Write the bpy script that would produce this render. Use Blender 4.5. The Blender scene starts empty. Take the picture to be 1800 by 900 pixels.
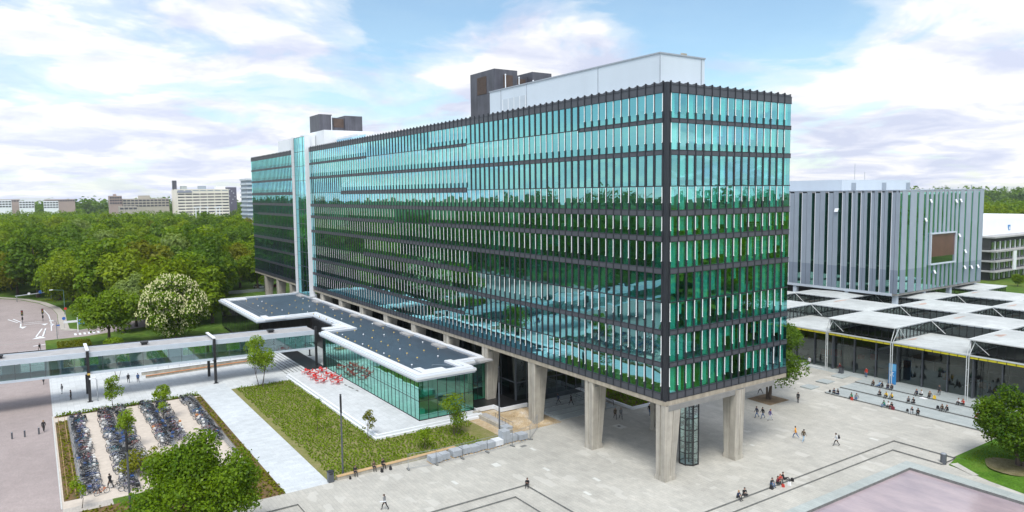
import bpy, bmesh, math, random
import numpy as np
from mathutils import Matrix, Vector
PI = math.pi
scene = bpy.context.scene
COL = scene.collection
# ------------------------------------------------------------------ camera
cam_d = bpy.data.cameras.new('camera'); cam = bpy.data.objects.new('camera', cam_d); COL.objects.link(cam)
cam_d.sensor_width = 36.0; cam_d.lens = 36 * 1257.556 / 1800; cam_d.shift_y = -7.1449 / 1800
cam_d.clip_start = 0.5; cam_d.clip_end = 9000
_p, _r, _y = 0.0821, -0.0114, 2.5512
_p, _r, _y = math.radians(4.70301106), math.radians(-0.65489424), math.radians(146.17237459)
fw = Vector((math.cos(_p) * math.cos(_y), math.cos(_p) * math.sin(_y), -math.sin(_p)))
rt = Vector((math.sin(_y), -math.cos(_y), 0)); up = rt.cross(fw)
r2 = rt * math.cos(_r) + up * math.sin(_r); u2 = up * math.cos(_r) - rt * math.sin(_r)
CAM = Vector((57.7691, -59.8647, 34.0514))
cam.matrix_world = Matrix(((r2.x, u2.x, -fw.x, CAM.x), (r2.y, u2.y, -fw.y, CAM.y), (r2.z, u2.z, -fw.z, CAM.z), (0, 0, 0, 1)))
scene.camera = cam
# ------------------------------------------------------------------ light
SUN_EL, SUN_AZ = 60, 318          # degrees; azimuth counter-clockwise from +X, where the sun stands
vs = scene.view_settings
vs.view_transform = 'Standard'; vs.look = 'None'; vs.exposure = 1.05; vs.gamma = 1.0; vs.use_curve_mapping = False
scene.cycles.max_bounces = 8; scene.cycles.transparent_max_bounces = 12
scene.cycles.glossy_bounces = 4; scene.cycles.diffuse_bounces = 3; scene.cycles.transmission_bounces = 4
scene.cycles.caustics_reflective = False; scene.cycles.caustics_refractive = False
scene.cycles.use_denoising = True
sun_d = bpy.data.lights.new('sun', 'SUN'); sun = bpy.data.objects.new('sun', sun_d); COL.objects.link(sun)
sun_d.energy = 1.7; sun_d.angle = math.radians(24); sun_d.color = (1.0, 0.955, 0.89)
_sd = Vector((math.cos(math.radians(SUN_EL)) * math.cos(math.radians(SUN_AZ)), math.cos(math.radians(SUN_EL)) * math.sin(math.radians(SUN_AZ)), math.sin(math.radians(SUN_EL))))
sun.rotation_euler = (-_sd).to_track_quat('-Z', 'Y').to_euler()
W = bpy.data.worlds.new('World'); scene.world = W; W.use_nodes = True

def nn(nt, t, **kw):
    n = nt.nodes.new(t)
    for k, v in kw.items():
        if k == 'op': n.operation = v
        elif k == 'inp':
            for a, b in v.items(): n.inputs[a].default_value = b
        else: setattr(n, k, v)
    return n
def lk(nt, a, b): nt.links.new(a, b)
def mth(nt, op, a, b=None, clamp=False):
    n = nt.nodes.new('ShaderNodeMath'); n.operation = op; n.use_clamp = clamp
    for i, v in enumerate((a, b)):
        if v is None: continue
        if isinstance(v, (int, float)): n.inputs[i].default_value = v
        else: nt.links.new(v, n.inputs[i])
    return n.outputs[0]
def ramp(nt, fac, stops, interp='LINEAR'):
    n = nt.nodes.new('ShaderNodeValToRGB'); cr = n.color_ramp; cr.interpolation = interp
    while len(cr.elements) < len(stops): cr.elements.new(0.5)
    for e, (p, c) in zip(cr.elements, stops):
        e.position = p; e.color = (c, c, c, 1) if isinstance(c, (int, float)) else (*c, 1)
    nt.links.new(fac, n.inputs[0]); return n.outputs[0]
def mixc(nt, fac, a, b, mode='MIX'):
    n = nt.nodes.new('ShaderNodeMix'); n.data_type = 'RGBA'; n.blend_type = mode
    for k, v in ((0, fac), (6, a), (7, b)):
        if isinstance(v, (int, float)): n.inputs[k].default_value = v
        elif isinstance(v, tuple): n.inputs[k].default_value = (*v, 1)
        else: nt.links.new(v, n.inputs[k])
    return n.outputs[2]
def make_sky():
    nt = W.node_tree; nt.nodes.clear()
    out = nt.nodes.new('ShaderNodeOutputWorld')
    sky = nt.nodes.new('ShaderNodeTexSky'); sky.sky_type = 'NISHITA'; sky.sun_disc = False
    sky.sun_elevation = math.radians(SUN_EL); sky.sun_rotation = math.radians(90 - SUN_AZ)
    sky.air_density = 1.0; sky.dust_density = 0.6; sky.ozone_density = 1.0
    bg1 = nt.nodes.new('ShaderNodeBackground'); bg1.inputs[1].default_value = 0.085
    tint = mixc(nt, 1.0, sky.outputs[0], (0.88, 1.0, 0.98), 'MULTIPLY')
    lk(nt, tint, bg1.inputs[0])
    tc = nt.nodes.new('ShaderNodeTexCoord')
    nrm = nn(nt, 'ShaderNodeVectorMath', operation='NORMALIZE'); lk(nt, tc.outputs['Generated'], nrm.inputs[0])
    sp = nt.nodes.new('ShaderNodeSeparateXYZ'); lk(nt, nrm.outputs[0], sp.inputs[0])
    # cloud layer: the view direction meets a flat layer overhead
    zz = mth(nt, 'ADD', mth(nt, 'MAXIMUM', sp.outputs[2], 0.0), 0.14)
    cx = mth(nt, 'DIVIDE', sp.outputs[0], zz); cy = mth(nt, 'DIVIDE', sp.outputs[1], zz)
    cb = nt.nodes.new('ShaderNodeCombineXYZ'); lk(nt, cx, cb.inputs[0]); lk(nt, cy, cb.inputs[1])
    mp = nt.nodes.new('ShaderNodeMapping'); mp.inputs['Rotation'].default_value = (0, 0, math.radians(34)); mp.inputs['Location'].default_value = (3.1, 7.7, 0.4)
    lk(nt, cb.outputs[0], mp.inputs[0])
    n1 = nn(nt, 'ShaderNodeTexNoise', inp={'Scale': 1.25, 'Detail': 10.0, 'Roughness': 0.57, 'Distortion': 0.45}); lk(nt, mp.outputs[0], n1.inputs['Vector'])
    n2 = nn(nt, 'ShaderNodeTexNoise', inp={'Scale': 1.7, 'Detail': 8.0, 'Roughness': 0.58, 'Distortion': 0.4})
    mp2 = nt.nodes.new('ShaderNodeMapping'); mp2.inputs['Location'].default_value = (11.3, 2.2, 1.0); lk(nt, mp.outputs[0], mp2.inputs[0]); lk(nt, mp2.outputs[0], n2.inputs['Vector'])
    val = n1.outputs[0]
    # clearer patches of sky: directions (unit vectors) with a width
    def lobe(az, el, width, amt):
        d = (math.cos(math.radians(el)) * math.cos(math.radians(az)), math.cos(math.radians(el)) * math.sin(math.radians(az)), math.sin(math.radians(el)))
        dp = nn(nt, 'ShaderNodeVectorMath', operation='DOT_PRODUCT'); lk(nt, nrm.outputs[0], dp.inputs[0]); dp.inputs[1].default_value = d
        t = mth(nt, 'SUBTRACT', dp.outputs['Value'], math.cos(math.radians(width)))
        t = mth(nt, 'DIVIDE', t, 1 - math.cos(math.radians(width)), True)
        return mth(nt, 'MULTIPLY', t, amt)
    for az, el, wd, amt in SKY_LOBES:
        val = mth(nt, 'ADD', val, lobe(az, el, wd, amt))
    mask = ramp(nt, val, ((0.37, 0.08), (0.46, 0.45), (0.56, 1.0)), 'EASE')
    # a pale band of thin cloud towards the horizon
    hz = ramp(nt, sp.outputs[2], ((0.0, 0.62), (0.06, 0.42), (0.18, 0.0)), 'EASE')
    mask = mth(nt, 'MAXIMUM', mask, hz)
    ccol = ramp(nt, n2.outputs[0], ((0.38, (0.66, 0.71, 0.88)), (0.48, (0.82, 0.85, 0.965)), (0.56, (1.0, 1.0, 1.0))))
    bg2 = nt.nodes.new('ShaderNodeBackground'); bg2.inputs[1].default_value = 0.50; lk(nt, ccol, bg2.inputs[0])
    # extra cloud brightness on the unseen sun side, added to lift the glass reflections
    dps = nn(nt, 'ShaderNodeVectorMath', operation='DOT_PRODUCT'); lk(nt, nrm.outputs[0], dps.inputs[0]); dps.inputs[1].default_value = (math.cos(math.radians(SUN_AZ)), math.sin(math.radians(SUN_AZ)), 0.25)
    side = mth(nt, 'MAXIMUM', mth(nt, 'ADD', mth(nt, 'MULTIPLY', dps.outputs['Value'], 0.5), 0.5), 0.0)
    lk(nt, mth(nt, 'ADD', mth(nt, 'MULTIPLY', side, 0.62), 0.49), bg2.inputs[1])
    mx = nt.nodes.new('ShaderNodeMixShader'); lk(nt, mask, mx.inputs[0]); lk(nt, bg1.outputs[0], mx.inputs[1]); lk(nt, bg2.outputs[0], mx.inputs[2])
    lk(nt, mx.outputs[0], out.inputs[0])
SKY_LOBES = [(131, 15, 12, -0.22), (122, 15, 8, -0.14), (152, 16, 7, -0.22), (172, 11.5, 5, -0.07), (172, 8, 16, 0.07), (114, 5, 14, 0.08), (149, 10.5, 6, 0.12), (139, 8, 6, 0.08), (226, 10, 18, -0.30), (42, 10, 12, -0.20)]
make_sky()

# ------------------------------------------------------------------ materials
def base_mat(name):
    m = bpy.data.materials.new(name); m.use_nodes = True; nt = m.node_tree; nt.nodes.clear()
    out = nt.nodes.new('ShaderNodeOutputMaterial'); return m, nt, out
def wpos(nt, scale=(1, 1, 1)):
    g = nt.nodes.new('ShaderNodeNewGeometry'); mp = nt.nodes.new('ShaderNodeMapping'); mp.inputs['Scale'].default_value = scale
    lk(nt, g.outputs['Position'], mp.inputs[0]); return mp.outputs[0]
def solid(name, col, rough=0.6, var=0.12, scale=1.5, metal=0.0, bump=0.0, spec=0.5, stretch=(1, 1, 1), streak=0.0):
    m, nt, out = base_mat(name)
    b = nt.nodes.new('ShaderNodeBsdfPrincipled'); lk(nt, b.outputs[0], out.inputs[0])
    b.inputs['Roughness'].default_value = rough; b.inputs['Metallic'].default_value = metal; b.inputs['Specular IOR Level'].default_value = spec
    pv = wpos(nt, stretch)
    n = nn(nt, 'ShaderNodeTexNoise', inp={'Scale': scale, 'Detail': 6.0, 'Roughness': 0.6}); lk(nt, pv, n.inputs['Vector'])
    lo = tuple(c * (1 - var) for c in col); hi = tuple(min(1, c * (1 + var)) for c in col)
    c = ramp(nt, n.outputs[0], ((0.3, lo), (0.7, hi)))
    if streak:
        n3 = nn(nt, 'ShaderNodeTexNoise', inp={'Scale': 1.0, 'Detail': 4.0}); lk(nt, wpos(nt, (1.6, 1.6, 0.12)), n3.inputs['Vector'])
        s = ramp(nt, n3.outputs[0], ((0.42, 1.0 - streak), (0.62, 1.0)))
        c = mixc(nt, 1.0, c, s, 'MULTIPLY')
    lk(nt, c, b.inputs['Base Color'])
    if bump:
        bp = nn(nt, 'ShaderNodeBump', inp={'Strength': bump, 'Distance': 0.05}); lk(nt, n.outputs[0], bp.inputs['Height']); lk(nt, bp.outputs[0], b.inputs['Normal'])
    return m
def paving(name, c1, c2, mortar, bw, bh, rot=0.0, blotch=0.16, rough=0.75, patch=None):
    m, nt, out = base_mat(name)
    b = nt.nodes.new('ShaderNodeBsdfPrincipled'); lk(nt, b.outputs[0], out.inputs[0]); b.inputs['Roughness'].default_value = rough
    g = nt.nodes.new('ShaderNodeNewGeometry'); mp = nt.nodes.new('ShaderNodeMapping'); mp.inputs['Rotation'].default_value = (0, 0, rot); lk(nt, g.outputs['Position'], mp.inputs[0])
    br = nt.nodes.new('ShaderNodeTexBrick'); lk(nt, mp.outputs[0], br.inputs['Vector'])
    br.inputs['Scale'].default_value = 1.0; br.inputs['Brick Width'].default_value = bw; br.inputs['Row Height'].default_value = bh; br.inputs['Mortar Size'].default_value = 0.012; br.inputs['Mortar Smooth'].default_value = 0.3
    br.inputs['Color1'].default_value = (*c1, 1); br.inputs['Color2'].default_value = (*c2, 1); br.inputs['Mortar'].default_value = (*mortar, 1)
    c = br.outputs[0]
    for sc, lo, hi in ((0.09, 1 - blotch, 1 + blotch * 0.5), (0.7, 1 - blotch * 0.7, 1 + blotch * 0.4), (6.0, 0.9, 1.06)):
        n = nn(nt, 'ShaderNodeTexNoise', inp={'Scale': sc, 'Detail': 5.0, 'Roughness': 0.6}); lk(nt, g.outputs['Position'], n.inputs['Vector'])
        c = mixc(nt, 1.0, c, ramp(nt, n.outputs[0], ((0.32, lo), (0.68, hi))), 'MULTIPLY')
    if patch:
        # scattered replaced slabs, lighter than the rest, larger cells
        v = nn(nt, 'ShaderNodeTexVoronoi', inp={'Scale': 1.0}); v.distance = 'CHEBYCHEV'; lk(nt, wpos(nt, (0.55, 1.0, 1.0)), v.inputs['Vector'])
        sp = nt.nodes.new('ShaderNodeSeparateColor'); lk(nt, v.outputs['Color'], sp.inputs[0])
        c = mixc(nt, mth(nt, 'MULTIPLY', mth(nt, 'GREATER_THAN', sp.outputs[0], 0.93), 0.6), c, patch)
    lk(nt, c, b.inputs['Base Color'])
    return m
def glass_mat(name, gcol, tcol, f0, rough=0.0, wob=0.0, wscale=0.25, fpow=0.4):
    """coated facade glass: tinted mirror over tinted see-through"""
    m, nt, out = base_mat(name)
    gl = nn(nt, 'ShaderNodeBsdfGlossy', inp={'Roughness': rough}); gl.inputs['Color'].default_value = (*gcol, 1)
    tr = nt.nodes.new('ShaderNodeBsdfTransparent'); tr.inputs['Color'].default_value = (*tcol, 1)
    lw = nn(nt, 'ShaderNodeLayerWeight', inp={'Blend': fpow})
    f = mth(nt, 'ADD', mth(nt, 'MULTIPLY', lw.outputs['Facing'], 1 - f0), f0, True)
    mx = nt.nodes.new('ShaderNodeMixShader'); lk(nt, f, mx.inputs[0]); lk(nt, tr.outputs[0], mx.inputs[1]); lk(nt, gl.outputs[0], mx.inputs[2]); lk(nt, mx.outputs[0], out.inputs[0])
    if wob:
        n = nn(nt, 'ShaderNodeTexNoise', inp={'Scale': wscale, 'Detail': 1.0}); lk(nt, wpos(nt), n.inputs['Vector'])
        bp = nn(nt, 'ShaderNodeBump', inp={'Strength': 1.0, 'Distance': wob}); lk(nt, n.outputs[0], bp.inputs['Height']); lk(nt, bp.outputs[0], gl.inputs['Normal'])
    return m
def foliage(name, c_lo, c_hi, trans=0.42, spread=0.5):
    m, nt, out = base_mat(name)
    g = nt.nodes.new('ShaderNodeNewGeometry'); oi = nt.nodes.new('ShaderNodeObjectInfo')
    n = nn(nt, 'ShaderNodeTexNoise', inp={'Scale': 0.35, 'Detail': 3.0}); lk(nt, g.outputs['Position'], n.inputs['Vector'])
    f = mth(nt, 'ADD', mth(nt, 'MULTIPLY', g.outputs['Random Per Island'], 0.45), mth(nt, 'MULTIPLY', oi.outputs['Random'], 0.25))
    f = mth(nt, 'ADD', f, mth(nt, 'SUBTRACT', mth(nt, 'MULTIPLY', n.outputs[0], 0.7), 0.2), True)
    c = ramp(nt, f, ((0.1, c_lo), (0.9, c_hi)))
    d = nt.nodes.new('ShaderNodeBsdfDiffuse'); t = nt.nodes.new('ShaderNodeBsdfTranslucent'); lk(nt, c, d.inputs[0])
    tcol = mixc(nt, 1.0, c, (1.25, 1.2, 0.55), 'MULTIPLY'); lk(nt, tcol, t.inputs[0])
    mx = nt.nodes.new('ShaderNodeMixShader'); mx.inputs[0].default_value = trans; lk(nt, d.outputs[0], mx.inputs[1]); lk(nt, t.outputs[0], mx.inputs[2])
    gl = nn(nt, 'ShaderNodeBsdfGlossy', inp={'Roughness': 0.45}); gl.inputs['Color'].default_value = (0.8, 0.85, 0.8, 1)
    mx2 = nt.nodes.new('ShaderNodeMixShader'); mx2.inputs[0].default_value = 0.012; lk(nt, mx.outputs[0], mx2.inputs[1]); lk(nt, gl.outputs[0], mx2.inputs[2])
    lk(nt, mx2.outputs[0], out.inputs[0]); return m
def ground_cover(name, cols, scale=0.8, bump=0.3):
    m, nt, out = base_mat(name)
    b = nt.nodes.new('ShaderNodeBsdfPrincipled'); lk(nt, b.outputs[0], out.inputs[0]); b.inputs['Roughness'].default_value = 0.95; b.inputs['Specular IOR Level'].default_value = 0.1
    pv = wpos(nt)
    n = nn(nt, 'ShaderNodeTexNoise', inp={'Scale': scale, 'Detail': 8.0, 'Roughness': 0.72}); lk(nt, pv, n.inputs['Vector'])
    st = [(0.3 + 0.4 * i / (len(cols) - 1), c) for i, c in enumerate(cols)]
    c = ramp(nt, n.outputs[0], st)
    n2 = nn(nt, 'ShaderNodeTexNoise', inp={'Scale': scale * 14, 'Detail': 3.0}); lk(nt, pv, n2.inputs['Vector'])
    c = mixc(nt, 1.0, c, ramp(nt, n2.outputs[0], ((0.3, 0.7), (0.7, 1.2))), 'MULTIPLY')
    lk(nt, c, b.inputs['Base Color'])
    bp = nn(nt, 'ShaderNodeBump', inp={'Strength': bump, 'Distance': 0.1}); lk(nt, n2.outputs[0], bp.inputs['Height']); lk(nt, bp.outputs[0], b.inputs['Normal'])
    return m

M = {}
M['plaza'] = paving('plaza_slabs', (0.445, 0.435, 0.39), (0.395, 0.39, 0.352), (0.27, 0.265, 0.24), 1.2, 0.45, 0.0, 0.14, 0.7, (0.475, 0.47, 0.43))
M['plaza_pale'] = paving('pale_slabs', (0.55, 0.58, 0.59), (0.49, 0.52, 0.53), (0.31, 0.33, 0.34), 1.2, 0.9, 0.0, 0.10, 0.7)
M['path'] = paving('path_slabs', (0.53, 0.57, 0.59), (0.46, 0.50, 0.52), (0.36, 0.39, 0.40), 1.2, 0.6, PI / 2, 0.10, 0.7)
M['steps'] = paving('step_slabs', (0.38, 0.42, 0.415), (0.33, 0.37, 0.37), (0.23, 0.26, 0.26), 1.2, 0.6, 0.0, 0.10, 0.6)
M['pond_edge'] = paving('pond_border', (0.38, 0.42, 0.405), (0.33, 0.37, 0.36), (0.22, 0.26, 0.25), 0.5, 1.5, PI / 2, 0.12, 0.6)
M['road'] = paving('road_bricks', (0.345, 0.292, 0.278), (0.30, 0.257, 0.246), (0.25, 0.22, 0.215), 0.22, 0.11, 0.4, 0.12, 0.85)
M['sandlot'] = solid('lot_gravel', (0.47, 0.42, 0.36), 0.95, 0.10, 1.2, bump=0.1)
M['pave_beige'] = paving('pavement_tiles', (0.43, 0.40, 0.36), (0.38, 0.355, 0.32), (0.3, 0.28, 0.25), 0.3, 0.3, 0.0, 0.1)
M['black_pave'] = paving('black_slabs', (0.012, 0.012, 0.013), (0.02, 0.02, 0.022), (0.007, 0.007, 0.007), 1.0, 0.5, 0, 0.2, 0.35)
M['kerb'] = solid('kerb_stone', (0.15, 0.155, 0.15), 0.8, 0.25, 2.0)
M['kerb_light'] = solid('kerb_concrete', (0.45, 0.46, 0.45), 0.8, 0.1, 2.0)
M['soil'] = ground_cover('soil', [(0.09, 0.06, 0.035), (0.15, 0.11, 0.07), (0.20, 0.16, 0.11)], 1.2)
M['sand'] = ground_cover('sand', [(0.30, 0.22, 0.12), (0.42, 0.33, 0.21), (0.48, 0.44, 0.38)], 0.5)
M['grass'] = ground_cover('grass', [(0.045, 0.105, 0.010), (0.070, 0.160, 0.016), (0.110, 0.185, 0.025)], 0.35)
M['meadow'] = ground_cover('meadow', [(0.04, 0.085, 0.012), (0.07, 0.13, 0.02), (0.12, 0.15, 0.03)], 0.05)
M['lawn_soil'] = ground_cover('lawn_soil', [(0.13, 0.155, 0.035), (0.19, 0.19, 0.07), (0.25, 0.215, 0.12)], 0.6)
M['bed'] = ground_cover('planting_bed', [(0.05, 0.085, 0.015), (0.11, 0.085, 0.04), (0.16, 0.10, 0.05), (0.09, 0.11, 0.025)], 0.9)
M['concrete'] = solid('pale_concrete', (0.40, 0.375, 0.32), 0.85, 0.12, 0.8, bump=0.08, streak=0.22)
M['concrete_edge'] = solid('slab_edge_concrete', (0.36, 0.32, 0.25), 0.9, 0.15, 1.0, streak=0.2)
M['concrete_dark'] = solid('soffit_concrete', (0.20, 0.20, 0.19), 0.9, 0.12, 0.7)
M['spandrel'] = solid('spandrel_panel', (0.072, 0.076, 0.090), 0.42, 0.10, 0.8, metal=0.2)
M['dark'] = solid('anthracite_cladding', (0.030, 0.033, 0.041), 0.38, 0.12, 0.6, metal=0.3)
M['black'] = solid('black_steel', (0.014, 0.014, 0.016), 0.45, 0.2, 2.0)
M['white'] = solid('white_panel', (0.70, 0.73, 0.76), 0.45, 0.03, 0.3)
M['white_alu'] = solid('bright_aluminium', (0.86, 0.90, 0.90), 0.35, 0.03, 0.5)
M['hall_white'] = solid('dull_white_paint', (0.50, 0.53, 0.53), 0.5, 0.06, 0.5)
M['pent'] = solid('pale_sheet_cladding', (0.53, 0.60, 0.67), 0.4, 0.04, 0.25, stretch=(1, 1, 0.2))
M['pent_line'] = solid('panel_joint', (0.30, 0.34, 0.39), 0.5, 0.05)
M['plant_metal'] = solid('weathered_zinc', (0.105, 0.105, 0.125), 0.5, 0.2, 0.35, metal=0.4, streak=0.2)
M['louvre'] = solid('brown_louvre', (0.075, 0.048, 0.036), 0.6, 0.25, 0.8)
M['roofing'] = paving('roof_membrane', (0.046, 0.071, 0.101), (0.041, 0.064, 0.092), (0.030, 0.047, 0.068), 7.0, 1.1, 0.0, 0.22, 0.5)
M['roof_grey'] = solid('grey_roofing', (0.33, 0.33, 0.33), 0.8, 0.12, 0.6)
M['fascia'] = solid('white_fascia', (0.68, 0.71, 0.74), 0.4, 0.03, 0.3)
M['blue_alu'] = solid('pale_blue_aluminium', (0.46, 0.52, 0.58), 0.35, 0.05, 0.4)
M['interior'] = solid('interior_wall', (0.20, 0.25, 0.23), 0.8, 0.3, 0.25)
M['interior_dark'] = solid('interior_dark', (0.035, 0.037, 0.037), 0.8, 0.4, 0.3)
M['curtain'] = solid('pale_curtain', (0.74, 0.78, 0.74), 0.8, 0.08, 3.0, stretch=(1, 1, 0.05))
M['ceiling'] = solid('ceiling_panels', (0.40, 0.42, 0.40), 0.8, 0.1, 0.8)
M['wood'] = solid('light_timber', (0.48, 0.33, 0.17), 0.6, 0.15, 2.0, stretch=(4, 0.4, 4))
M['orange_wood'] = solid('orange_timber', (0.50, 0.21, 0.08), 0.6, 0.15, 2.0)
M['grey_metal'] = solid('grey_steel', (0.09, 0.10, 0.115), 0.45, 0.1, 1.0, metal=0.2)
M['galv'] = solid('galvanised_steel', (0.34, 0.37, 0.40), 0.4, 0.15, 3.0, metal=0.6)
M['stone'] = solid('grey_stone_blocks', (0.34, 0.37, 0.40), 0.85, 0.15, 1.2, bump=0.1)
M['wrap'] = solid('white_wrap', (0.66, 0.69, 0.72), 0.4, 0.08, 2.0)
M['red'] = solid('red_plastic', (0.55, 0.035, 0.03), 0.35, 0.08, 3.0)
M['yellow'] = solid('yellow_paint', (0.62, 0.55, 0.02), 0.5, 0.1, 2.0)
M['ochre'] = solid('ochre_cap', (0.55, 0.38, 0.08), 0.5, 0.1, 2.0)
M['hall_roof'] = paving('white_roof_coating', (0.50, 0.53, 0.52), (0.47, 0.50, 0.49), (0.38, 0.40, 0.40), 6.0, 2.0, PI / 2, 0.20, 0.55)
M['rust'] = solid('rusty_roof_stain', (0.42, 0.31, 0.26), 0.8, 0.3, 0.5)
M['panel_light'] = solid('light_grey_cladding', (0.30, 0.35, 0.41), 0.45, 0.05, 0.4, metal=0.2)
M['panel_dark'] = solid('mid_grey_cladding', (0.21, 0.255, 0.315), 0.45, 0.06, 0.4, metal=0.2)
M['bark'] = solid('bark', (0.085, 0.065, 0.05), 0.95, 0.3, 3.0, stretch=(1, 1, 0.3), bump=0.3)
M['rubber'] = solid('black_rubber', (0.012, 0.012, 0.012), 0.7, 0.1, 3.0)
M['brown_glaze'] = solid('brown_screen', (0.10, 0.05, 0.04), 0.3, 0.2, 0.4)
M['glass_long'] = glass_mat('mirror_glass_long_front', (0.42, 0.95, 1.0), (0.11, 0.44, 0.41), 0.29, 0.0, 0.010, 0.45)
M['glass_short'] = glass_mat('mirror_glass_short_front', (0.42, 0.95, 1.0), (0.24, 0.86, 0.75), 0.21, 0.0, 0.010, 0.45)
M['glass_teal'] = glass_mat('teal_glass', (0.52, 1.0, 0.88), (0.20, 0.80, 0.60), 0.18, 0.0, 0.006, 0.4)
M['glass_clear'] = glass_mat('clear_glass', (0.80, 0.97, 1.0), (0.58, 0.82, 0.82), 0.20, 0.0)
M['glass_case'] = glass_mat('casing_glass', (0.75, 0.9, 0.9), (0.80, 0.93, 0.91), 0.05, 0.0)
M['glass_dark'] = glass_mat('dark_glass', (0.65, 0.75, 0.75), (0.42, 0.46, 0.44), 0.035, 0.0)
M['glass_blue'] = glass_mat('blue_glass', (0.50, 0.78, 0.95), (0.2, 0.4, 0.5), 0.6, 0.0)
M['leaf_mid'] = foliage('leaves_mid_green', (0.060, 0.135, 0.005), (0.215, 0.310, 0.006))
M['leaf_fg'] = foliage('leaves_near_tree', (0.030, 0.090, 0.004), (0.170, 0.270, 0.006), 0.45)
M['leaf_dark'] = foliage('leaves_dark_green', (0.040, 0.100, 0.008), (0.130, 0.220, 0.012))
M['leaf_bright'] = foliage('leaves_bright_green', (0.090, 0.160, 0.004), (0.230, 0.300, 0.006))
M['leaf_olive'] = foliage('leaves_olive_green', (0.095, 0.120, 0.004), (0.220, 0.230, 0.010))
M['leaf_pale'] = foliage('leaves_pale_green', (0.110, 0.175, 0.040), (0.235, 0.310, 0.080))
M['leaf_young'] = foliage('leaves_young_green', (0.105, 0.190, 0.006), (0.240, 0.340, 0.012))
M['blossom'] = solid('cream_blossom', (0.52, 0.51, 0.27), 0.8, 0.15, 2.0)

# ------------------------------------------------------------------ mesh builder
class MB:
    def __init__(s): s.v = []; s.f = []; s.m = []
    def quad(s, a, b, c, d, mi=0):
        i = len(s.v); s.v += [tuple(a), tuple(b), tuple(c), tuple(d)]; s.f.append((i, i + 1, i + 2, i + 3)); s.m.append(mi); return s
    def tri(s, a, b, c, mi=0):
        i = len(s.v); s.v += [tuple(a), tuple(b), tuple(c)]; s.f.append((i, i + 1, i + 2)); s.m.append(mi); return s
    def hexa(s, p, mi=0):   # p: 4 bottom ccw, 4 top ccw
        i = len(s.v); s.v += [tuple(q) for q in p]
        for f in ((3, 2, 1, 0), (4, 5, 6, 7), (0, 1, 5, 4), (1, 2, 6, 5), (2, 3, 7, 6), (3, 0, 4, 7)):
            s.f.append(tuple(i + k for k in f)); s.m.append(mi)
        return s
    def box(s, x0, x1, y0, y1, z0, z1, mi=0):
        if x1 < x0: x0, x1 = x1, x0
        if y1 < y0: y0, y1 = y1, y0
        return s.hexa([(x0, y0, z0), (x1, y0, z0), (x1, y1, z0), (x0, y1, z0), (x0, y0, z1), (x1, y0, z1), (x1, y1, z1), (x0, y1, z1)], mi)
    def prism(s, poly, z0, z1, mi=0, zf=None):
        i = len(s.v); n = len(poly)
        s.v += [(x, y, z0) for x, y in poly] + [(x, y, z1) for x, y in poly]
        s.f.append(tuple(i + k for k in reversed(range(n)))); s.f.append(tuple(i + n + k for k in range(n))); s.m += [mi, mi]
        for k in range(n):
            s.f.append((i + k, i + (k + 1) % n, i + n + (k + 1) % n, i + n + k)); s.m.append(mi)
        return s
    def cyl(s, p0, p1, r0, r1=None, n=8, mi=0, caps=True):
        r1 = r0 if r1 is None else r1; p0 = Vector(p0); p1 = Vector(p1); d = (p1 - p0)
        if d.length < 1e-6: return s
        d.normalize(); a = d.orthogonal().normalized(); b = d.cross(a); i = len(s.v)
        for p, r in ((p0, r0), (p1, r1)):
            for k in range(n):
                t = 2 * PI * k / n; s.v.append(tuple(p + a * (r * math.cos(t)) + b * (r * math.sin(t))))
        for k in range(n):
            s.f.append((i + k, i + (k + 1) % n, i + n + (k + 1) % n, i + n + k)); s.m.append(mi)
        if caps:
            s.f.append(tuple(i + k for k in reversed(range(n)))); s.f.append(tuple(i + n + k for k in range(n))); s.m += [mi, mi]
        return s
    def ball(s, c, r, n=8, mi=0, sz=(1, 1, 1), keep=None):
        i = len(s.v); rows = n // 2 + 1
        for a in range(rows):
            th = PI * a / (rows - 1)
            for k in range(n):
                ph = 2 * PI * k / n; s.v.append((c[0] + r * sz[0] * math.sin(th) * math.cos(ph), c[1] + r * sz[1] * math.sin(th) * math.sin(ph), c[2] + r * sz[2] * math.cos(th)))
        for a in range(rows - 1):
            for k in range(n):
                q = (i + a * n + k, i + (a + 1) * n + k, i + (a + 1) * n + (k + 1) % n, i + a * n + (k + 1) % n)
                if keep is None or keep(sum((Vector(s.v[t]) for t in q), Vector()) / 4): s.f.append(q); s.m.append(mi)
        return s
    def torus(s, c, R, r, n=16, m=5, axis='x', mi=0):
        i = len(s.v)
        for a in range(n):
            A = 2 * PI * a / n
            for k in range(m):
                B = 2 * PI * k / m; q = (R + r * math.cos(B)); h = r * math.sin(B)
                if axis == 'x': s.v.append((c[0] + h, c[1] + q * math.cos(A), c[2] + q * math.sin(A)))
                else: s.v.append((c[0] + q * math.cos(A), c[1] + q * math.sin(A), c[2] + h))
        for a in range(n):
            for k in range(m):
                s.f.append((i + a * m + k, i + ((a + 1) % n) * m + k, i + ((a + 1) % n) * m + (k + 1) % m, i + a * m + (k + 1) % m)); s.m.append(mi)
        return s
    def mesh(s, name, mats, off=(0, 0, 0), smooth=False):
        me = bpy.data.meshes.new(name); o = off
        me.from_pydata([(x - o[0], y - o[1], z - o[2]) for x, y, z in s.v], [], s.f)
        for m in (mats if isinstance(mats, (list, tuple)) else [mats]): me.materials.append(m)
        if len(me.materials) > 1: me.polygons.foreach_set('material_index', s.m)
        if smooth: me.polygons.foreach_set('use_smooth', [True] * len(me.polygons))
        me.update(); return me
ORG = {}
def tag(o, label=None, cat=None, group=None, kind=None):
    if label: o['label'] = label
    if cat: o['category'] = cat
    if group: o['group'] = group
    if kind: o['kind'] = kind
    return o
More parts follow.
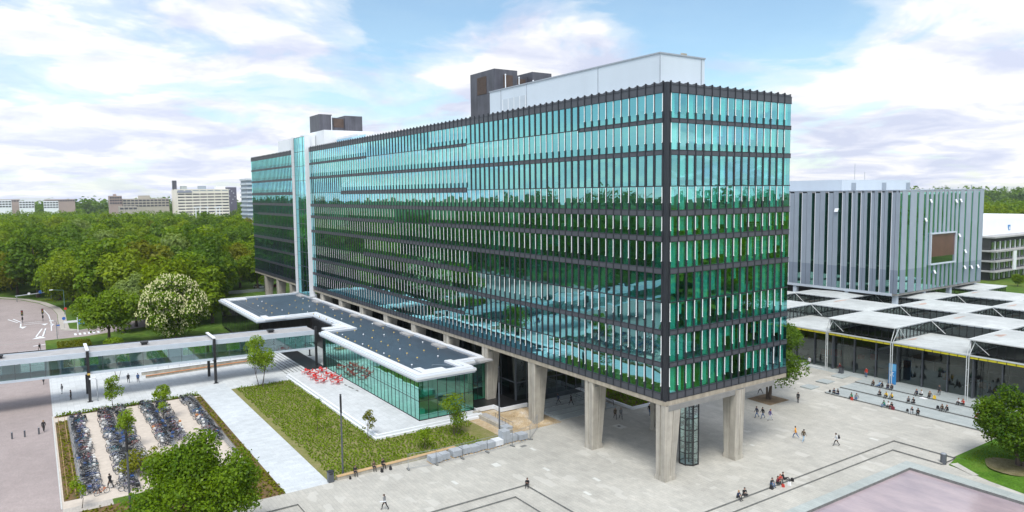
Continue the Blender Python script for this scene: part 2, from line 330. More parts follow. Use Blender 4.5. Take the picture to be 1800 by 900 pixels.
def thing(name, label, cat, loc=(0, 0, 0), group=None, rz=0.0):
    o = bpy.data.objects.new(name, None); COL.objects.link(o); o.location = loc; o.rotation_euler = (0, 0, rz); o.empty_display_size = 0.2
    ORG[o.name] = tuple(loc); return tag(o, label, cat, group)
def part(name, mb, mat, parent, label=None, smooth=False, local=False, kind=None):
    off = (0, 0, 0) if local else ORG.get(parent.name, (0, 0, 0))
    o = bpy.data.objects.new(name, mb.mesh(name, mat, off, smooth)); COL.objects.link(o); o.parent = parent
    ORG[o.name] = off if not local else (0, 0, 0)
    if label: o['label'] = label
    if kind: o['kind'] = kind
    return o
def single(name, mb, mat, label, cat, loc=(0, 0, 0), group=None, smooth=False, local=False, rz=0.0):
    o = bpy.data.objects.new(name, mb.mesh(name, mat, (0, 0, 0) if local else loc, smooth)); COL.objects.link(o); o.location = loc; o.rotation_euler = (0, 0, rz)
    ORG[o.name] = (0, 0, 0) if local else tuple(loc); return tag(o, label, cat, group)
def struct(name, mb, mat, kind='structure'):
    o = bpy.data.objects.new(name, mb.mesh(name, mat)); COL.objects.link(o); o['kind'] = kind; return o
def dup(root, loc, rz=0.0, label=None, group=None, scale=None):
    r = root.copy(); COL.objects.link(r); r.location = loc; r.rotation_euler = (0, 0, rz)
    if scale is not None: r.scale = scale if not isinstance(scale, (int, float)) else (scale,) * 3
    if label: r['label'] = label
    if group: r['group'] = group
    for ch in root.children:
        c = ch.copy(); COL.objects.link(c); c.parent = r
        for g in ch.children:
            d = g.copy(); COL.objects.link(d); d.parent = c
    return r
# ================================================================== GROUND
RECTS = [  # x0, x1, y0, y1, surface, z   (later rows win)
    (-4000, 2500, -2500, 5000, 'ground', 0.0),
    (-182, 60, -5, 62, 'plaza', 0.0),
    (-23.3, 90, -95, 50, 'plaza', 0.0),
    (-146, 90, -104, -58.8, 'road', -0.06),
    (-103, -73.3, -58.8, -5, 'plaza_pale', 0.0),
    (-131, -103, -58.8, -54.6, 'pavement', 0.0),
    (-78.3, -22.9, -37.4, -32.2, 'path', 0.0),
    (-73.3, -33.0, -58.8, -37.4, 'bike_lot', 0.0),
    (-73.3, -72.2, -58.6, -37.6, 'planting_bed', 0.02),
    (-69.6, -35.2, -58.6, -57.0, 'planting_bed', 0.02),
    (-71.5, -22.9, -38.6, -37.4, 'planting_bed', 0.02),
    (-33.0, -31.2, -58.8, -54.0, 'pavement', 0.0),
    (-31.2, -22.9, -58.8, -37.4, 'planting_bed', 0.02),
    (-73.4, -23.3, -32.2, -5.2, 'lawn_soil', 0.03),
    (-33.4, -24.6, -6.9, 4.0, 'sand', 0.02),
    (-36.5, -25.5, -4.6, 4.0, 'sand', 0.02),
    (-62, -23.2, 16.9, 40, 'planting_bed', 0.05),
    # sunken court beside the pond and the one nearest the camera
    (7.81, 90, -95, 35.7, 'plaza', -0.2),
    (-9.1, 90, -95, -13.45, 'plaza', -0.2),
    (-19.4, -9.1, -95, -37.1, 'plaza', -0.2),
    (9.25, 90, -95, 32.75, 'plaza', -0.4),
    (-7.47, 90, -95, -16.05, 'plaza', -0.4),
    (12.1, 90, -40, 30.7, 'pond_border', -0.4),
    (13.5, 90, -40, 28.8, 'pond_bottom', -0.85),
    (15.4, 90, 32.75, 36, 'plaza', -0.4), (15.4, 90, 36, 60, 'grass', 0.0),
    # broad steps up to the hall
    (-10.9, 90, 48.98, 53.4, 'steps', 0.2), (-10.9, 90, 53.4, 58.02, 'steps', 0.4), (-10.9, 90, 58.02, 160, 'steps', 0.6),
    (-90, -10.9, 60.6, 160, 'steps', 0.6),
]
SURF = {'ground': 'meadow', 'plaza': 'plaza', 'road': 'road', 'plaza_pale': 'plaza_pale', 'pavement': 'pave_beige', 'path': 'path', 'bike_lot': 'sandlot', 'planting_bed': 'bed',
        'lawn_soil': 'lawn_soil', 'sand': 'sand', 'pond_border': 'pond_edge', 'pond_bottom': 'kerb', 'grass': 'grass', 'steps': 'steps'}
def build_ground():
    xs = sorted({r[0] for r in RECTS} | {r[1] for r in RECTS}); ys = sorted({r[2] for r in RECTS} | {r[3] for r in RECTS})
    nx, ny = len(xs) - 1, len(ys) - 1
    cell = [[None] * ny for _ in range(nx)]
    for r in RECTS:
        for i in range(nx):
            if xs[i] >= r[0] - 1e-6 and xs[i + 1] <= r[1] + 1e-6:
                for j in range(ny):
                    if ys[j] >= r[2] - 1e-6 and ys[j + 1] <= r[3] + 1e-6: cell[i][j] = (r[4], r[5])
    mbs = {k: MB() for k in SURF}; kb = MB(); kb2 = MB()
    for i in range(nx):
        for j in range(ny):
            s, z = cell[i][j]; x0, x1, y0, y1 = xs[i], xs[i + 1], ys[j], ys[j + 1]
            mbs[s].quad((x0, y0, z), (x1, y0, z), (x1, y1, z), (x0, y1, z))
            if i + 1 < nx and abs(cell[i + 1][j][1] - z) > 1e-4:
                z2 = cell[i + 1][j][1]; t = (kb if abs(z2 - z) > 0.1 else kb2)
                t.quad((x1, y0, z), (x1, y1, z), (x1, y1, z2), (x1, y0, z2))
            if j + 1 < ny and abs(cell[i][j + 1][1] - z) > 1e-4:
                z2 = cell[i][j + 1][1]; t = (kb if abs(z2 - z) > 0.1 else kb2)
                t.quad((x0, y1, z), (x1, y1, z), (x1, y1, z2), (x0, y1, z2))
    for k, mb in mbs.items(): struct(k, mb, M[SURF[k]])
    struct('riser', kb, M['kerb']); struct('kerb', kb2, M['kerb_light'])
build_ground()
def strip_line(mb, pts, w, z, mi=0):
    for (a, b) in zip(pts[:-1], pts[1:]):
        a = Vector((*a, 0)); b = Vector((*b, 0)); d = (b - a).normalized(); n = Vector((-d.y, d.x, 0)) * w / 2
        mb.quad((a.x - n.x, a.y - n.y, z), (b.x - n.x, b.y - n.y, z), (b.x + n.x, b.y + n.y, z), (a.x + n.x, a.y + n.y, z), mi)
# road beyond the bridge: a sheet following the bend, its pavement and markings
mb = MB()
road_poly = [(-146, -104), (-146, -50.5), (-150, -40), (-158, -20), (-172, -20), (-160, -45), (-157, -51), (-160, -55.2), (-175, -55.4), (-190, -55.2), (-205, -56.2), (-220, -59.6), (-233, -64.5), (-250, -76), (-262, -104)]
mb.v = [(x, y, 0.004) for x, y in road_poly]; mb.f = [tuple(range(len(road_poly)))]; mb.m = [0]
struct('road_bend', mb, M['road'])
mb = MB(); strip_line(mb, [(-157, -52), (-160, -54.2), (-175, -54.3), (-190, -54.1), (-205, -55.1), (-221, -58.4), (-234, -63.3), (-252, -75)], 2.0, 0.03); struct('pavement_bend', mb, M['pave_beige'])
mb = MB()
strip_line(mb, [(-160, -57.2), (-176, -57.0), (-190, -57.3), (-203, -58.4)], 0.22, 0.012)
for (a, b) in (((-172, -63.9), (-178, -63.9)), ((-152.5, -60.6), (-165, -59.2)), ((-152.5, -59.2), (-165, -58.4)), ((-178.2, -63.2), (-178.2, -59.2)), ((-175.2, -63.2), (-175.2, -59.2)), ((-180, -64.6), (-188, -67)), ((-180, -63.8), (-188, -65.8))): strip_line(mb, [a, b], 0.3, 0.012)
for cx, cy, s in ((-171.0, -63.4, 1.0), (-173.0, -58.5, 0.9)): mb.tri((cx + 2.6 * s, cy, 0.012), (cx - 0.6 * s, cy + 0.85 * s, 0.012), (cx - 0.6 * s, cy - 0.85 * s, 0.012))
mb.tri((-149.8, -61.4, 0.012), (-149.8, -58.6, 0.012), (-153.2, -59.7, 0.012))
mb.quad((-168.5, -57.0, 0.012), (-168.5, -56.7, 0.012), (-170.6, -56.7, 0.012), (-170.6, -57.0, 0.012)); mb.tri((-170.4, -57.5, 0.012), (-170.4, -56.2, 0.012), (-172.6, -56.85, 0.012))
for k in range(6): mb.quad((-149, -52.6 + k * 1.0, 0.012), (-149, -52.1 + k, 0.012), (-152, -52.1 + k, 0.012), (-152, -52.6 + k, 0.012))
struct('road_marking', mb, M['white'])
mb = MB(); strip_line(mb, [(-140, -61.2), (-141.5, -57.5)], 0.5, -0.05); strip_line(mb, [(-134.6, -64), (-134.6, -58.9)], 0.18, -0.05)
struct('cycle_marking', mb, M['white'])
# sloped paving between the plaza and the hall, with three slab steps in it
mb = MB(); mb.quad((-90, 48.98, 0.004), (-10.9, 48.98, 0.004), (-10.9, 60.6, 0.604), (-90, 60.6, 0.604)); struct('ramp', mb, M['plaza'])
for (y, z) in ((48.9, 0.22), (53.4, 0.45), (58.1, 0.66)):
    mb = MB(); mb.box(-15.5, -13.3, y, y + 2.4, z - 0.22, z); struct('stair_slab', mb, M['steps'])
# sloping lawn at the right, its bare patch and the little path
mb = MB()
edge = [(15.35, 47.2), (15.6, 36.2), (15.9, 33.4), (18.4, 33.0), (21.2, 32.0), (24.8, 31.3), (34, 30.4), (60, 29.5)]
inner = [(15.6, 47.2), (17, 38), (18.5, 36.8), (20, 36.6), (22.5, 36.0), (26, 35.4), (34, 35), (60, 35)]
for k in range(len(edge) - 1):
    ze = [0.02, 0.0, -0.34, -0.39, -0.39, -0.39, -0.39, -0.39]
    a, b, c, d = edge[k], edge[k + 1], inner[k + 1], inner[k]
    mb.quad((*a, ze[k]), (*b, ze[k + 1]), (*c, 0.12), (*d, 0.12))
for k in range(len(inner) - 1):
    a, b = inner[k], inner[k + 1]
    mb.quad((*a, 0.12), (*b, 0.12), (b[0], 60, 0.12), (a[0], 60, 0.12))
struct('lawn', mb, M['grass'])
mb = MB(); mb.prism([(21.3 + 3.1 * math.cos(t) * (1 + 0.12 * math.sin(3 * t)), 37.6 + 2.9 * math.sin(t)) for t in [k * PI / 12 for k in range(24)]], 0.1, 0.128); struct('bare_soil', mb, ground_cover('dry_soil', [(0.10, 0.10, 0.03), (0.19, 0.17, 0.09), (0.25, 0.22, 0.13)], 0.7))
mb = MB(); mb.quad((15.9, 33.7, -0.28), (16.5, 34.3, -0.1), (19.6, 32.75, -0.30), (19.2, 32.2, -0.37)); struct('dirt_path', mb, M['plaza'])
# pond
def pond():
    m, nt, out = base_mat('pond_water')
    b = nt.nodes.new('ShaderNodeBsdfPrincipled'); lk(nt, b.outputs[0], out.inputs[0])
    n = nn(nt, 'ShaderNodeTexNoise', inp={'Scale': 0.16, 'Detail': 5.0, 'Roughness': 0.6}); lk(nt, wpos(nt, (1, 2.2, 1)), n.inputs['Vector'])
    lk(nt, ramp(nt, n.outputs[0], ((0.35, (0.28, 0.235, 0.262)), (0.62, (0.375, 0.31, 0.325)))), b.inputs['Base Color'])
    b.inputs['Roughness'].default_value = 0.10; b.inputs['Specular IOR Level'].default_value = 0.6
    w = nn(nt, 'ShaderNodeTexNoise', inp={'Scale': 1.3, 'Detail': 4.0}); lk(nt, wpos(nt, (1, 3, 1)), w.inputs['Vector'])
    bp = nn(nt, 'ShaderNodeBump', inp={'Strength': 0.25, 'Distance': 0.08}); lk(nt, w.outputs[0], bp.inputs['Height']); lk(nt, bp.outputs[0], b.inputs['Normal'])
    mb = MB(); mb.quad((13.5, -40, -0.72), (90, -40, -0.72), (90, 28.8, -0.72), (13.5, 28.8, -0.72)); struct('water', mb, m)
pond()
# replaced slabs, manhole and drain marks lie in the paving
mb = MB()
for x, y, w, h in ((-19.1, 8.9, 1.8, 1.35), (-6, -6, 1.2, 0.45), (-12, -9, 1.2, 0.45), (-3.6, -9.45, 1.2, 0.45), (-16.8, -13.5, 1.2, 0.9), (-18.6, -6.3, 1.2, 0.45), (5.4, 33.75, 1.2, 0.45), (-15, -20.25, 1.2, 0.45), (-2.4, 18.45, 0.6, 0.45)): mb.quad((x, y, 0.004), (x + w, y, 0.004), (x + w, y + h, 0.004), (x, y + h, 0.004))
struct('replaced_slab', mb, solid('new_slab', (0.52, 0.53, 0.50), 0.7, 0.1, 1.0))
mb = MB(); mb.box(-20.0, -19.4, -6.9, -6.0, 0, 0.008); mb.box(-18.6, -18.1, 9.3, 9.8, 0.0, 0.012); struct('drain_cover', mb, M['kerb'])

# ================================================================== GLASS TOWER BLOCK
def tower_block():
    L, Wd = 182.5, 22.7
    T = thing('office_block', 'long dark-framed mirror-glass office block raised on tapering concrete columns', 'building', (0, 0, 0))
    G1 = 45.12
    bands = [None, (41.80, 42.34), (38.16, 38.78), None, (31.18, 31.92), (28.25, 28.94), (24.54, 25.24), None, (17.40, 18.06), (13.62, 14.27), (9.72, 10.60)]
    midz = [G1, 42.1, 38.5, 34.64, 31.5, 28.6, 24.9, 21.25, 17.7, 13.95, 10.6]
    # where the spandrel bands of the long front run (x ranges); the others run right through
    XR, XT, XL = -124.4, -135.2, -182.5
    segs = {1: [(-15.3, 0), (-58.6, -44.7), (XR, -87)], 3: [(-102.6, -44.8)], 5: [(-58.1, 0), (XR, -73.9)], 7: [(-89.4, -45.1)], 9: [(-15.3, 0), (XR, -46.3)]}
    full = [(XR, 0)]
    def P(face, u, d, z): return (u, -d, z) if face == 0 else (d, u, z)
    def bx(mb, face, u0, u1, d0, d1, z0, z1, mi=0):
        if face == 0: mb.box(u0, u1, -d1, -d0, z0, z1, mi)
        else: mb.box(d0, d1, u0, u1, z0, z1, mi)
    rng = random.Random(4)
    items = []   # (distance, kind, face, builder args)
    def has_band(face, k, u):
        if k in (0, 10): return True
        if face == 1: return bands[k] is not None
        rs = segs.get(k, full)
        if u < XT: rs = [(XL, XT)] if k not in (5,) else [(-176, XT)]
        return any(a - 0.01 <= u <= b + 0.01 for a, b in rs)
    bandz = [(G1, 46.05)] + [bands[k] if bands[k] else (midz[k] - 0.42, midz[k] + 0.42) for k in range(1, 11)]
    def bays(face):
        if face == 1: return [(0.55 + (Wd - 0.65) / 16 * k, 0.55 + (Wd - 0.65) / 16 * (k + 1)) for k in range(16)]
        n1 = 90; w = (-XR - 0.55) / n1; out = [(-0.55 - w * (k + 1), -0.55 - w * k) for k in range(n1)]
        n2 = 34; w2 = (XT - XL) / n2; return out + [(XT - w2 * (k + 1), XT - w2 * k) for k in range(n2)]
    for face in (0, 1):
        for (u0, u1) in bays(face):
            uc = (u0 + u1) / 2
            for r in range(10):
                hb_top, hb_bot = has_band(face, r, uc), has_band(face, r + 1, uc)
                zt = bandz[r][0] if hb_top else midz[r] - 0.05
                zb = bandz[r + 1][1] if hb_bot else midz[r + 1] + 0.05
                p = P(face, uc, 0, (zt + zb) / 2); dist = (Vector(p) - CAM).length
                items.append((dist, face, u0, u1, zb, zt, hb_bot, r))
    items.sort(key=lambda t: t[0])
    def pane(mb, it):
        d, face, u0, u1, zb, zt, hb, r = it
        a, b, c = (rng.uniform(-1, 1) for _ in range(3)); q = 0.005
        du = [a * q, -a * q]; dz = b * q
        p = [P(face, u0, 0.0 + du[0] - dz, zb), P(face, u1, 0.0 + du[1] - dz, zb), P(face, u1, du[1] + dz, zt), P(face, u0, du[0] + dz, zt)]
        if face == 1: pass
        mb.quad(*p)
    def mull(mb, it):
        d, face, u0, u1, zb, zt, hb, r = it
        h = zt - zb; u = u1 if face == 0 else u0
        s = -1 if face == 0 else 1
        bx(mb, face, u - 0.035, u + 0.035, -0.05, 0.045, zb, zt, 0)              # slim dark mullion
        if r >= 4: bx(mb, face, u - s * 0.13, u - s * 0.036, -0.05, 0.05, zb, zt, 0)  # dark bar painted in for the dark reflection beside lower-row mullions
        if hb or r in (3, 7):
            zs = zb + (0.26 if r not in (3, 7) else 0.30) * h
            bx(mb, face, u - 0.125, u + 0.125, 0.02, 0.085, zb, zs, 0)              # thick foot of the vent frame
            sw = 0.118 if d < 135 else (0.095 if d < 165 else 0.078)
            bx(mb, face, u + s * 0.037, u + s * sw, 0.01, 0.085, zs + 0.02, zt - 0.03, 1 if (face == 1 or u > XR) else 0)     # bright vent edge
            bx(mb, face, u + s * 0.12, u + s * (0.19 if d < 135 else 0.13), 0.02, 0.08, zs - 0.02, zs + 0.08, 1 if d < 135 else 0)
        else:
            bx(mb, face, u - 0.155, u + 0.155, 0.02, 0.075, zb, zt, 0)
    NB = 100
    gm = {0: M['glass_long'], 1: M['glass_short']}
    for it in items[:NB]:
        mb = MB(); pane(mb, it); part('window_pane', mb, gm[it[1]], T)
        mb = MB(); mull(mb, it); part('mullion', mb, [M['dark'], M['white_alu']], T)
    far = {0: MB(), 1: MB()}; fm = MB()
    for it in items[NB:]:
        pane(far[it[1]], it); mull(fm, it)
    for k in (0, 1):
        if far[k].f: part('window_pane', far[k], gm[k], T, kind='stuff')
    part('mullion', fm, [M['dark'], M['white_alu']], T, kind='stuff')
    # spandrel bands, one part per storey and front
    for face in (0, 1):
        for k in range(11):
            z0, z1 = bandz[k]
            if face == 1:
                if k not in (0, 10) and bands[k] is None: rs = []; thin = [(0.5, Wd)]
                else: rs = [(0.5, Wd - 0.003)]; thin = []
            else:
                rs = [(a, min(b, -0.5)) for a, b in (segs.get(k, full) if k not in (0, 10) else full)] + [(XL if k != 5 else -176, XT)]
                thin = [(XR, -0.5)] if k in segs else []
            mb = MB()
            for a, b in rs:
                bx(mb, face, a, b, -0.06, 0.07, z0, z1, 1); bx(mb, face, a, b, 0.072, 0.10, z1 - 0.09, z1 - 0.005); bx(mb, face, a, b, 0.072, 0.10, z0 + 0.005, z0 + 0.06)
            for a, b in thin: bx(mb, face, a, b, -0.05, 0.05, midz[k] - 0.06, midz[k] + 0.06)
            # short fins that carry the bay rhythm over the band
            for (u0, u1) in bays(face):
                u = u1 if face == 0 else u0
                if any(a <= u <= b for a, b in rs): bx(mb, face, u - 0.075, u + 0.075, 0.071, 0.125, z0 + 0.002, z1 - 0.002)
            part('spandrel_band', mb, [M['dark'], M['spandrel']], T)
    # parapet: coping and the upright fins that break the roofline
    for face, wing in ((0, 0), (0, 1), (1, 0)):
        mb = MB()
        for (u0, u1) in bays(face):
            if face == 0 and (u0 < -130) != (wing == 1): continue
            u = u1 if face == 0 else u0
            bx(mb, face, u - 0.06, u + 0.06, -0.06, 0.15, 45.15, 46.46)
            # small hollow-curved panel between two fins
            n = 4
            for k in range(n):
                f0, f1 = k / n, (k + 1) / n; a0 = u0 + (u1 - u0) * f0; a1 = u0 + (u1 - u0) * f1
                s0 = 46.42 - 0.17 * math.sin(PI * min(f0 * 1.15, 1)); s1 = 46.42 - 0.17 * math.sin(PI * min(f1 * 1.15, 1))
                q = [P(face, a0, 0.02, 45.9), P(face, a1, 0.02, 45.9), P(face, a1, 0.02, s1), P(face, a0, 0.02, s0)]
                q2 = [P(face, a0, -0.02, 45.9), P(face, a1, -0.02, 45.9), P(face, a1, -0.02, s1), P(face, a0, -0.02, s0)]
                i = len(mb.v); mb.v += q + q2
                for f in ((0, 1, 2, 3), (7, 6, 5, 4), (3, 2, 6, 7)): mb.f.append(tuple(i + t for t in f)); mb.m.append(1)
        part('parapet', mb, [M['dark'], M['spandrel']], T)
    mb = MB(); mb.box(-0.55, 0.02, -0.02, 0.55, 9.72, 46.3)
    mb.box(-0.30, 0.10, -0.10, 0.30, 9.74, 46.28); part('corner_post', mb, M['dark'], T)
    mb = MB(); mb.box(-L, -0.05, Wd - 0.3, Wd, 9.72, 46.3); mb.box(-L, -L + 0.3, 0.05, Wd - 0.35, 9.72, 46.3); part('rear_wall', mb, M['dark'], T)
    mb = MB(); mb.box(-L, 0.06, -0.06, Wd, 9.15, 9.70); part('floor_edge', mb, M['concrete_edge'], T)
    mb = MB(); mb.box(-L + 0.3, -0.3, 0.3, Wd - 0.3, 45.3, 45.6); part('roof', mb, M['roof_grey'], T)
    # floors, cores and curtains behind the glass
    mb = MB()
    for k in range(1, 10): mb.box(-L + 0.4, -0.25, 0.25, Wd - 0.4, midz[k] - 0.35, midz[k] + 0.1, 0)
    part('floor_slab', mb, M['ceiling'], T)
    mb = MB(); mb.box(-L + 2, -7, 6.2, Wd - 5, 9.75, 45.2); part('core', mb, M['interior'], T)
    mb = MB(); rng2 = random.Random(9)
    for it in items:
        d, face, u0, u1, zb, zt, hb, r = it
        pr = (0.93 if r >= 3 else 0.5) if face == 1 else (0.9 if (r in (6, 7) and u0 > -32) else (0.25 if u0 > -60 else 0.06))
        if rng2.random() < pr:
            lo = zb + (0 if rng2.random() < 0.6 else rng2.uniform(0.2, 0.6) * (zt - zb))
            n = 4; w = rng2.choice((1.0, 1.0, 0.96, 0.7))
            for k in range(n):
                a0 = u0 + 0.06 + (u1 - u0 - 0.12) * w * k / n; a1 = u0 + 0.06 + (u1 - u0 - 0.12) * w * (k + 1) / n; t0 = -0.28 - 0.07 * (k % 2); t1 = -0.28 - 0.07 * ((k + 1) % 2)
                mb.quad(P(face, a0, t0, lo), P(face, a1, t1, lo), P(face, a1, t1, zt - 0.1), P(face, a0, t0, zt - 0.1))
    part('curtain', mb, M['curtain'], T, kind='stuff')
    # desks and lamps glimpsed behind the panes
    mb = MB()
    for it in items[:500]:
        d, face, u0, u1, zb, zt, hb, r = it
        if rng2.random() < 0.16:
            q = P(face, (u0 + u1) / 2, -rng2.uniform(1.2, 3.0), 0); w = rng2.uniform(0.3, 0.9)
            mb.box(q[0] - w, q[0] + w, q[1] - w * 0.6, q[1] + w * 0.6, midz[r + 1] + 0.12, midz[r + 1] + rng2.uniform(0.7, 1.3))
    part('office_furniture', mb, M['white'], T, kind='stuff')
    # columns: two rows, widening towards the top; the inner face of each is split by a groove
    def column(cx, cy, wx0, wy0, wx1, wy1, sx=0.0, sy=0.0):
        mb = MB(); ch = 0.12; z0, z1 = 0.0, 9.15
        def ring(w, h, x, y, z):
            a, b = w / 2, h / 2
            return [(x - a + ch, y - b, z), (x - 0.10, y - b, z), (x - 0.10, y - b + 0.10, z), (x + 0.10, y - b + 0.10, z), (x + 0.10, y - b, z), (x + a - ch, y - b, z), (x + a, y - b + ch, z), (x + a, y - 0.08, z), (x + a - 0.07, y - 0.08, z), (x + a - 0.07, y + 0.02, z), (x + a, y + 0.02, z),
                    (x + a, y + b - ch, z), (x + a - ch, y + b, z), (x - a + ch, y + b, z), (x - a, y + b - ch, z), (x - a, y - b + ch, z)]
        A = ring(wx0, wy0, cx, cy, z0 + 0.55); B = ring(wx1, wy1, cx + sx, cy + sy, z1); n = len(A); i = len(mb.v); mb.v += A + B
        for k in range(n): mb.f.append((i + k, i + (k + 1) % n, i + n + (k + 1) % n, i + n + k)); mb.m.append(0)
        mb.box(cx - wx0 / 2 - 0.02, cx + wx0 / 2 + 0.02, cy - wy0 / 2 - 0.02, cy + wy0 / 2 + 0.02, -0.02, 0.56)
        return part('column', mb, M['concrete'], T)
    for k in range(14):
        x = -0.80 - 13.1 * k
        column(x, 0.92, 1.6, 1.75, 1.75, 2.6, 0.1, 0.38)
        column(x + 0.1, 13.0, 1.9, 1.5, 2.4, 1.6)
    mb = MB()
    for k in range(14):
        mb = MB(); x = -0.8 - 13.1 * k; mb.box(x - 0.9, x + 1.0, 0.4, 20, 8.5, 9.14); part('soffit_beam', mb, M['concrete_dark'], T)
    # roof-top volumes
    mb = MB(); mb.box(-43.6, -5.05, 4.0, 11.9, 45.6, 50.6); mb.box(-43.7, -4.95, 3.9, 12.0, 50.6, 50.78, 1)
    for x in (-40.2, -33.0, -16.4, -5.0): mb.box(x - 0.05, x + 0.05, 3.95, 3.999, 45.7, 50.55, 1)
    mb.box(-5.06, -5.0, 11.2, 11.35, 45.7, 50.55, 1); mb.box(-5.12, -4.98, 7.6, 8.6, 50.78, 51.0, 2)
    part('plant_room', mb, [M['pent'], M['pent_line'], M['concrete']], T)
    mb = MB(); mb.box(-39.6, -33.2, 3.93, 3.97, 46.0, 49.0, 0)
    for x in (-39.6, -38.0, -36.4, -34.8, -33.2): mb.box(x - 0.06, x + 0.06, 3.90, 3.98, 46.0, 49.0, 1)
    part('louvre_door', mb, [M['blue_alu'], M['white']], T)
    mb = MB(); mb.box(-54.0, -46.0, 6.5, 11.2, 45.6, 55.1); mb.box(-54.0, -47.6, 11.2, 14.4, 45.6, 54.5); mb.box(-54.0, -46.0, 14.4, 18.6, 45.6, 55.2)
    part('vent_tower', mb, M['plant_metal'], T)
    mb = MB(); mb.box(-51.6, -48.6, 6.44, 6.50, 51.2, 54.2); mb.box(-45.99, -45.94, 8.3, 10.2, 51.0, 54.2); mb.box(-47.59, -47.54, 11.6, 14.0, 51.0, 54.0)
    for z in [51.3 + 0.3 * k for k in range(10)]: mb.box(-51.6, -48.6, 6.40, 6.44, z, z + 0.05)
    part('louvre', mb, M['louvre'], T)
    mb = MB()
    for y in (8.2, 11.0, 14.0, 17.0): mb.cyl((-45.2, y, 49), (-45.2, y, 54.0 - 0.1 * (y - 8)), 0.09, n=6); mb.ball((-45.2, y, 54.1 - 0.1 * (y - 8)), 0.16, 6)
    part('roof_mast', mb, M['white'], T)
    mb = MB(); mb.box(-132.0, -124.5, 3.0, 6.4, 50, 54.9); mb.box(-132.0, -125.8, 6.4, 10.2, 50, 54.3); mb.box(-132.0, -125.2, 10.2, 15.0, 50, 54.9)
    part('vent_tower', mb, M['plant_metal'], T)
    mb = MB(); mb.box(-125.79, -125.7, 7.2, 10.0, 51.8, 54.0); part('louvre', mb, M['louvre'], T)
    mb = MB(); mb.cyl((-124.3, 6.2, 50), (-124.3, 6.2, 54.6), 0.1, n=6); part('roof_mast', mb, M['white'], T)
    mb = MB(); mb.box(-138.0, -119.0, 2.2, 15.5, 45.6, 50.4); mb.box(-162.0, -138.2, 3.0, 15.0, 45.6, 50.3); mb.box(-118.9, -105, 5.5, 15.0, 45.6, 48.6)
    mb.box(-150.1, -150.0, 2.96, 3.0, 45.8, 50.2, 1); part('plant_room', mb, [M['white'], M['pent_line']], T)
    mb = MB(); mb.box(-118.8, -100, 5.35, 5.45, 45.7, 48.0); mb.box(-118.98, -118.9, 6, 14, 45.7, 48.4); part('roof_glazing', mb, M['glass_blue'], T)
    # stair tower: glazed strip between two white fins
    mb = MB(); mb.box(-135.6, -135.2, -1.15, 0.4, 7.75, 49.55); mb.box(-125.0, -124.5, -0.95, 0.4, 7.75, 49.45); mb.box(-135.2, -125.0, 0.1, 2.0, 46.4, 49.5)
    for z in [11 + 3.55 * k for k in range(11)]: mb.box(-135.62, -135.18, -1.16, 0.38, z, z + 0.03, 1)
    part('stair_fin', mb, [M['white'], M['pent_line']], T)
    mb = MB()
    for k in range(7):
        a = -135.2 + 10.2 * k / 7; b = -135.2 + 10.2 * (k + 1) / 7
        for j in range(11):
            z0 = 7.75 + 41.5 * j / 11; z1 = 7.75 + 41.5 * (j + 1) / 11; t = (0.01 * ((k * 5 + j * 3) % 3 - 1))
            mb.quad((a, -0.5 + t, z0), (b, -0.5 - t, z0), (b, -0.5 - t, z1), (a, -0.5 + t, z1))
    part('stair_glazing', mb, M['glass_long'], T)
    mb = MB()
    for k in (0, 2, 3, 5, 7): x = -135.2 + 10.2 * k / 7; mb.box(x - 0.05, x + 0.05, -0.56, -0.42, 7.8, 49.3)
    for j in range(12): z = 7.75 + 41.5 * j / 11; mb.box(-135.2, -125.0, -0.54, -0.44, z - 0.05, z + 0.05)
    mb.box(-135.15, -125.05, -0.40, 0.3, 7.76, 49.3, 1)
    part('stair_frame', mb, [M['grey_metal'], M['interior']], T)
    # glazed lobby under the block
    mb = MB()
    for x0 in np.arange(-120, -36.5, 2.09):
        mb.quad((x0, 3.6, 0.6), (x0 + 2.09, 3.6, 0.6), (x0 + 2.09, 3.6, 9.1), (x0, 3.6, 9.1))
    for y0 in np.arange(3.6, 20, 2.05): mb.quad((-36.2, y0, 0.6), (-36.2, y0 + 2.05, 0.6), (-36.2, y0 + 2.05, 9.1), (-36.2, y0, 9.1))
    part('lobby_glass', mb, M['glass_dark'], T)
    mb = MB()
    for x0 in np.arange(-120, -36, 4.18): mb.box(x0 - 0.06, x0 + 0.06, 3.5, 3.7, 0.6, 9.1)
    for y0 in np.arange(3.6, 20.1, 2.05): mb.box(-36.28, -36.1, y0 - 0.05, y0 + 0.05, 0.6, 9.1)
    mb.box(-36.3, -36.1, 3.6, 20, 3.4, 3.6); mb.box(-120, -36.1, 3.52, 3.68, 3.4, 3.6)
    part('lobby_frame', mb, M['grey_metal'], T)
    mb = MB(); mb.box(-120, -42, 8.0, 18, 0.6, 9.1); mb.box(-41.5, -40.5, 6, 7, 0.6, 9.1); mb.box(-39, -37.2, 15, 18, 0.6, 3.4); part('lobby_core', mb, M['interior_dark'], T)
    # entrance platform, its white edge and the broad stair
    mb = MB(); mb.box(-180, -36.15, -4.0, 21, -0.02, 0.60, 0); mb.box(-36.15, -34.0, -0.7, 21, -0.02, 0.60, 0)
    part('platform', mb, M['black_pave'], T)
    mb = MB(); mb.box(-38.0, -36.16, -4.25, -4.0, 0.12, 0.72); mb.box(-36.15, -33.8, -0.98, -0.72, 0.12, 0.72); mb.box(-33.98, -33.75, -0.7, 4.1, 0.12, 0.72); mb.box(-36.14, -35.9, -4.2, -0.99, 0.12, 0.72); part('platform_edge', mb, M['fascia'], T)
    mb = MB()
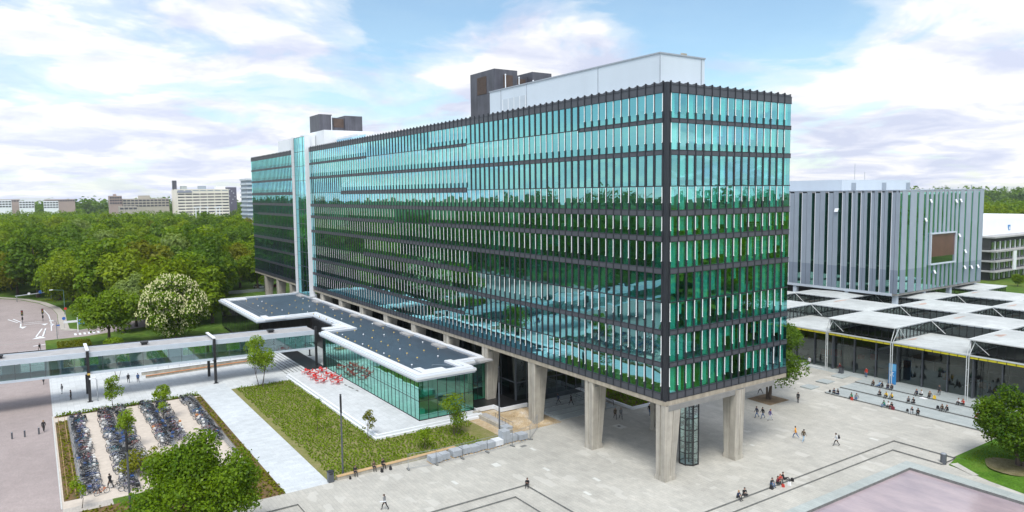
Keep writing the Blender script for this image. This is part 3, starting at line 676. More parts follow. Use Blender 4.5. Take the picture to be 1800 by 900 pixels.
    for k in range(5): mb.box(-34.0 + 1.7 * k, -34.0 + 1.7 * (k + 1), 4.3, 15.6, 0.0, 0.58 - 0.116 * k); mb.box(-34.0 + 1.7 * (k + 1) - 0.10, -34.0 + 1.7 * (k + 1) + 0.002, 4.29, 15.61, 0.58 - 0.116 * k - 0.02, 0.583 - 0.116 * k, 1)
    part('broad_stair', mb, [M['steps'], M['kerb']], T)
    mb = MB()
    for y in (12.2, 15.4):
        mb.cyl((-34.2, y, 1.5), (-26.0, y, 0.95), 0.05, n=6); mb.cyl((-34.2, y, 1.1), (-26.0, y, 0.55), 0.03, n=6)
        for t in (0.0, 0.33, 0.66, 1.0): mb.cyl((-34.2 + 8.2 * t, y, 0.0), (-34.2 + 8.2 * t, y, 1.5 - 0.55 * t), 0.04, n=6)
    part('handrail', mb, M['grey_metal'], T)
    mb = MB(); mb.box(-36.0, -30.5, 15.7, 16.6, 0.0, 0.7); mb.box(-62, -23.0, 16.62, 16.88, 0.0, 0.42); mb.box(-23.2, -22.95, 16.89, 40, 0.0, 0.42); part('planter_edge', mb, M['fascia'], T)
tower_block()

# glass-cased spiral stair under the corner
def spiral():
    c = (-2.75, 7.1); R = 1.22
    T = thing('spiral_stair', 'octagonal glass-cased black spiral stair standing behind the corner column', 'spiral stair', (c[0], c[1], 0))
    pts = [(c[0] + R * math.cos(PI / 8 + k * PI / 4), c[1] + R * math.sin(PI / 8 + k * PI / 4)) for k in range(8)]
    mb = MB()
    for x, y in pts: mb.box(x - 0.055, x + 0.055, y - 0.055, y + 0.055, 0.0, 9.14)
    for z in (0.1, 1.55, 3.0, 4.5, 6.0, 7.5, 9.05):
        for k in range(8): mb.cyl((*pts[k], z), (*pts[(k + 1) % 8], z), 0.055 if z != 0.1 else 0.09, n=4)
    part('frame', mb, M['black'], T)
    mb = MB()
    for k in range(8): a, b = pts[k], pts[(k + 1) % 8]; mb.quad((*a, 0.1), (*b, 0.1), (*b, 9.0), (*a, 9.0))
    part('glass_casing', mb, M['glass_case'], T)
    mb = MB(); mb.cyl((*c, 0), (*c, 9.14), 0.09, n=8); part('newel', mb, M['black'], T)
    mb = MB(); n = 50; prev = None
    for k in range(n):
        t = k * 0.36; z = 0.18 * (k + 1); a0, a1 = t, t + 0.34
        mb.prism([(c[0] + 0.08 * math.cos(a0), c[1] + 0.08 * math.sin(a0)), (c[0] + 0.95 * math.cos(a0), c[1] + 0.95 * math.sin(a0)), (c[0] + 0.95 * math.cos(a1), c[1] + 0.95 * math.sin(a1))], z - 0.05, z)
        q = (c[0] + 0.97 * math.cos(a0), c[1] + 0.97 * math.sin(a0), z + 0.95)
        if k % 2 == 0: mb.cyl((q[0], q[1], z), q, 0.018, n=4)
        if prev: mb.cyl(prev, q, 0.03, n=4)
        prev = q
    part('treads', mb, M['black'], T)
    mb = MB(); mb.prism([(x, y) for x, y in pts], 0.005, 0.09); part('base', mb, M['galv'], T)
spiral()

# ================================================================== LOW PAVILION
def pavilion():
    T = thing('pavilion', 'low teal-glazed pavilion with dark flat roof and thick white fascia', 'building', (-36, -14, 0))
    zr = 7.15
    # outline of the roof (counter-clockwise), and of the glass below it
    roof = [(-35.5, -14.4), (-35.5, -4.2), (-39.7, -4.2), (-39.7, 0.7), (-137.6, 0.7), (-137.6, -20.8), (-100.2, -20.8), (-100.2, -8.4), (-78.4, -8.4), (-78.4, -14.4)]
    def inset(poly, d):
        out = []; n = len(poly)
        for k in range(n):
            p, q, r = Vector(poly[k - 1]), Vector(poly[k]), Vector(poly[(k + 1) % n])
            d1 = (q - p).normalized(); d2 = (r - q).normalized(); n1 = Vector((-d1.y, d1.x)); n2 = Vector((-d2.y, d2.x))
            out.append(tuple(q + (n1 + n2) * d))
        return out
    def ring(mb, A, B, za, zb, mi=0):
        n = len(A)
        for k in range(n):
            a, b = A[k], A[(k + 1) % n]; c, d = B[(k + 1) % n], B[k]; mb.quad((*a, za), (*b, za), (*c, zb), (*d, zb), mi)
    mb = MB()
    o = inset(roof, 0.0); o1 = inset(roof, 0.35); o2 = inset(roof, 1.35); o3 = inset(roof, 1.6)
    lo = inset(roof, 0.12)
    ring(mb, lo, lo, 6.58, 6.84, 1); ring(mb, lo, o, 6.84, 6.86, 1); ring(mb, o, o, 6.86, 7.26); ring(mb, o, o1, 7.26, 7.28, 1); ring(mb, o1, o1, 7.28, 7.54); ring(mb, o1, o2, 7.54, 7.54); ring(mb, o2, o2, 7.54, 7.16, 1)
    part('fascia', mb, [M['fascia'], M['blue_alu']], T)
    mb = MB()
    mb.v = [(x, y, zr) for x, y in o2] + [(x, y, 6.59) for x, y in lo]; n = len(o2)
    mb.f = [tuple(range(n)), tuple(range(2 * n - 1, n - 1, -1))]; mb.m = [0, 1]
    part('roof', mb, [M['roofing'], M['white']], T)
    # white service upstands and the raised strip along the tower
    mb = MB()
    for (x0, x1, y0, y1) in ((-38.6, -37.2, -12.6, -8.6), (-40.4, -38.7, -12.6, -11.4), (-82.0, -79.6, -12.6, -7.6), (-84.5, -82.1, -9.6, -7.6), (-101.6, -99.2, -18.9, -14.6), (-104.5, -101.7, -18.9, -17.6), (-136, -134, -19, -14.5), (-42.2, -37.5, -6.2, -5.0)): mb.box(x0, x1, y0, y1, zr, zr + 0.30)
    part('roof_upstand', mb, M['fascia'], T)
    mb = MB()
    for k in range(1, 9): x = -0.8 - 13.1 * (k + 2); mb.box(x - 1.9, x + 1.9, -1.9, 0.55, zr, zr + 0.28); mb.box(x - 9.0, x - 1.92, -0.75, 0.5, zr, zr + 0.22)
    part('roof_kerb', mb, M['roof_grey'], T)
    rng = random.Random(2); spots = []
    for row, (y0, n, xa, xb) in enumerate(((-12.0, 14, -42, -76), (-8.6, 18, -44, -118), (-5.4, 15, -43, -125), (-2.8, 14, -48, -128), (-15.5, 6, -104, -132), (-12.5, 7, -102, -134))):
        for k in range(n): spots.append((xa + (xb - xa) * (k + 0.5) / n + rng.uniform(-0.7, 0.7), y0 + rng.uniform(-0.3, 0.3)))
    for i, (x, y) in enumerate(spots):
        mb = MB(); mb.cyl((x, y, zr), (x, y, zr + 0.28), 0.08, n=8); mb.cyl((x, y, zr + 0.28), (x, y, zr + 0.42), 0.15, 0.09, n=8, mi=1)
        part('roof_vent', mb, [M['galv'], M['white'] if i % 4 == 0 else M['ochre']], T)
    mb = MB()
    pts = [(-38.6, -6.6, zr + 0.25), (-41.0, -9.0, zr + 0.25)]
    mb.cyl(pts[0], pts[1], 0.03, n=5)
    for q in pts: mb.cyl((q[0], q[1], zr), q, 0.05, n=6)
    for (a, b) in (((-44, -12.4), (-76, -12.4)), ((-102, -17.2), (-134, -17.2))):
        mb.cyl((*a, zr + 0.12), (*b, zr + 0.12), 0.02, n=4)
    part('safety_line', mb, M['galv'], T)
    # glass walls with mullions: two tiers
    zb, zt, zm = 0.62, 6.58, 3.55
    def wall(a, b, n, tier=True, gm='glass_teal'):
        gl = MB(); fr = MB(); a = Vector((*a, 0)); b = Vector((*b, 0)); d = (b - a) / n; nrm = Vector((d.y, -d.x, 0)).normalized()
        for k in range(n):
            p, q = a + d * k, a + d * (k + 1); j = rng.uniform(-0.006, 0.006)
            for z0, z1 in (((zb, zm), (zm, zt)) if tier else ((zb, zt),)):
                gl.quad((p.x + nrm.x * j, p.y + nrm.y * j, z0), (q.x - nrm.x * j, q.y - nrm.y * j, z0), (q.x - nrm.x * j, q.y - nrm.y * j, z1), (p.x + nrm.x * j, p.y + nrm.y * j, z1))
            fr.cyl((p.x, p.y, zb), (p.x, p.y, zt), 0.05, n=4)
        fr.cyl((b.x, b.y, zb), (b.x, b.y, zt), 0.05, n=4)
        if tier: fr.cyl((a.x, a.y, zm), (b.x, b.y, zm), 0.045, n=4)
        fr.cyl((a.x, a.y, zb + 0.06), (b.x, b.y, zb + 0.06), 0.07, n=4)
        part('glass_wall', gl, M[gm], T); part('glazing_frame', fr, M['black'], T)
    wall((-77.6, -13.9), (-35.9, -13.9), 30); wall((-35.9, -13.9), (-35.9, -4.6), 6); wall((-35.9, -4.6), (-40.1, -4.6), 3); wall((-40.1, -4.6), (-40.1, 0.3), 3)
    wall((-100.6, -20.2), (-100.6, -8.8), 5, True, 'glass_dark'); wall((-137, -20.2), (-100.6, -20.2), 22, False, 'glass_dark'); wall((-137, 0.3), (-137, -20.2), 12, False, 'glass_dark')
    mb = MB(); mb.box(-100.55, -77.65, -8.6, -8.3, 0.62, 6.44, 0); mb.box(-77.9, -77.62, -13.9, -8.3, 0.62, 6.44, 0); part('dark_wall', mb, M['black_pave'], T)
    mb = MB(); mb.box(-99, -79.0, -7.6, -2.0, 0.65, 6.3); mb.box(-76, -56, -7.2, -2, 0.65, 6.3); mb.box(-52, -46, -5.5, -2, 0.65, 6.3); part('inner_core', mb, M['interior'], T)
    mb = MB(); mb.box(-135.8, -101.6, -19.2, -1.0, 0.65, 6.45); part('inner_room', mb, solid('dark_timber_lining', (0.085, 0.065, 0.055), 0.6, 0.3, 1.2, stretch=(1.5, 1.5, 0.1)), T)
    mb = MB(); mb.box(-137, -40.2, -13.8, 0.2, 0.58, 0.63); mb.box(-40.2, -36, -13.8, -4.7, 0.58, 0.63); mb.box(-136.9, -100.7, -20.1, -13.81, 0.58, 0.63); mb.box(-77.4, -38, -13.2, -6.5, 3.45, 3.62); part('floor', mb, M['steps'], T)
    mb = MB()
    for k in range(9): mb.box(-74 + 4.3 * k, -73.0 + 4.3 * k, -12.4, -11.6, 0.63, 1.35); mb.box(-73.6 + 4.3 * k, -72.4 + 4.3 * k, -11.8, -10.6, 3.62, 4.4)
    part('furniture', mb, M['white'], T)
    mb = MB()
    for k in range(60):
        x = -136.6 + 0.6 * k
        if (k // 6) % 2 == 0: mb.box(x, x + 0.55, -20.0 + 0.08 * (k % 2), -19.9 + 0.08 * (k % 2), 0.7, 6.3)
    part('curtain', mb, solid('brown_curtain', (0.16, 0.11, 0.09), 0.8, 0.15, 2.0), T)
    # terrace: pale paved deck with a white edge and the low stair at its far end
    mb = MB(); mb.box(-76.5, -33.9, -21.3, -13.92, -0.02, 0.60); mb.box(-35.88, -33.9, -13.91, -4.8, -0.02, 0.60); part('terrace_deck', mb, M['plaza_pale'], T)
    mb = MB(); mb.box(-75.4, -33.5, -21.7, -21.32, 0.10, 0.70); mb.box(-33.88, -33.5, -21.3, -4.5, 0.10, 0.70); mb.box(-75.6, -33.3, -21.95, -21.72, 0.02, 0.34, 0); mb.box(-33.49, -33.3, -21.7, -4.5, 0.02, 0.34, 0); part('terrace_edge', mb, M['fascia'], T)
    mb = MB(); mb.box(-100.1, -77.2, -17.3, -8.65, -0.02, 0.61); part('dark_deck', mb, M['black_pave'], T)
    mb = MB()
    for k in range(6):
        y = -17.32 - 0.62 * k; mb.box(-95.5 + 1.6 * k * 0.6, -76.52, y - 0.62, y, 0.0, 0.60 - 0.098 * k); mb.box(-95.5 + 1.6 * k * 0.6, -76.52, y - 0.63, y - 0.50, 0.585 - 0.098 * k, 0.604 - 0.098 * k, 1)
    part('terrace_stair', mb, [M['plaza_pale'], M['kerb']], T)
    mb = MB(); mb.cyl((-88.5, -13.1, 0.6), (-88.5, -13.1, 6.5), 0.16, n=8); mb.cyl((-88.5, -13.1, 0.6), (-88.5, -13.1, 0.7), 0.4, n=10); part('post', mb, M['black'], T)
    mb = MB(); mb.box(-34.9, -34.5, -5.4, -4.2, 0.02, 0.75); mb.box(-34.5, -24.9, -5.2, -4.75, 0.0, 0.55); part('ramp_wall', mb, M['concrete'], T)
    mb = MB(); mb.box(-34.4, -28.2, -4.7, -3.3, 0.0, 0.30); part('ramp_slab', mb, M['roof_grey'], T)
pavilion()

# ================================================================== SKYBRIDGE
def skybridge():
    T = thing('footbridge', 'long glazed footbridge on black portal frames crossing above the pale paving', 'footbridge', (-82.4, -33.5, 0))
    y0, y1, xa, xb = -96.0, -14.6, -85.2, -79.6
    def zz(y): return 0.02 * (-33.5 - y)
    def slab(mb, xa, xb, z0, z1, mi=0, ya=y0, yb=y1):
        mb.hexa([(xa, ya, z0 + zz(ya)), (xb, ya, z0 + zz(ya)), (xb, yb, z0 + zz(yb)), (xa, yb, z0 + zz(yb)), (xa, ya, z1 + zz(ya)), (xb, ya, z1 + zz(ya)), (xb, yb, z1 + zz(yb)), (xa, yb, z1 + zz(yb))], mi)
    mb = MB(); slab(mb, xa + 0.25, xb - 0.25, 7.35, 7.80); part('roof', mb, M['roof_grey'], T)
    mb = MB(); slab(mb, xb - 0.24, xb, 7.10, 7.95); slab(mb, xa, xa + 0.24, 7.10, 7.95); slab(mb, xb - 0.3, xb + 0.05, 4.25, 4.62); slab(mb, xa - 0.05, xa + 0.3, 4.25, 4.62); part('fascia', mb, M['blue_alu'], T)
    mb = MB(); slab(mb, xa + 0.02, xa + 0.12, 7.952, 8.10); slab(mb, xb - 0.34, xb - 0.26, 7.81, 7.86); part('roof_rail', mb, M['black'], T)
    mb = MB(); slab(mb, xa + 0.31, xb - 0.31, 4.22, 4.58); part('floor', mb, M['roof_grey'], T)
    n = 40; gl = []
    w = (y1 - y0) / n
    for k in range(n):
        a, b = y0 + w * k, y0 + w * (k + 1); mb = MB(); x = xb - 0.10
        mb.quad((x, a, 4.62 + zz(a)), (x, b, 4.62 + zz(b)), (x, b, 7.10 + zz(b)), (x, a, 7.10 + zz(a))); part('window_pane', mb, M['glass_clear'], T)
    mb = MB(); x = xa + 0.10
    for k in range(n):
        a, b = y0 + w * k, y0 + w * (k + 1); mb.quad((x, a, 4.62 + zz(a)), (x, b, 4.62 + zz(b)), (x, b, 7.10 + zz(b)), (x, a, 7.10 + zz(a)))
    part('rear_glazing', mb, M['glass_clear'], T)
    mb = MB()
    for k in range(n + 1):
        a = y0 + w * k
        for x in (xb - 0.10, xa + 0.10): mb.box(x - 0.03, x + 0.03, a - 0.03, a + 0.03, 4.62 + zz(a), 7.10 + zz(a))
        if k % 1 == 0: mb.box(xb - 0.115, xb - 0.085, a, a, 5.6, 5.6)
    for x in (xb - 0.14, xa + 0.14): mb.cyl((x, y0, 5.65 + zz(y0)), (x, y1, 5.65 + zz(y1)), 0.025, n=4)
    part('mullion', mb, M['grey_metal'], T)
    mb = MB(); rng = random.Random(3)
    for k in range(0, n, 3):
        a = y0 + w * (k + rng.random()); mb.box(xa + 0.5, xa + 0.62, a, a + 2.6, 4.62 + zz(a), 6.9 + zz(a))
    part('inner_panel', mb, M['white'], T)
    for y in (-33.5, -53.4, -73.3):
        mb = MB(); h = 8.25 + zz(y)
        mb.box(xb + 0.02, xb + 0.40, y - 0.22, y + 0.22, 0, h); mb.box(xa - 0.40, xa - 0.02, y - 0.22, y + 0.22, 0, h); mb.box(xa - 0.40, xb + 0.40, y - 0.2, y + 0.2, 3.95 + zz(y), 4.21 + zz(y))
        mb.box(xb - 0.1, xb + 0.6, y - 0.4, y + 0.4, 0, 0.04)
        f = part('portal_frame', mb, M['black'], T)
        mb = MB(); mb.box(xa - 0.42, xb + 0.42, y - 0.24, y + 0.24, h + 0.002, h + 0.22); part('beam_cap', mb, M['white'], f)
    mb = MB(); mb.box(xb + 0.02, xb + 0.36, -14.9, -14.5, 0, 8.4); part('end_post', mb, M['black'], T)
    for y in (-44.5, -22.5, -65.5):
        mb = MB(); z = 7.8 + zz(y); mb.box(-83.2, -82.2, y - 0.45, y + 0.45, z, z + 0.35); mb.box(-83.4, -82.0, y - 0.6, y + 0.6, z + 0.36, z + 0.55); part('roof_fan', mb, M['black'], T)
    mb = MB(); mb.box(-79.15, -78.95, -53.6, -53.2, 4.6, 4.9); part('lamp', mb, M['ochre'], T)
skybridge()
# ================================================================== HALL WITH THE CHEQUERED ROOF
def hall():
    T = thing('hall', 'broad glass hall under a chequerboard of high and low white roof panels', 'building', (-6, 62, 0.6))
    XS = [-66.35 + 12.0 * k for k in range(11)]; YS = [62.2 + 12.05 * k for k in range(7)]
    ZH, ZL = 10.38, 7.94
    def high(i, j): return (i + j) % 2 == 0
    roofm = [M['hall_roof'], M['rust'], M['hall_white']]
    rng = random.Random(5)
    npan = 0
    far = MB()
    for j in range(6):
        for i in range(10):
            if XS[i + 1] < -22 and YS[j] > 92: continue
            z = ZH if high(i, j) else ZL; x0, x1, y0, y1 = XS[i], XS[i + 1], YS[j], YS[j + 1]
            e = 0.28 if high(i, j) else -0.02
            mb = MB()
            ya = y0 - (0.9 if j == 0 else e); xm, ym = (x0 + x1) / 2, (y0 + y1) / 2
            mb.box(x0 - e, x1 + e, ya, y1 + e, z - 0.16, z, 2)
            c = [(x0 - e + 0.2, ya + 0.2, z + 0.004), (x1 + e - 0.2, ya + 0.2, z + 0.004), (x1 + e - 0.2, y1 + e - 0.2, z + 0.004), (x0 - e + 0.2, y1 + e - 0.2, z + 0.004)]; top = (xm, ym, z + 0.30)
            for k in range(4): mb.tri(c[k], c[(k + 1) % 4], top, 0)
            if rng.random() < 0.85:   # rusty run-off patch along the low edge
                a = rng.uniform(0.5, 5); l = rng.uniform(2.5, 5.5); w = rng.uniform(0.5, 1.5); o = rng.uniform(0.7, 2.0)
                n = 14; ctr = (x0 + o + w / 2, y0 + a + l / 2); i0 = len(mb.v)
                zc = lambda x, y: z + 0.30 * (1 - max(abs(x - xm), abs(y - ym)) / 6.2) + 0.012
                for k in range(n):
                    t = 2 * PI * k / n; rr = 1 + 0.25 * math.sin(3 * t + a) + rng.uniform(-.12, .12); x = ctr[0] + w / 2 * rr * math.cos(t); y = ctr[1] + l / 2 * rr * math.sin(t); mb.v.append((x, y, zc(x, y)))
                mb.f.append(tuple(range(i0, i0 + n))); mb.m.append(1)
            part('roof_panel', mb, roofm, T)
            npan += 1
    # clerestory trusses with glazing on every side of a raised panel
    for j in range(6):
        for i in range(10):
            if XS[i + 1] < -22 and YS[j] > 92 or not high(i, j): continue
            x0, x1, y0, y1 = XS[i], XS[i + 1], YS[j], YS[j + 1]; mb = MB(); gb = MB(); s = 0.05
            sides = [((x0, y0), (x1, y0)), ((x1, y0), (x1, y1)), ((x1, y1), (x0, y1)), ((x0, y1), (x0, y0))]
            for a, b in sides:
                a = Vector((*a, 0)); b = Vector((*b, 0)); d = b - a; nv = Vector((d.y, -d.x, 0)).normalized()
                for k in range(11):
                    p = a + d * k / 10 + nv * 0.03; mb.cyl((p.x, p.y, ZL + 0.1), (p.x, p.y, ZH - 0.16), 0.06, n=4, mi=0)
                mb.cyl((a.x, a.y, ZH - 0.40), (b.x, b.y, ZH - 0.40), 0.07, n=4, mi=0); mb.cyl((a.x, a.y, ZL + 0.30), (b.x, b.y, ZL + 0.30), 0.05, n=4, mi=0)
                for k in range(10):
                    p = a + d * (k + 0.12) / 10 + nv * 0.05; q = a + d * (k + 0.88) / 10 + nv * 0.05; mb.cyl((p.x, p.y, ZH - 0.24), (q.x, q.y, ZH - 0.24), 0.09, n=4, mi=2)
                gb.quad((a.x, a.y, ZL + 0.05), (b.x, b.y, ZL + 0.05), (b.x, b.y, ZH - 0.2), (a.x, a.y, ZH - 0.2))
                p = a + nv * 0.5; q = a + d * 0.22 + nv * 0.25; mb.cyl((p.x, p.y, ZH + 0.05), (q.x, q.y, ZL + 0.25), 0.065, n=6, mi=1)
                mb.cyl((a.x + nv.x * .1, a.y + nv.y * .1, ZH - 0.02), (b.x + nv.x * .1, b.y + nv.y * .1, ZH - 0.02), 0.08, n=6, mi=1)
            t = part('clerestory_truss', mb, [M['black'], M['hall_white'], M['blue_alu']], T); part('clerestory_glass', gb, M['glass_dark'], t)
    # front: white eaves, yellow band, glass, posts
    yf = 61.4
    mb = MB(); gy = MB()
    for i in range(10):
        x0, x1 = XS[i], XS[i + 1]; mb.box(x0 + 0.03, x1 - 0.03, yf - 0.22, yf - 0.05, ZL - 0.24, ZL - 0.02, 0)
        n = 9
        for k in range(n):
            a = x0 + 0.25 + (x1 - x0 - 0.5) * k / n; b = x0 + 0.25 + (x1 - x0 - 0.5) * (k + 1) / n - 0.12; gy.box(a, b, yf - 0.14, yf - 0.02, ZL - 0.60, ZL - 0.30)
        part('yellow_band', gy, M['yellow'], T); gy = MB()
    part('eaves', mb, M['hall_white'], T)
    mb = MB(); mb.box(XS[0], XS[-1], yf + 0.05, yf + 0.2, ZL - 0.72, ZL - 0.17); part('head_beam', mb, M['black'], T)
    mb = MB()
    for i in range(10):
        for k in range(3): a = XS[i] + 4 * k; mb.quad((a, 63.6, 0.62), (a + 4, 63.6, 0.62), (a + 4, 63.6, ZL - 0.2), (a, 63.6, ZL - 0.2))
    part('front_glass', mb, M['glass_dark'], T)
    mb = MB()
    for i in range(10):
        for k in range(3): a = XS[i] + 4 * k; mb.box(a - 0.10, a + 0.10, 63.3 if k else 62.9, 63.58, 0.6, ZL - 0.2)
    part('glazing_post', mb, M['grey_metal'], T)
    for x in XS:
        mb = MB()
        for s in (-0.16, 0.16): mb.cyl((x + s, yf - 0.35, 0.6), (x + s, yf - 0.35, ZL - 0.1), 0.075, n=8); mb.cyl((x + s, yf - 0.35, ZL - 0.1), (x + s * 2.2 + 0.4, yf + 0.5, ZH), 0.07, n=6)
        for z in (3.0, 5.5): mb.box(x - 0.16, x + 0.16, yf - 0.38, yf - 0.32, z, z + 0.06)
        part('column', mb, M['hall_white'], T)
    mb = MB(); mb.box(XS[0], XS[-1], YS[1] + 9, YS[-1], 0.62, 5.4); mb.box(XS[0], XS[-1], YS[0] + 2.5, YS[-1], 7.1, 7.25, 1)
    for i in range(0, 10):
        for dy in (6, 14): mb.cyl((XS[i], YS[0] + dy, 0.6), (XS[i], YS[0] + dy, 7.1), 0.15, n=8, mi=1)
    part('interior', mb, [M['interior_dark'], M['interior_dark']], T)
    mb = MB(); rng = random.Random(8)
    for k in range(16):
        x = rng.uniform(-30, 22); y = rng.uniform(66, 76); mb.box(x, x + rng.uniform(0.8, 2.4), y, y + 0.8, 0.62, rng.uniform(1.2, 1.9), k % 3)
    mb.box(14.5, 22, 66.5, 66.8, 0.62, 5.0, 1)
    part('hall_furniture', mb, [M['red'], M['brown_glaze'], M['orange_wood']], T)
    mb = MB(); mb.box(XS[0], -18.6, 61.0, 61.9, 0.6, 0.85); part('plinth', mb, M['hall_white'], T)
hall()

def flag_sign(x, y, label):
    T = thing('banner_sign', label, 'sign', (x, y, 0.6))
    mb = MB(); mb.box(x - 0.62, x + 0.62, y - 0.06, y + 0.06, 0.65, 4.15); part('panel', mb, solid('blue_banner', (0.03, 0.22, 0.52), 0.5, 0.05), T)
    mb = MB(); mb.box(x - 0.6, x + 0.6, y - 0.07, y - 0.062, 3.0, 4.1); part('light_blue_top', mb, solid('sky_blue_banner', (0.12, 0.38, 0.62), 0.5, 0.05), T)
    mb = MB()
    for a, b, c, d in ((-0.25, -0.05, 2.35, 2.45), (-0.05, 0.06, 2.2, 2.75), (0.06, 0.25, 2.62, 2.72), (-0.3, -0.2, 2.0, 2.3), (0.1, 0.3, 2.05, 2.14)): mb.box(x + a, x + b, y - 0.075, y - 0.0625, c, d)
    part('white_mark', mb, M['white'], T)
flag_sign(-6.15, 61.2, 'tall blue banner with small white mark in front of the dark hall glass')

# ================================================================== GREY STRIPED BUILDING
def grey_block():
    X1, Y0, Y1, zb, zt, zm = -22.7, 93.2, 131.8, 11.55, 33.55, 16.6
    X0 = -84.0
    T = thing('grey_office_building', 'grey office building with full-height vertical stripes standing above the white roofs', 'building', (X1, Y0, 0))
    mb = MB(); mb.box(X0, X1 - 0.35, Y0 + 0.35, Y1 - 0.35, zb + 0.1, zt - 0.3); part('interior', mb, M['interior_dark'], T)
    rng = random.Random(6)
    def pane(a, b, face):
        gl = MB()
        n = 6
        for k in range(n):
            z0 = zb + (zt - zb) * k / n; z1 = zb + (zt - zb) * (k + 1) / n; j = rng.uniform(-0.02, 0.02)
            if face == 0: gl.quad((a, Y0 + 0.03 + j, z0), (b, Y0 + 0.03 - j, z0), (b, Y0 + 0.03 - j, z1), (a, Y0 + 0.03 + j, z1))
            else: gl.quad((X1 - 0.03 + j, a, z0), (X1 - 0.03 - j, b, z0), (X1 - 0.03 - j, b, z1), (X1 - 0.03 + j, a, z1))
        part('window_strip', gl, M['glass_teal'], T)
    def panel(mb, a, b, face, d=0.0):
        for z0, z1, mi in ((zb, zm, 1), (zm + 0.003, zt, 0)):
            if face == 0: mb.box(a, b, Y0 - d, Y0 + 0.25, z0, z1, mi)
            else: mb.box(X1 - 0.25, X1 + d, a, b, z0, z1, mi)
    # left front: panels (two ribs each) and windows, stepping left from the corner
    edges = [-23.9, -25.9, -27.7, -29.8, -31.5, -33.8, -35.4, -37.7, -39.3, -41.7, -43.2, -45.8, -47.1]
    # widths read off along the front: alternately wide stripe and window strip
    wins = [(-25.2, -24.3), (-27.4, -26.6), (-29.8, -28.9), (-32.0, -31.2), (-34.2, -33.3), (-36.6, -35.6), (-39.9, -39.0), (-43.3, -42.4), (-46.7, -45.8)] + [(-46.7 - 3.4 * k, -45.8 - 3.4 * k) for k in range(1, 11)]
    stripes = []; x = X1
    for a, b in wins: stripes += [(b, x, 0), (a, b, 1)]; x = a
    for a, b, t in stripes:
        if t == 0:
            mb = MB(); m_ = (a + b) / 2; panel(mb, a, m_ - 0.05, 0); panel(mb, m_ + 0.05, b if b < X1 else X1 - 0.251, 0, 0.05); part('cladding_stripe', mb, [M['panel_light'], M['panel_dark']], T)
            mb = MB(); mb.box(a - 0.05, a + 0.05, Y0 - 0.06, Y0 - 0.002, zb, zt); part('trim', mb, M['white'], T)
        else: pane(a, b, 0)
    rw = [(93.4, 94.3), (96.5, 97.6), (100.3, 101.2), (103.3, 104.3), (105.4, 106.3), (107.4, 108.3), (109.4, 110.2), (111.4, 112.2), (113.3, 114.1), (115.3, 116.1), (117.2, 118.0), (119.2, 120.0), (122.2, 123.0), (125.4, 126.2), (128.8, 129.6), (131.7, 131.8)]
    y = Y0
    for wa, wb in rw:
        a, b = y, wa; m_ = (a + b) / 2
        if b - a > 0.15:
            for grp in ((((zb, zm, 1), (zm + 0.003, zt, 0)),) if not 106.2 < m_ < 117.6 else (((zb, zm, 1), (zm + 0.003, 17.0, 0)), ((24.0, zt, 0),))):
              mb = MB()
              for z0, z1, mi in grp:
                mb.box(X1 - 0.25, X1 + 0.06, a, m_ - 0.04, z0, z1, mi); mb.box(X1 - 0.25, X1 + 0.02, m_ + 0.04, b, z0, z1, mi)
              part('cladding_stripe', mb, [M['panel_light'], M['panel_dark']], T)
        pane(wa, wb, 1); y = wb
    mb = MB(); mb.box(X0, X1 + 0.08, Y0 - 0.08, Y1 + 0.08, zt + 0.002, zt + 0.22); part('coping', mb, M['panel_light'], T)
    mb = MB(); z0, z1 = 16.9, 24.1; ya, yb = 106.1, 117.8
    mb.box(X1 + 0.02, X1 + 0.5, ya, yb, z0, z0 + 0.3, 0); mb.box(X1 + 0.02, X1 + 0.5, ya, yb, z1 - 0.3, z1, 0); mb.box(X1 + 0.02, X1 + 0.5, ya, ya + 0.3, z0 + 0.302, z1 - 0.302, 0); mb.box(X1 + 0.02, X1 + 0.5, yb - 0.3, yb, z0 + 0.302, z1 - 0.302, 0); mb.box(X1 + 0.13, X1 + 0.2, ya + 0.3, yb - 0.3, z0 + 1.8, z1 - 0.3, 1)
    mb.box(X1 + 0.13, X1 + 0.2, ya + 0.3, yb - 0.3, z0 + 0.3, z0 + 1.79, 2)
    b_ = part('bay_window', mb, [M['blue_alu'], M['brown_glaze'], M['glass_dark']], T)
    rng = random.Random(12)
    for (yy, z) in ((103.6, 27.5), (105.6, 31.6), (117.2, 31.4), (119.4, 31.5), (119.3, 23.4), (122.5, 19.5), (122.5, 15.7), (126.0, 15.5), (129.2, 15.5), (108.3, 15.6)):
        mb = MB(); mb.hexa([(X1 + 0.1, yy, z), (X1 + 0.42, yy, z - 0.75), (X1 + 0.42, yy + 0.7, z - 0.75), (X1 + 0.1, yy + 0.7, z), (X1 + 0.16, yy, z + 0.05), (X1 + 0.48, yy, z - 0.70), (X1 + 0.48, yy + 0.7, z - 0.70), (X1 + 0.16, yy + 0.7, z + 0.05)]); part('open_vent', mb, M['white'], T)
    mb = MB(); mb.hexa([(-37.3, Y0 - 0.45, 28.9), (-36.4, Y0 - 0.45, 28.9), (-36.4, Y0 - 0.1, 29.7), (-37.3, Y0 - 0.1, 29.7), (-37.3, Y0 - 0.5, 28.95), (-36.4, Y0 - 0.5, 28.95), (-36.4, Y0 - 0.15, 29.75), (-37.3, Y0 - 0.15, 29.75)]); part('open_vent', mb, M['white'], T)
    mb = MB(); mb.box(X0, X1 - 1.0, Y0 - 0.06, Y0 - 0.01, zb - 0.6, zb - 0.01, 0); mb.box(X0, X1 - 0.05, Y0, Y1, zb - 0.5, zb - 0.02, 1); part('base_beam', mb, [M['blue_alu'], M['concrete_dark']], T)
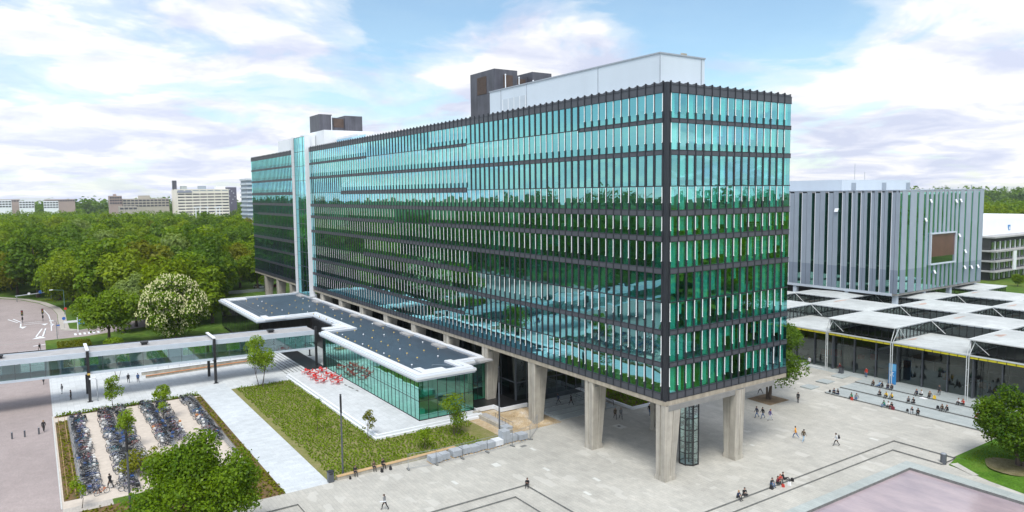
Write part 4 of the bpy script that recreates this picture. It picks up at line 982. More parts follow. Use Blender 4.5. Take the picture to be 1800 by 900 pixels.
    for (x, y) in ((-34.2, Y0 + 0.6), (-47.5, Y0 + 0.6), (-61, Y0 + 0.6), (-74.5, Y0 + 0.6), (X1 - 0.9, Y0 + 1.2), (X1 - 0.9, 106), (X1 - 0.9, 118), (X1 - 0.9, 130)):
        mb = MB(); mb.box(x - 0.45, x + 0.45, y - 0.45, y + 0.45, 0.6, zb - 0.51); part('leg', mb, M['blue_alu'], T)
    mb = MB(); mb.box(X0, X1, Y0, Y1, zt - 0.29, zt - 0.002); part('roof', mb, M['roof_grey'], T)
    mb = MB(); mb.box(-82, -40, 100, 131, zt + 0.23, 36.3, 0)
    for y in (104, 117.5, 129.0): mb.box(-39.99, -39.9, y, y + 1.8, zt + 0.3, 35.6, 1)
    part('plant_room', mb, [M['pent'], M['panel_light']], T)
    mb = MB(); mb.cyl((-44, 112, 36.2), (-44, 112, 40.4), 0.06, n=5); mb.cyl((-44, 116.5, 36.2), (-44, 116.5, 38.4), 0.06, n=5); mb.cyl((-23.5, 127, zt), (-23.5, 127, zt + 1.2), 0.12, n=5); part('aerial', mb, M['galv'], T)
grey_block()

# ================================================================== BUILDINGS FURTHER OFF
def terraced_block():
    T = thing('terraced_office_building', 'low four-storey concrete office building with balconies and white roof box far right', 'building', (-60, 240, 0))
    mb = MB(); mb.box(-110, -61.5, 230.5, 300, 0, 15.8); part('wall', mb, M['interior_dark'], T)
    for k, z in enumerate((3.2, 6.9, 10.6, 15.6)):
        mb = MB(); e = 0 if k < 3 else -1.2; mb.box(-108, -58.6 + e, 229 - e, 300, z, z + 0.55); part('balcony_slab', mb, M['roof_grey'], T)
    for k, z in enumerate((0.2, 3.76, 7.46, 11.2)):
        for j in range(16): mb = MB(); mb.box(-61.4, -61.2, 231 + 4.2 * j, 233.2 + 4.2 * j, z + 0.1, z + 2.9, 0); mb.box(-61.35, -61.0, 233.25 + 4.2 * j, 233.9 + 4.2 * j, z, z + 3.1, 1); part('window', mb, [M['glass_dark'], M['hall_white']], T)
        for j in range(6): mb = MB(); mb.box(-100 + 6 * j, -97 + 6 * j, 230.2, 230.45, z + 0.2, z + 2.8, 0); part('window', mb, M['glass_dark'], T)
    mb = MB(); mb.hexa([(-104, 234, 16.2), (-65, 234, 16.2), (-65, 300, 16.2), (-104, 300, 16.2), (-104, 237, 22.6), (-66, 237, 22.2), (-66, 300, 22.4), (-104, 300, 22.4)], 0); part('roof_box', mb, M['white'], T)
    mb = MB(); mb.box(-65.4, -65.2, 254.4, 256.2, 17.2, 19.6, 0); mb.box(-65.19, -65.1, 254.9, 255.7, 17.8, 18.9, 1); part('roof_sign', mb, [solid('blue_sign', (0.04, 0.2, 0.45), 0.5), M['white']], T)
    mb = MB(); mb.box(-58.9, -58.5, 243, 245.4, 3.4, 10.5); part('stair_screen', mb, M['white'], T)
terraced_block()
def cream_block():
    T = thing('cream_office_slab', 'cream eight-storey office slab with dark window strips beyond the wood', 'building', (-821, 103, 0))
    xf, y0, y1, z1 = -821.4, 77.4, 132.6, 42.6
    mb = MB(); mb.hexa([(-840, 74.5, 0), (xf, y0, 0), (xf, y1, 0), (-840, y1, 0), (-840, 74.5, z1), (xf, y0, z1), (xf, y1, z1), (-840, y1, z1)]); part('wall', mb, solid('cream_concrete', (0.66, 0.62, 0.545), 0.8, 0.05, 0.1), T)
    win = solid('far_window', (0.035, 0.035, 0.06), 0.25, 0.3, 0.3)
    for r in range(8):
        z = 37.6 - 3.35 * r
        for k in range(7):
            a = y0 + 0.6 + 7.85 * k; mb = MB(); mb.box(xf, xf + 0.15, a, a + 7.0, z - 1.25, z); part('window', mb, win, T)
    mb = MB()
    for k in range(7): mb.box(xf, xf + 0.15, y0 + 0.6 + 7.85 * k, y0 + 7.0 + 7.85 * k, 40.6, 41.5)
    part('top_window', mb, M['panel_dark'], T)
    mb = MB(); mb.box(xf, xf + 0.5, y0, y0 + 15.5, 38.9, 40.3); part('roof_sign', mb, solid('slate_sign', (0.22, 0.23, 0.33), 0.6), T)
    mb = MB(); mb.box(-838, -832, 75.0, 79.0, z1, 52.6); part('stair_tower', mb, M['plant_metal'], T)
    for (a, b, h, m) in ((83, 88.5, 3.8, 'glass_blue'), (101.5, 109, 3.7, 'panel_light'), (120, 130, 3.6, 'white')):
        mb = MB(); mb.box(-836, -826, a, b, z1, z1 + h); part('roof_box', mb, M[m] if m != 'glass_blue' else M['steps'], T)
    mb = MB(); mb.box(-815, xf - 0.01 + 0.02, 78, 133, 0, 8.8, 0); part('plinth', mb, M['white'], T)
cream_block()
def small_far(name, label, x, y0, y1, z1, depth, wallm, win, rows, cols, group=None, zb=0.0, roof=None):
    T = thing(name, label, 'building', (x, (y0 + y1) / 2, 0), group)
    mb = MB(); mb.box(x - depth, x, y0, y1, zb, z1); part('wall', mb, wallm, T)
    for r in range(rows):
        mb = MB(); z = z1 - 1.2 - 3.0 * r
        for k in range(cols): w = (y1 - y0) / cols; mb.box(x, x + 0.2, y0 + w * (k + 0.12), y0 + w * (k + 0.88), z - 1.6, z)
        part('window_row', mb, win, T)
    if roof:
        mb = MB(); mb.box(x - depth * 0.6, x - depth * 0.3, y0 + (y1 - y0) * 0.35, y0 + (y1 - y0) * 0.6, z1, z1 + roof); part('roof_box', mb, wallm, T)
    return T
fw_ = solid('far_glazing', (0.06, 0.06, 0.075), 0.3, 0.3, 0.3); purple = solid('dark_purple_cladding', (0.10, 0.095, 0.135), 0.6, 0.1, 0.1)
small_far('dark_office_block', 'dark purple-grey block with scattered bright windows behind the cream slab', -868, 142.0, 152.0, 45.2, 22, purple, M['white'], 0, 1)
def dark_windows():
    T = bpy.data.objects['dark_office_block']; mb = MB()
    for (y, z) in ((143.6, 42), (146, 40), (148.2, 37.5), (149.6, 33), (147, 30), (145.5, 25.5), (143.4, 34)): mb.box(-868, -867.8, y, y + 0.8, z, z + 0.9)
    part('window', mb, M['white'], T)
dark_windows()
def striped_tower():
    T = thing('balcony_tower', 'pale blue-grey apartment tower ringed with balcony bands left of the glass block', 'building', (-428, 63, 0))
    mb = MB(); mb.box(-446, -428.6, 58.4, 74, 0, 45.4); part('wall', mb, M['panel_dark'], T)
    for k in range(15):
        z = 45.4 - 2.85 * k; mb = MB(); mb.box(-446, -427.8, 57.6 + 0.3 * (k % 2), 74, z - 1.1, z + 0.05); part('balcony', mb, M['blue_alu'], T)
striped_tower()
for k, (a, b, z, lab) in enumerate(((-152, -104, 32.2, 'outermost'), (-96, -80, 32.4, 'second'), (-72, -56, 31.4, 'third'), (-46, -30, 30.6, 'last'))):
    small_far('white_flats', ['white-framed low flats at the left edge of the skyline', 'short white-framed flats second along the left skyline', 'white-framed flats between two others on the left skyline', 'white-framed flats at the right end of the pale skyline row'][k], -1042, a, b, z, 14, M['white'], fw_, 3, 5 + 2 * (k == 0), 'white flats on the skyline')
brick = solid('far_red_brick', (0.33, 0.26, 0.235), 0.85, 0.1, 0.05); beige = solid('far_beige_brick', (0.36, 0.33, 0.28), 0.85, 0.1, 0.05)  # brick colours paled to imitate distance haze
small_far('brick_apartments', 'stepped reddish brick apartments rising from trees left of the cream slab', -839, 12.0, 24.0, 36.0, 16, brick, fw_, 3, 5, roof=2.0)
small_far('brick_apartments', 'long beige brick apartment row between brick block and cream slab', -837, 24.4, 71.0, 32.6, 16, beige, fw_, 3, 12, roof=3.4)
small_far('brick_apartments', 'low pale gabled houses among trees below the brick apartments', -760, 14.0, 30.0, 25.0, 12, M['concrete'], fw_, 1, 4)
small_far('brick_apartments', 'distant reddish terrace behind the white flats', -1120, -44, -8, 32.6, 12, brick, fw_, 1, 12)
small_far('brick_apartments', 'long distant red roofline at the far left horizon', -1150, -150, -72, 33.2, 12, brick, fw_, 1, 20)
# ================================================================== TREES
def np_mesh(name, V, nper, mat, mats=None, midx=None):
    """V: (N, nper, 3) polygons"""
    n = V.shape[0]; me = bpy.data.meshes.new(name)
    me.vertices.add(n * nper); me.vertices.foreach_set('co', V.reshape(-1).astype(np.float32))
    me.loops.add(n * nper); me.loops.foreach_set('vertex_index', np.arange(n * nper, dtype=np.int32))
    me.polygons.add(n); me.polygons.foreach_set('loop_start', np.arange(0, n * nper, nper, dtype=np.int32)); me.polygons.foreach_set('loop_total', np.full(n, nper, dtype=np.int32))
    for m in (mats or [mat]): me.materials.append(m)
    if midx is not None: me.polygons.foreach_set('material_index', midx.astype(np.int32))
    me.update(calc_edges=True); return me
def leaf_quads(rs, C, N, size, asp=0.62):
    n = len(C); r = rs.normal(size=(n, 3)); T = np.cross(N, r); T /= np.linalg.norm(T, axis=1, keepdims=True) + 1e-9; B = np.cross(N, T)
    s = size * rs.uniform(0.6, 1.35, (n, 1)); a = T * s * 0.5; b = B * s * 0.5 * asp; fold = N * s * 0.12
    return np.stack([C - a, C - b * 1.0 + fold, C + a, C + b * 1.0 + fold], 1)
def crown_quads(seed, z0, z1, R, n, leaf, nl=18, lobe=0.42, taper=0.0, squash=1.0, hole=0.0, core=0.25, nr=0.42):
    """clumped leaves: lobes spread through the crown, leaves scattered over each lobe's outside"""
    rs = np.random.RandomState(seed); H = (z1 - z0) / 2; zc = (z0 + z1) / 2
    L = []
    while len(L) < nl:
        p = rs.uniform(-1, 1, 3); d = np.linalg.norm(p)
        if d > 1 or d < 0.35: continue
        rad = (1 - taper * (p[2] * 0.5 + 0.5)); L.append((p[0] * R * rad * 0.82, p[1] * R * rad * 0.82, zc + p[2] * H * 0.80, (lobe * R) * rs.uniform(0.55, 1.15) * (1 - 0.35 * taper * (p[2] * .5 + .5))))
    L = np.array(L); w = L[:, 3] ** 2; idx = rs.choice(nl, n, p=w / w.sum())
    d = rs.normal(size=(n, 3)); d /= np.linalg.norm(d, axis=1, keepdims=True)
    d[:, 2] = np.where((d[:, 2] < -0.35) & (rs.rand(n) < 0.6), -d[:, 2], d[:, 2])
    rr = L[idx, 3:4] * np.where(rs.rand(n, 1) < core, rs.uniform(0.3, 0.9, (n, 1)), rs.uniform(0.82, 1.12, (n, 1)))
    rr = rr * np.where(rs.rand(n, 1) < 0.10, rs.uniform(1.05, 1.30, (n, 1)), 1.0)
    C = L[idx, :3] + d * rr * np.array([1, 1, squash])
    N = d + rs.normal(scale=nr, size=(n, 3)) + np.array([0.1, -0.1, 0.55]); N /= np.linalg.norm(N, axis=1, keepdims=True)
    Q = leaf_quads(rs, C, N, leaf); keep = Q[:, :, 2].min(axis=1) > 0.25
    return Q[keep], L
def trunk_mb(h, r, L, z0, seed=0, stems=1, limbs=7):
    mb = MB(); rng = random.Random(seed)
    for s in range(stems):
        a = rng.uniform(0, 6.28); o = (0.0 if stems == 1 else 0.28); p = Vector((o * math.cos(a + s * 2.1), o * math.sin(a + s * 2.1), -0.05)); rad = r * (1 if s == 0 else 0.7)
        q = p
        for k in range(4):
            nq = q + Vector((rng.uniform(-.1, .1) + (0.25 * math.cos(a + s * 2.1) if stems > 1 else 0), rng.uniform(-.1, .1) + (0.25 * math.sin(a + s * 2.1) if stems > 1 else 0), h / 4)); mb.cyl(q, nq, rad * (1 - 0.17 * k) * (1.25 if k == 0 else 1), rad * (1 - 0.17 * (k + 1)), n=7, caps=False); q = nq
        order = sorted(range(len(L)), key=lambda i: rng.random())[:limbs]
        for i in order:
            e = Vector(L[i][:3]); t = rng.uniform(0.45, 0.95); st = p.lerp(q, t); mid = st.lerp(e, 0.5) + Vector((0, 0, -0.06 * (e - st).length)); mb.cyl(st, mid, rad * 0.42, rad * 0.26, n=5, caps=False); mb.cyl(mid, e, rad * 0.26, rad * 0.08, n=5, caps=False)
    return mb
def make_tree(name, label, x, y, seed, z0, z1, R, n, leaf, mat, group=None, z=0.0, r=None, stems=1, trunk_h=None, **kw):
    T = thing(name, label, 'tree', (x, y, z), group)
    Q, L = crown_quads(seed, z0, z1, R, n, leaf, **kw)
    o = bpy.data.objects.new('crown', np_mesh('crown', Q, 4, mat)); COL.objects.link(o); o.parent = T
    r = r or 0.028 * z1; mb = trunk_mb(trunk_h or (z0 + (z1 - z0) * 0.45), r, L, z0, seed, stems)
    t = bpy.data.objects.new('trunk', mb.mesh('trunk', M['bark'])); COL.objects.link(t); t.parent = T
    return T, L
# singled-out trees near the camera
make_tree('broadleaf_tree', 'big bushy green tree in the foreground in front of the parked bicycles', -14.9, -48.0, 11, 0.9, 11.3, 7.3, 30000, 0.31, M['leaf_fg'], nl=110, lobe=0.21, taper=0.25, core=0.45, nr=0.65, r=0.28)
make_tree('broadleaf_tree', 'round green tree on the lawn at the right edge beside the pond', 21.6, 38.9, 12, 1.0, 9.9, 5.9, 20000, 0.33, M['leaf_fg'], stems=3, nl=70, lobe=0.22, core=0.4, nr=0.65, r=0.24, z=0.12)
make_tree('broadleaf_tree', 'dark green tree in a square of bare soil behind the glass corner', -14.3, 38.6, 13, 2.2, 15.4, 7.2, 22000, 0.36, M['leaf_dark'], stems=3, nl=52, lobe=0.25, core=0.4, nr=0.65, r=0.26, z=0.05)
mb = MB(); mb.prism([(-16.4, 35.9), (-11.9, 35.8), (-11.9, 40.8), (-16.4, 40.7)], 0.0, 0.03); struct('tree_pit', mb, ground_cover('pit_soil', [(0.17, 0.12, 0.075), (0.23, 0.17, 0.11), (0.27, 0.21, 0.14)], 0.8))
T, L = make_tree('chestnut_tree', 'large rounded chestnut tree covered in cream blossom beside the footbridge', -126.5, -33.0, 14, 0.2, 16.6, 10.4, 22000, 0.55, M['leaf_mid'], nl=120, lobe=0.19, taper=0.42, core=0.3, r=0.4)
def blossoms():
    rs = np.random.RandomState(3); n = 5200; idx = rs.choice(len(L), n, p=L[:, 3] ** 2 / (L[:, 3] ** 2).sum()); d = rs.normal(size=(n, 3)); d[:, 2] = np.abs(d[:, 2]) * 0.8 - 0.15; d /= np.linalg.norm(d, axis=1, keepdims=True)
    C = L[idx, :3] + d * L[idx, 3:4] * 1.10; out = []
    for c in C:
        h, w = 0.40 * rs.uniform(0.7, 1.3), 0.16
        ap = c + np.array([0, 0, h]); ring = [c + np.array([w * math.cos(t), w * math.sin(t), 0]) for t in (0.3, 1.87, 3.44, 5.01)]
        for k in range(4): out.append([ring[k], ring[(k + 1) % 4], ap])
    o = bpy.data.objects.new('blossom', np_mesh('blossom', np.array(out), 3, M['blossom'])); COL.objects.link(o); o.parent = T; o['kind'] = 'stuff'
blossoms()
make_tree('broadleaf_tree', 'green tree left of the blossoming chestnut, in front of the road bend', -129.5, -46.6, 15, 1.2, 14.4, 6.3, 9000, 0.62, M['leaf_mid'], nl=26, lobe=0.36, core=0.3)
make_tree('shrub', 'bright green shrub at the foot of the tree beside the footbridge', -121.5, -46.3, 16, 0.1, 2.9, 2.5, 1400, 0.40, M['leaf_young'], nl=10, lobe=0.5, r=0.08)
make_tree('broadleaf_tree', 'pale silvery green tree between the chestnut and the dark wood', -153, -38.5, 17, 1.6, 13.2, 5.2, 6500, 0.62, M['leaf_pale'], nl=20, lobe=0.38)
make_tree('broadleaf_tree', 'second pale green tree just left of the chestnut crown', -146, -42.0, 18, 1.6, 12.4, 4.6, 5500, 0.62, M['leaf_pale'], nl=20, lobe=0.38)
make_tree('broadleaf_tree', 'large bright green tree standing over the road bend', -203.5, -49.0, 19, 2.6, 17.4, 9.2, 8500, 0.80, M['leaf_bright'], nl=28, lobe=0.36)
# young trees
make_tree('young_tree', 'young multi-stemmed tree at the far corner of the planted lawn', -71.8, -27.5, 21, 2.2, 9.3, 3.0, 3600, 0.32, M['leaf_young'], stems=3, nl=16, lobe=0.42, r=0.10, z=0.03)
make_tree('young_tree', 'young tree at the far end of the bicycle lot beside the pale paving', -71.9, -50.6, 22, 1.6, 5.9, 1.7, 1300, 0.30, M['leaf_young'], nl=12, lobe=0.42, taper=0.5, r=0.06)
make_tree('young_tree', 'young tree rising from the third rank of bicycles', -61.2, -44.8, 23, 1.4, 5.8, 1.9, 1300, 0.30, M['leaf_young'], nl=12, lobe=0.42, taper=0.5, r=0.06)
make_tree('young_tree', 'young tree behind the lamp post among the second rank of bicycles', -49.9, -50.7, 24, 1.4, 5.9, 1.7, 1300, 0.28, M['leaf_young'], nl=12, lobe=0.42, taper=0.5, r=0.06)
make_tree('young_tree', 'thin sapling at the near end of the leftmost bicycle rank', -32.2, -57.0, 25, 0.8, 3.8, 1.1, 320, 0.26, M['leaf_mid'], nl=9, lobe=0.42, r=0.045)
make_tree('young_tree', 'small olive-leaved tree at the near corner of the white terrace', -34.2, -22.6, 26, 0.7, 4.6, 1.45, 520, 0.26, M['leaf_olive'], nl=14, lobe=0.38, taper=0.6, r=0.05)
make_tree('shrub', 'low feathery shrub on the planted lawn behind the bench', -26.4, -17.9, 27, 0.1, 3.2, 1.25, 700, 0.24, M['leaf_mid'], nl=9, lobe=0.45, r=0.04)
make_tree('young_tree', 'multi-stemmed young tree in front of the short glass end of the pavilion', -29.0, -12.0, 28, 1.2, 6.4, 2.0, 1500, 0.28, M['leaf_mid'], stems=3, nl=13, lobe=0.42, r=0.06)
make_tree('young_tree', 'slender sparse sapling on the planted lawn beside the terrace', -41.6, -27.4, 29, 1.6, 6.0, 0.9, 240, 0.26, M['leaf_mid'], nl=9, lobe=0.4, r=0.045)
make_tree('young_tree', 'young tree half hidden under the footbridge deck', -92.5, -48.2, 30, 2.0, 6.0, 1.3, 350, 0.28, M['leaf_mid'], stems=2, nl=9, lobe=0.42, r=0.07)
make_tree('shrub', 'sprawling olive shrub under the foreground tree beside the bicycle ranks', -38.5, -50.2, 31, 0.2, 3.6, 2.2, 1100, 0.3, M['leaf_olive'], nl=12, lobe=0.42, r=0.05)

# the wood: eight tree shapes, each copied with its crown and trunk
kinds = [('leaf_mid', 41, 'mid-green'), ('leaf_dark', 42, 'dark green'), ('leaf_bright', 43, 'bright yellow-green'), ('leaf_olive', 44, 'olive-brown green'), ('leaf_mid', 45, 'mid-green'), ('leaf_dark', 46, 'dark green'), ('leaf_pale', 47, 'pale grey-green'), ('leaf_mid', 48, 'mid-green')]
protos = []
WOODLABEL = {'mid-green': 'mid-green broadleaf tree packed among others in the wood at left', 'dark green': 'dark green broadleaf tree packed among others in the wood at left', 'bright yellow-green': 'bright yellow-green tree standing out in the wood at left', 'olive-brown green': 'olive-brown tinged tree in the wood at left', 'pale grey-green': 'pale grey-green tree in the wood at left'}
for k, (m, sd, c) in enumerate(kinds):
    T, _ = make_tree('wood_tree', WOODLABEL[c], 0, 0, sd, 2.0, 15.5 + 1.2 * (k % 3), 6.6 + 0.7 * (k % 4), 4200, 0.90, M[m], c + ' trees of the wood', nl=24 + k % 4 * 6, lobe=0.36 - 0.02 * (k % 4), squash=0.9, trunk_h=9)
    protos.append((T, c))
rng = random.Random(77); used = [False] * 8; pts = []
def clear(x, y, d): return all((x - a) ** 2 + (y - b) ** 2 > d * d for a, b in pts)
def camview(x, y, z):
    v = Vector((x, y, z)) - CAM; dz = v.dot(fw)
    return (900 + 1257.6 * v.dot(r2) / dz, 442.9 - 1257.6 * v.dot(u2) / dz) if dz > 1 else (-1, -1)
def wood_ok(x, y):
    px = camview(x, y, 12)[0]
    if not (-60 < px < 470): return False
    if x > -197 and y > -10: return False
    if x > -206 and y < -43: return False
    if x > -250 and y < -52 - (-206 - x) * 0.30: return False
    return x < -166 or (x < -141 and -34 < y < -14 and px < 385)
nw = 0
for tries in range(9000):
    x = -141 - 355 * rng.random() ** 0.9; y = rng.uniform(-90, 62)
    d = 9.6 if x > -300 else 11.2
    if not wood_ok(x, y) or not clear(x, y, d): continue
    pts.append((x, y)); nw += 1
    if nw >= 235: break
for (x, y) in pts:
    k = rng.choices(range(8), weights=(5, 3.5, 4, 3, 5, 3, 2.0, 5))[0]; T, c = protos[k]; s = rng.uniform(0.80, 1.32) * (1.05 if x < -320 else 1.0)
    if not used[k]: T.location = (x, y, 0); T.scale = (s, s, s * rng.uniform(0.92, 1.1)); T.rotation_euler = (0, 0, rng.uniform(0, 6.28)); used[k] = True; o = T
    else: o = dup(T, (x, y, 0), rng.uniform(0, 6.28), scale=(s, s, s * rng.uniform(0.92, 1.1)))
    o['label'] = WOODLABEL[c]; o['group'] = c + ' trees of the wood'
# trees around the right-hand back buildings
for k, (x, y, s) in enumerate(((-128, 402, 1.35), (-112, 396, 1.3), (-96, 404, 1.35), (-140, 415, 1.35), (-80, 398, 1.3), (-150, 430, 1.4), (-118, 420, 1.4), (-100, 430, 1.4))):
    dup(protos[2][0], (x, y, 0), k * 1.3, 'bright yellow-green tree in the belt beyond the right-hand buildings', 'yellow-green trees at right', s)
for k, (x, y, s) in enumerate(((-42, 222, 0.36), (-36, 224, 0.32), (-48.5, 221, 0.3))):
    dup(protos[0][0], (x, y, 0), k, 'low green tree at the foot of the terraced building at right', 'low trees by the terraced building', s)
for k, (x, y, s) in enumerate(((-620, 96, 1.0), (-628, 112, 0.95), (-615, 126, 1.05), (-632, 82, 0.95), (-610, 142, 0.9))):
    dup(protos[2][0], (x, y, 0), k, 'yellow-green tree in the line in front of the cream slab', 'trees in front of the cream slab', s)
# far woods read as one mass: one mesh per mass
def far_wood(name, centres, seed, leaf, n, R, H, mat):
    rs = np.random.RandomState(seed); out = []
    base = [crown_quads(seed + k, 1.5, H, R, n, leaf, nl=12, lobe=0.45)[0] for k in range(4)]
    for i, (x, y) in enumerate(centres):
        s = rs.uniform(0.8, 1.2); q = base[i % 4] * s; a = rs.uniform(0, 6.28); c, sn = math.cos(a), math.sin(a)
        q = np.stack([q[..., 0] * c - q[..., 1] * sn + x, q[..., 0] * sn + q[..., 1] * c + y, q[..., 2]], -1); out.append(q)
    o = bpy.data.objects.new(name, np_mesh(name, np.concatenate(out), 4, mat)); COL.objects.link(o); o['kind'] = 'stuff'
rs = random.Random(5); cs = []
for _ in range(5000):
    d = rs.uniform(540, 1010); x = 57 - d; y = rs.uniform(-130, 190); p = camview(x, y, 12)[0]
    if -40 < p < 470 and not (-850 < x < -640 and 60 < y < 160) and not (-850 < x < -740 and 5 < y < 80) and all((x - a) ** 2 + (y - b) ** 2 > 150 for a, b in cs[-160:]): cs.append((x, y))
    if len(cs) >= 420: break
far_wood('far_wood', cs, 60, 1.9, 420, 8.0, 17.5, M['leaf_mid'])
cs = [(-1300 + rs.uniform(-200, 100), -420 + 700 * rs.random()) for _ in range(170)]
far_wood('far_wood', cs, 64, 5.0, 160, 22, 29, M['leaf_dark'])
cs = [(-90 - rs.uniform(0, 190), 430 + rs.uniform(10, 420)) for _ in range(170)]
far_wood('far_wood', cs, 68, 2.4, 350, 9, 19, M['leaf_mid'])
cs = [(-420 + rs.uniform(-200, 500), 1150 + rs.uniform(0, 260)) for _ in range(150)]
far_wood('far_wood', cs, 72, 5.0, 160, 22, 29, M['leaf_dark'])
# woods beside and behind the viewpoint: they show as reflections in the glass
cs = []
for _ in range(3000):
    x, y = rs.uniform(-340, 30), rs.uniform(-230, -84)
    if x > -150 and y > -104: continue
    if all((x - a) ** 2 + (y - b) ** 2 > 90 for a, b in cs): cs.append((x, y))
    if len(cs) >= 240: break
far_wood('roadside_wood', cs, 76, 1.1, 900, 8.0, 21, M['leaf_dark'])
cs = [(rs.uniform(34, 80), rs.uniform(38, 110)) for _ in range(34)] + [(rs.uniform(80, 300), rs.uniform(45, 320)) for _ in range(150)]
far_wood('roadside_wood', cs, 80, 1.2, 800, 8.5, 22, M['leaf_mid'])
cs = [(rs.uniform(-1200, 900), -700 - rs.uniform(0, 400)) for _ in range(160)] + [(800 + rs.uniform(0, 300), rs.uniform(-600, 1300)) for _ in range(140)]
far_wood('far_wood', cs, 84, 6.0, 120, 26, 30, M['leaf_dark'])

# ground cover plants on the lawn and the beds
def plants(name, areas, step, size, mat, seed, n=6, h=0.35, prob=1.0, hole=None):
    rs = np.random.RandomState(seed); C = []
    for (x0, x1, y0, y1, z) in areas:
        xs = np.arange(x0 + step / 2, x1, step); ys = np.arange(y0 + step / 2, y1, step); g = np.stack(np.meshgrid(xs, ys), -1).reshape(-1, 2); g = g + rs.uniform(-.32, .32, g.shape) * step
        g = g[rs.rand(len(g)) < prob]; C.append(np.concatenate([g, np.full((len(g), 1), z)], 1))
    C = np.concatenate(C)
    if hole is not None: C = C[~hole(C[:, 0], C[:, 1])]
    k = len(C); s = rs.uniform(0.45, 1.3, (k, 1)); P = np.repeat(C, n, 0); S = np.repeat(s, n, 0)
    a = rs.uniform(0, 6.28, (k * n, 1)); r = rs.uniform(0.05, 0.5, (k * n, 1)) * size; P = P + np.concatenate([np.cos(a) * r, np.sin(a) * r, rs.uniform(0.15, 1.0, (k * n, 1)) * h * S], 1)
    N = rs.normal(scale=0.6, size=(k * n, 3)) + np.array([0, 0, 1.0]); N /= np.linalg.norm(N, axis=1, keepdims=True)
    Q = leaf_quads(rs, P, N, size, 0.7); o = bpy.data.objects.new(name, np_mesh(name, Q, 4, mat)); COL.objects.link(o); o['kind'] = 'stuff'
LAWN = [(-73.2, -23.6, -32.0, -22.1, 0.03), (-33.2, -23.6, -22.1, -7.2, 0.03)]
plants('ground_cover', LAWN, 0.40, 0.23, M['leaf_young'], 1, 7, 0.28, 0.90, lambda x, y: (y < -31.4) | ((x > -24.5) & (y < -16)) | ((x > -31) & (y > -10) & (x < -24)))
plants('bed_planting', [(-73.2, -72.3, -58.4, -37.8, 0.02)], 0.35, 0.30, M['leaf_mid'], 2, 8, 0.55, 0.9)
plants('bed_planting', [(-69.4, -35.4, -58.4, -57.1, 0.02), (-71.5, -23, -38.5, -37.5, 0.02), (-31, -23, -58.6, -37.5, 0.02)], 0.45, 0.30, M['leaf_olive'], 3, 5, 0.25, 0.7)
plants('bed_planting', [(-62, -23.4, 17, 40, 0.05)], 0.6, 0.42, M['leaf_mid'], 4, 6, 0.4, 0.9)
plants('grass_blades', [(16.2, 34, 35.8, 47, 0.12)], 0.24, 0.14, M['leaf_mid'], 5, 4, 0.05, 0.8, lambda x, y: ((x - 21.3) ** 2 + (y - 37.6) ** 2 < 9))
mb = MB(); mb.quad((-128.0, -58.7, 0.005), (-106, -58.7, 0.005), (-106, -54.6, 0.005), (-128.0, -54.6, 0.005)); struct('hedge_soil', mb, M['bed'])
def hedge(label, x0, x1, y0, y1, h, seed, mat='leaf_olive'):
    T = thing('hedge', label, 'hedge', ((x0 + x1) / 2, (y0 + y1) / 2, 0)); rs = np.random.RandomState(seed); n = int((abs(x1 - x0) * abs(y1 - y0) + (abs(x1 - x0) + abs(y1 - y0)) * h) * 24)
    C = np.stack([rs.uniform(x0, x1, n), rs.uniform(y0, y1, n), h * rs.uniform(0.1, 1, n) ** 0.5], 1) - np.array([(x0 + x1) / 2, (y0 + y1) / 2, 0]); N = rs.normal(size=(n, 3)) + np.array([0, 0, 0.8]); N /= np.linalg.norm(N, axis=1, keepdims=True)
    o = bpy.data.objects.new('leaves', np_mesh('leaves', leaf_quads(rs, C, N, 0.42), 4, M[mat])); COL.objects.link(o); o.parent = T
hedge('clipped olive-green hedge beside the road beyond the footbridge', -137.5, -128.8, -56.6, -50.0, 0.9, 1)
hedge('low strip of hedge under the footbridge beside the bench', -103.5, -101.8, -45, -20, 0.7, 2)
hedge('low hedge between the forecourt and the road under the bridge', -103.5, -101.5, -57.8, -49.5, 0.7, 3)
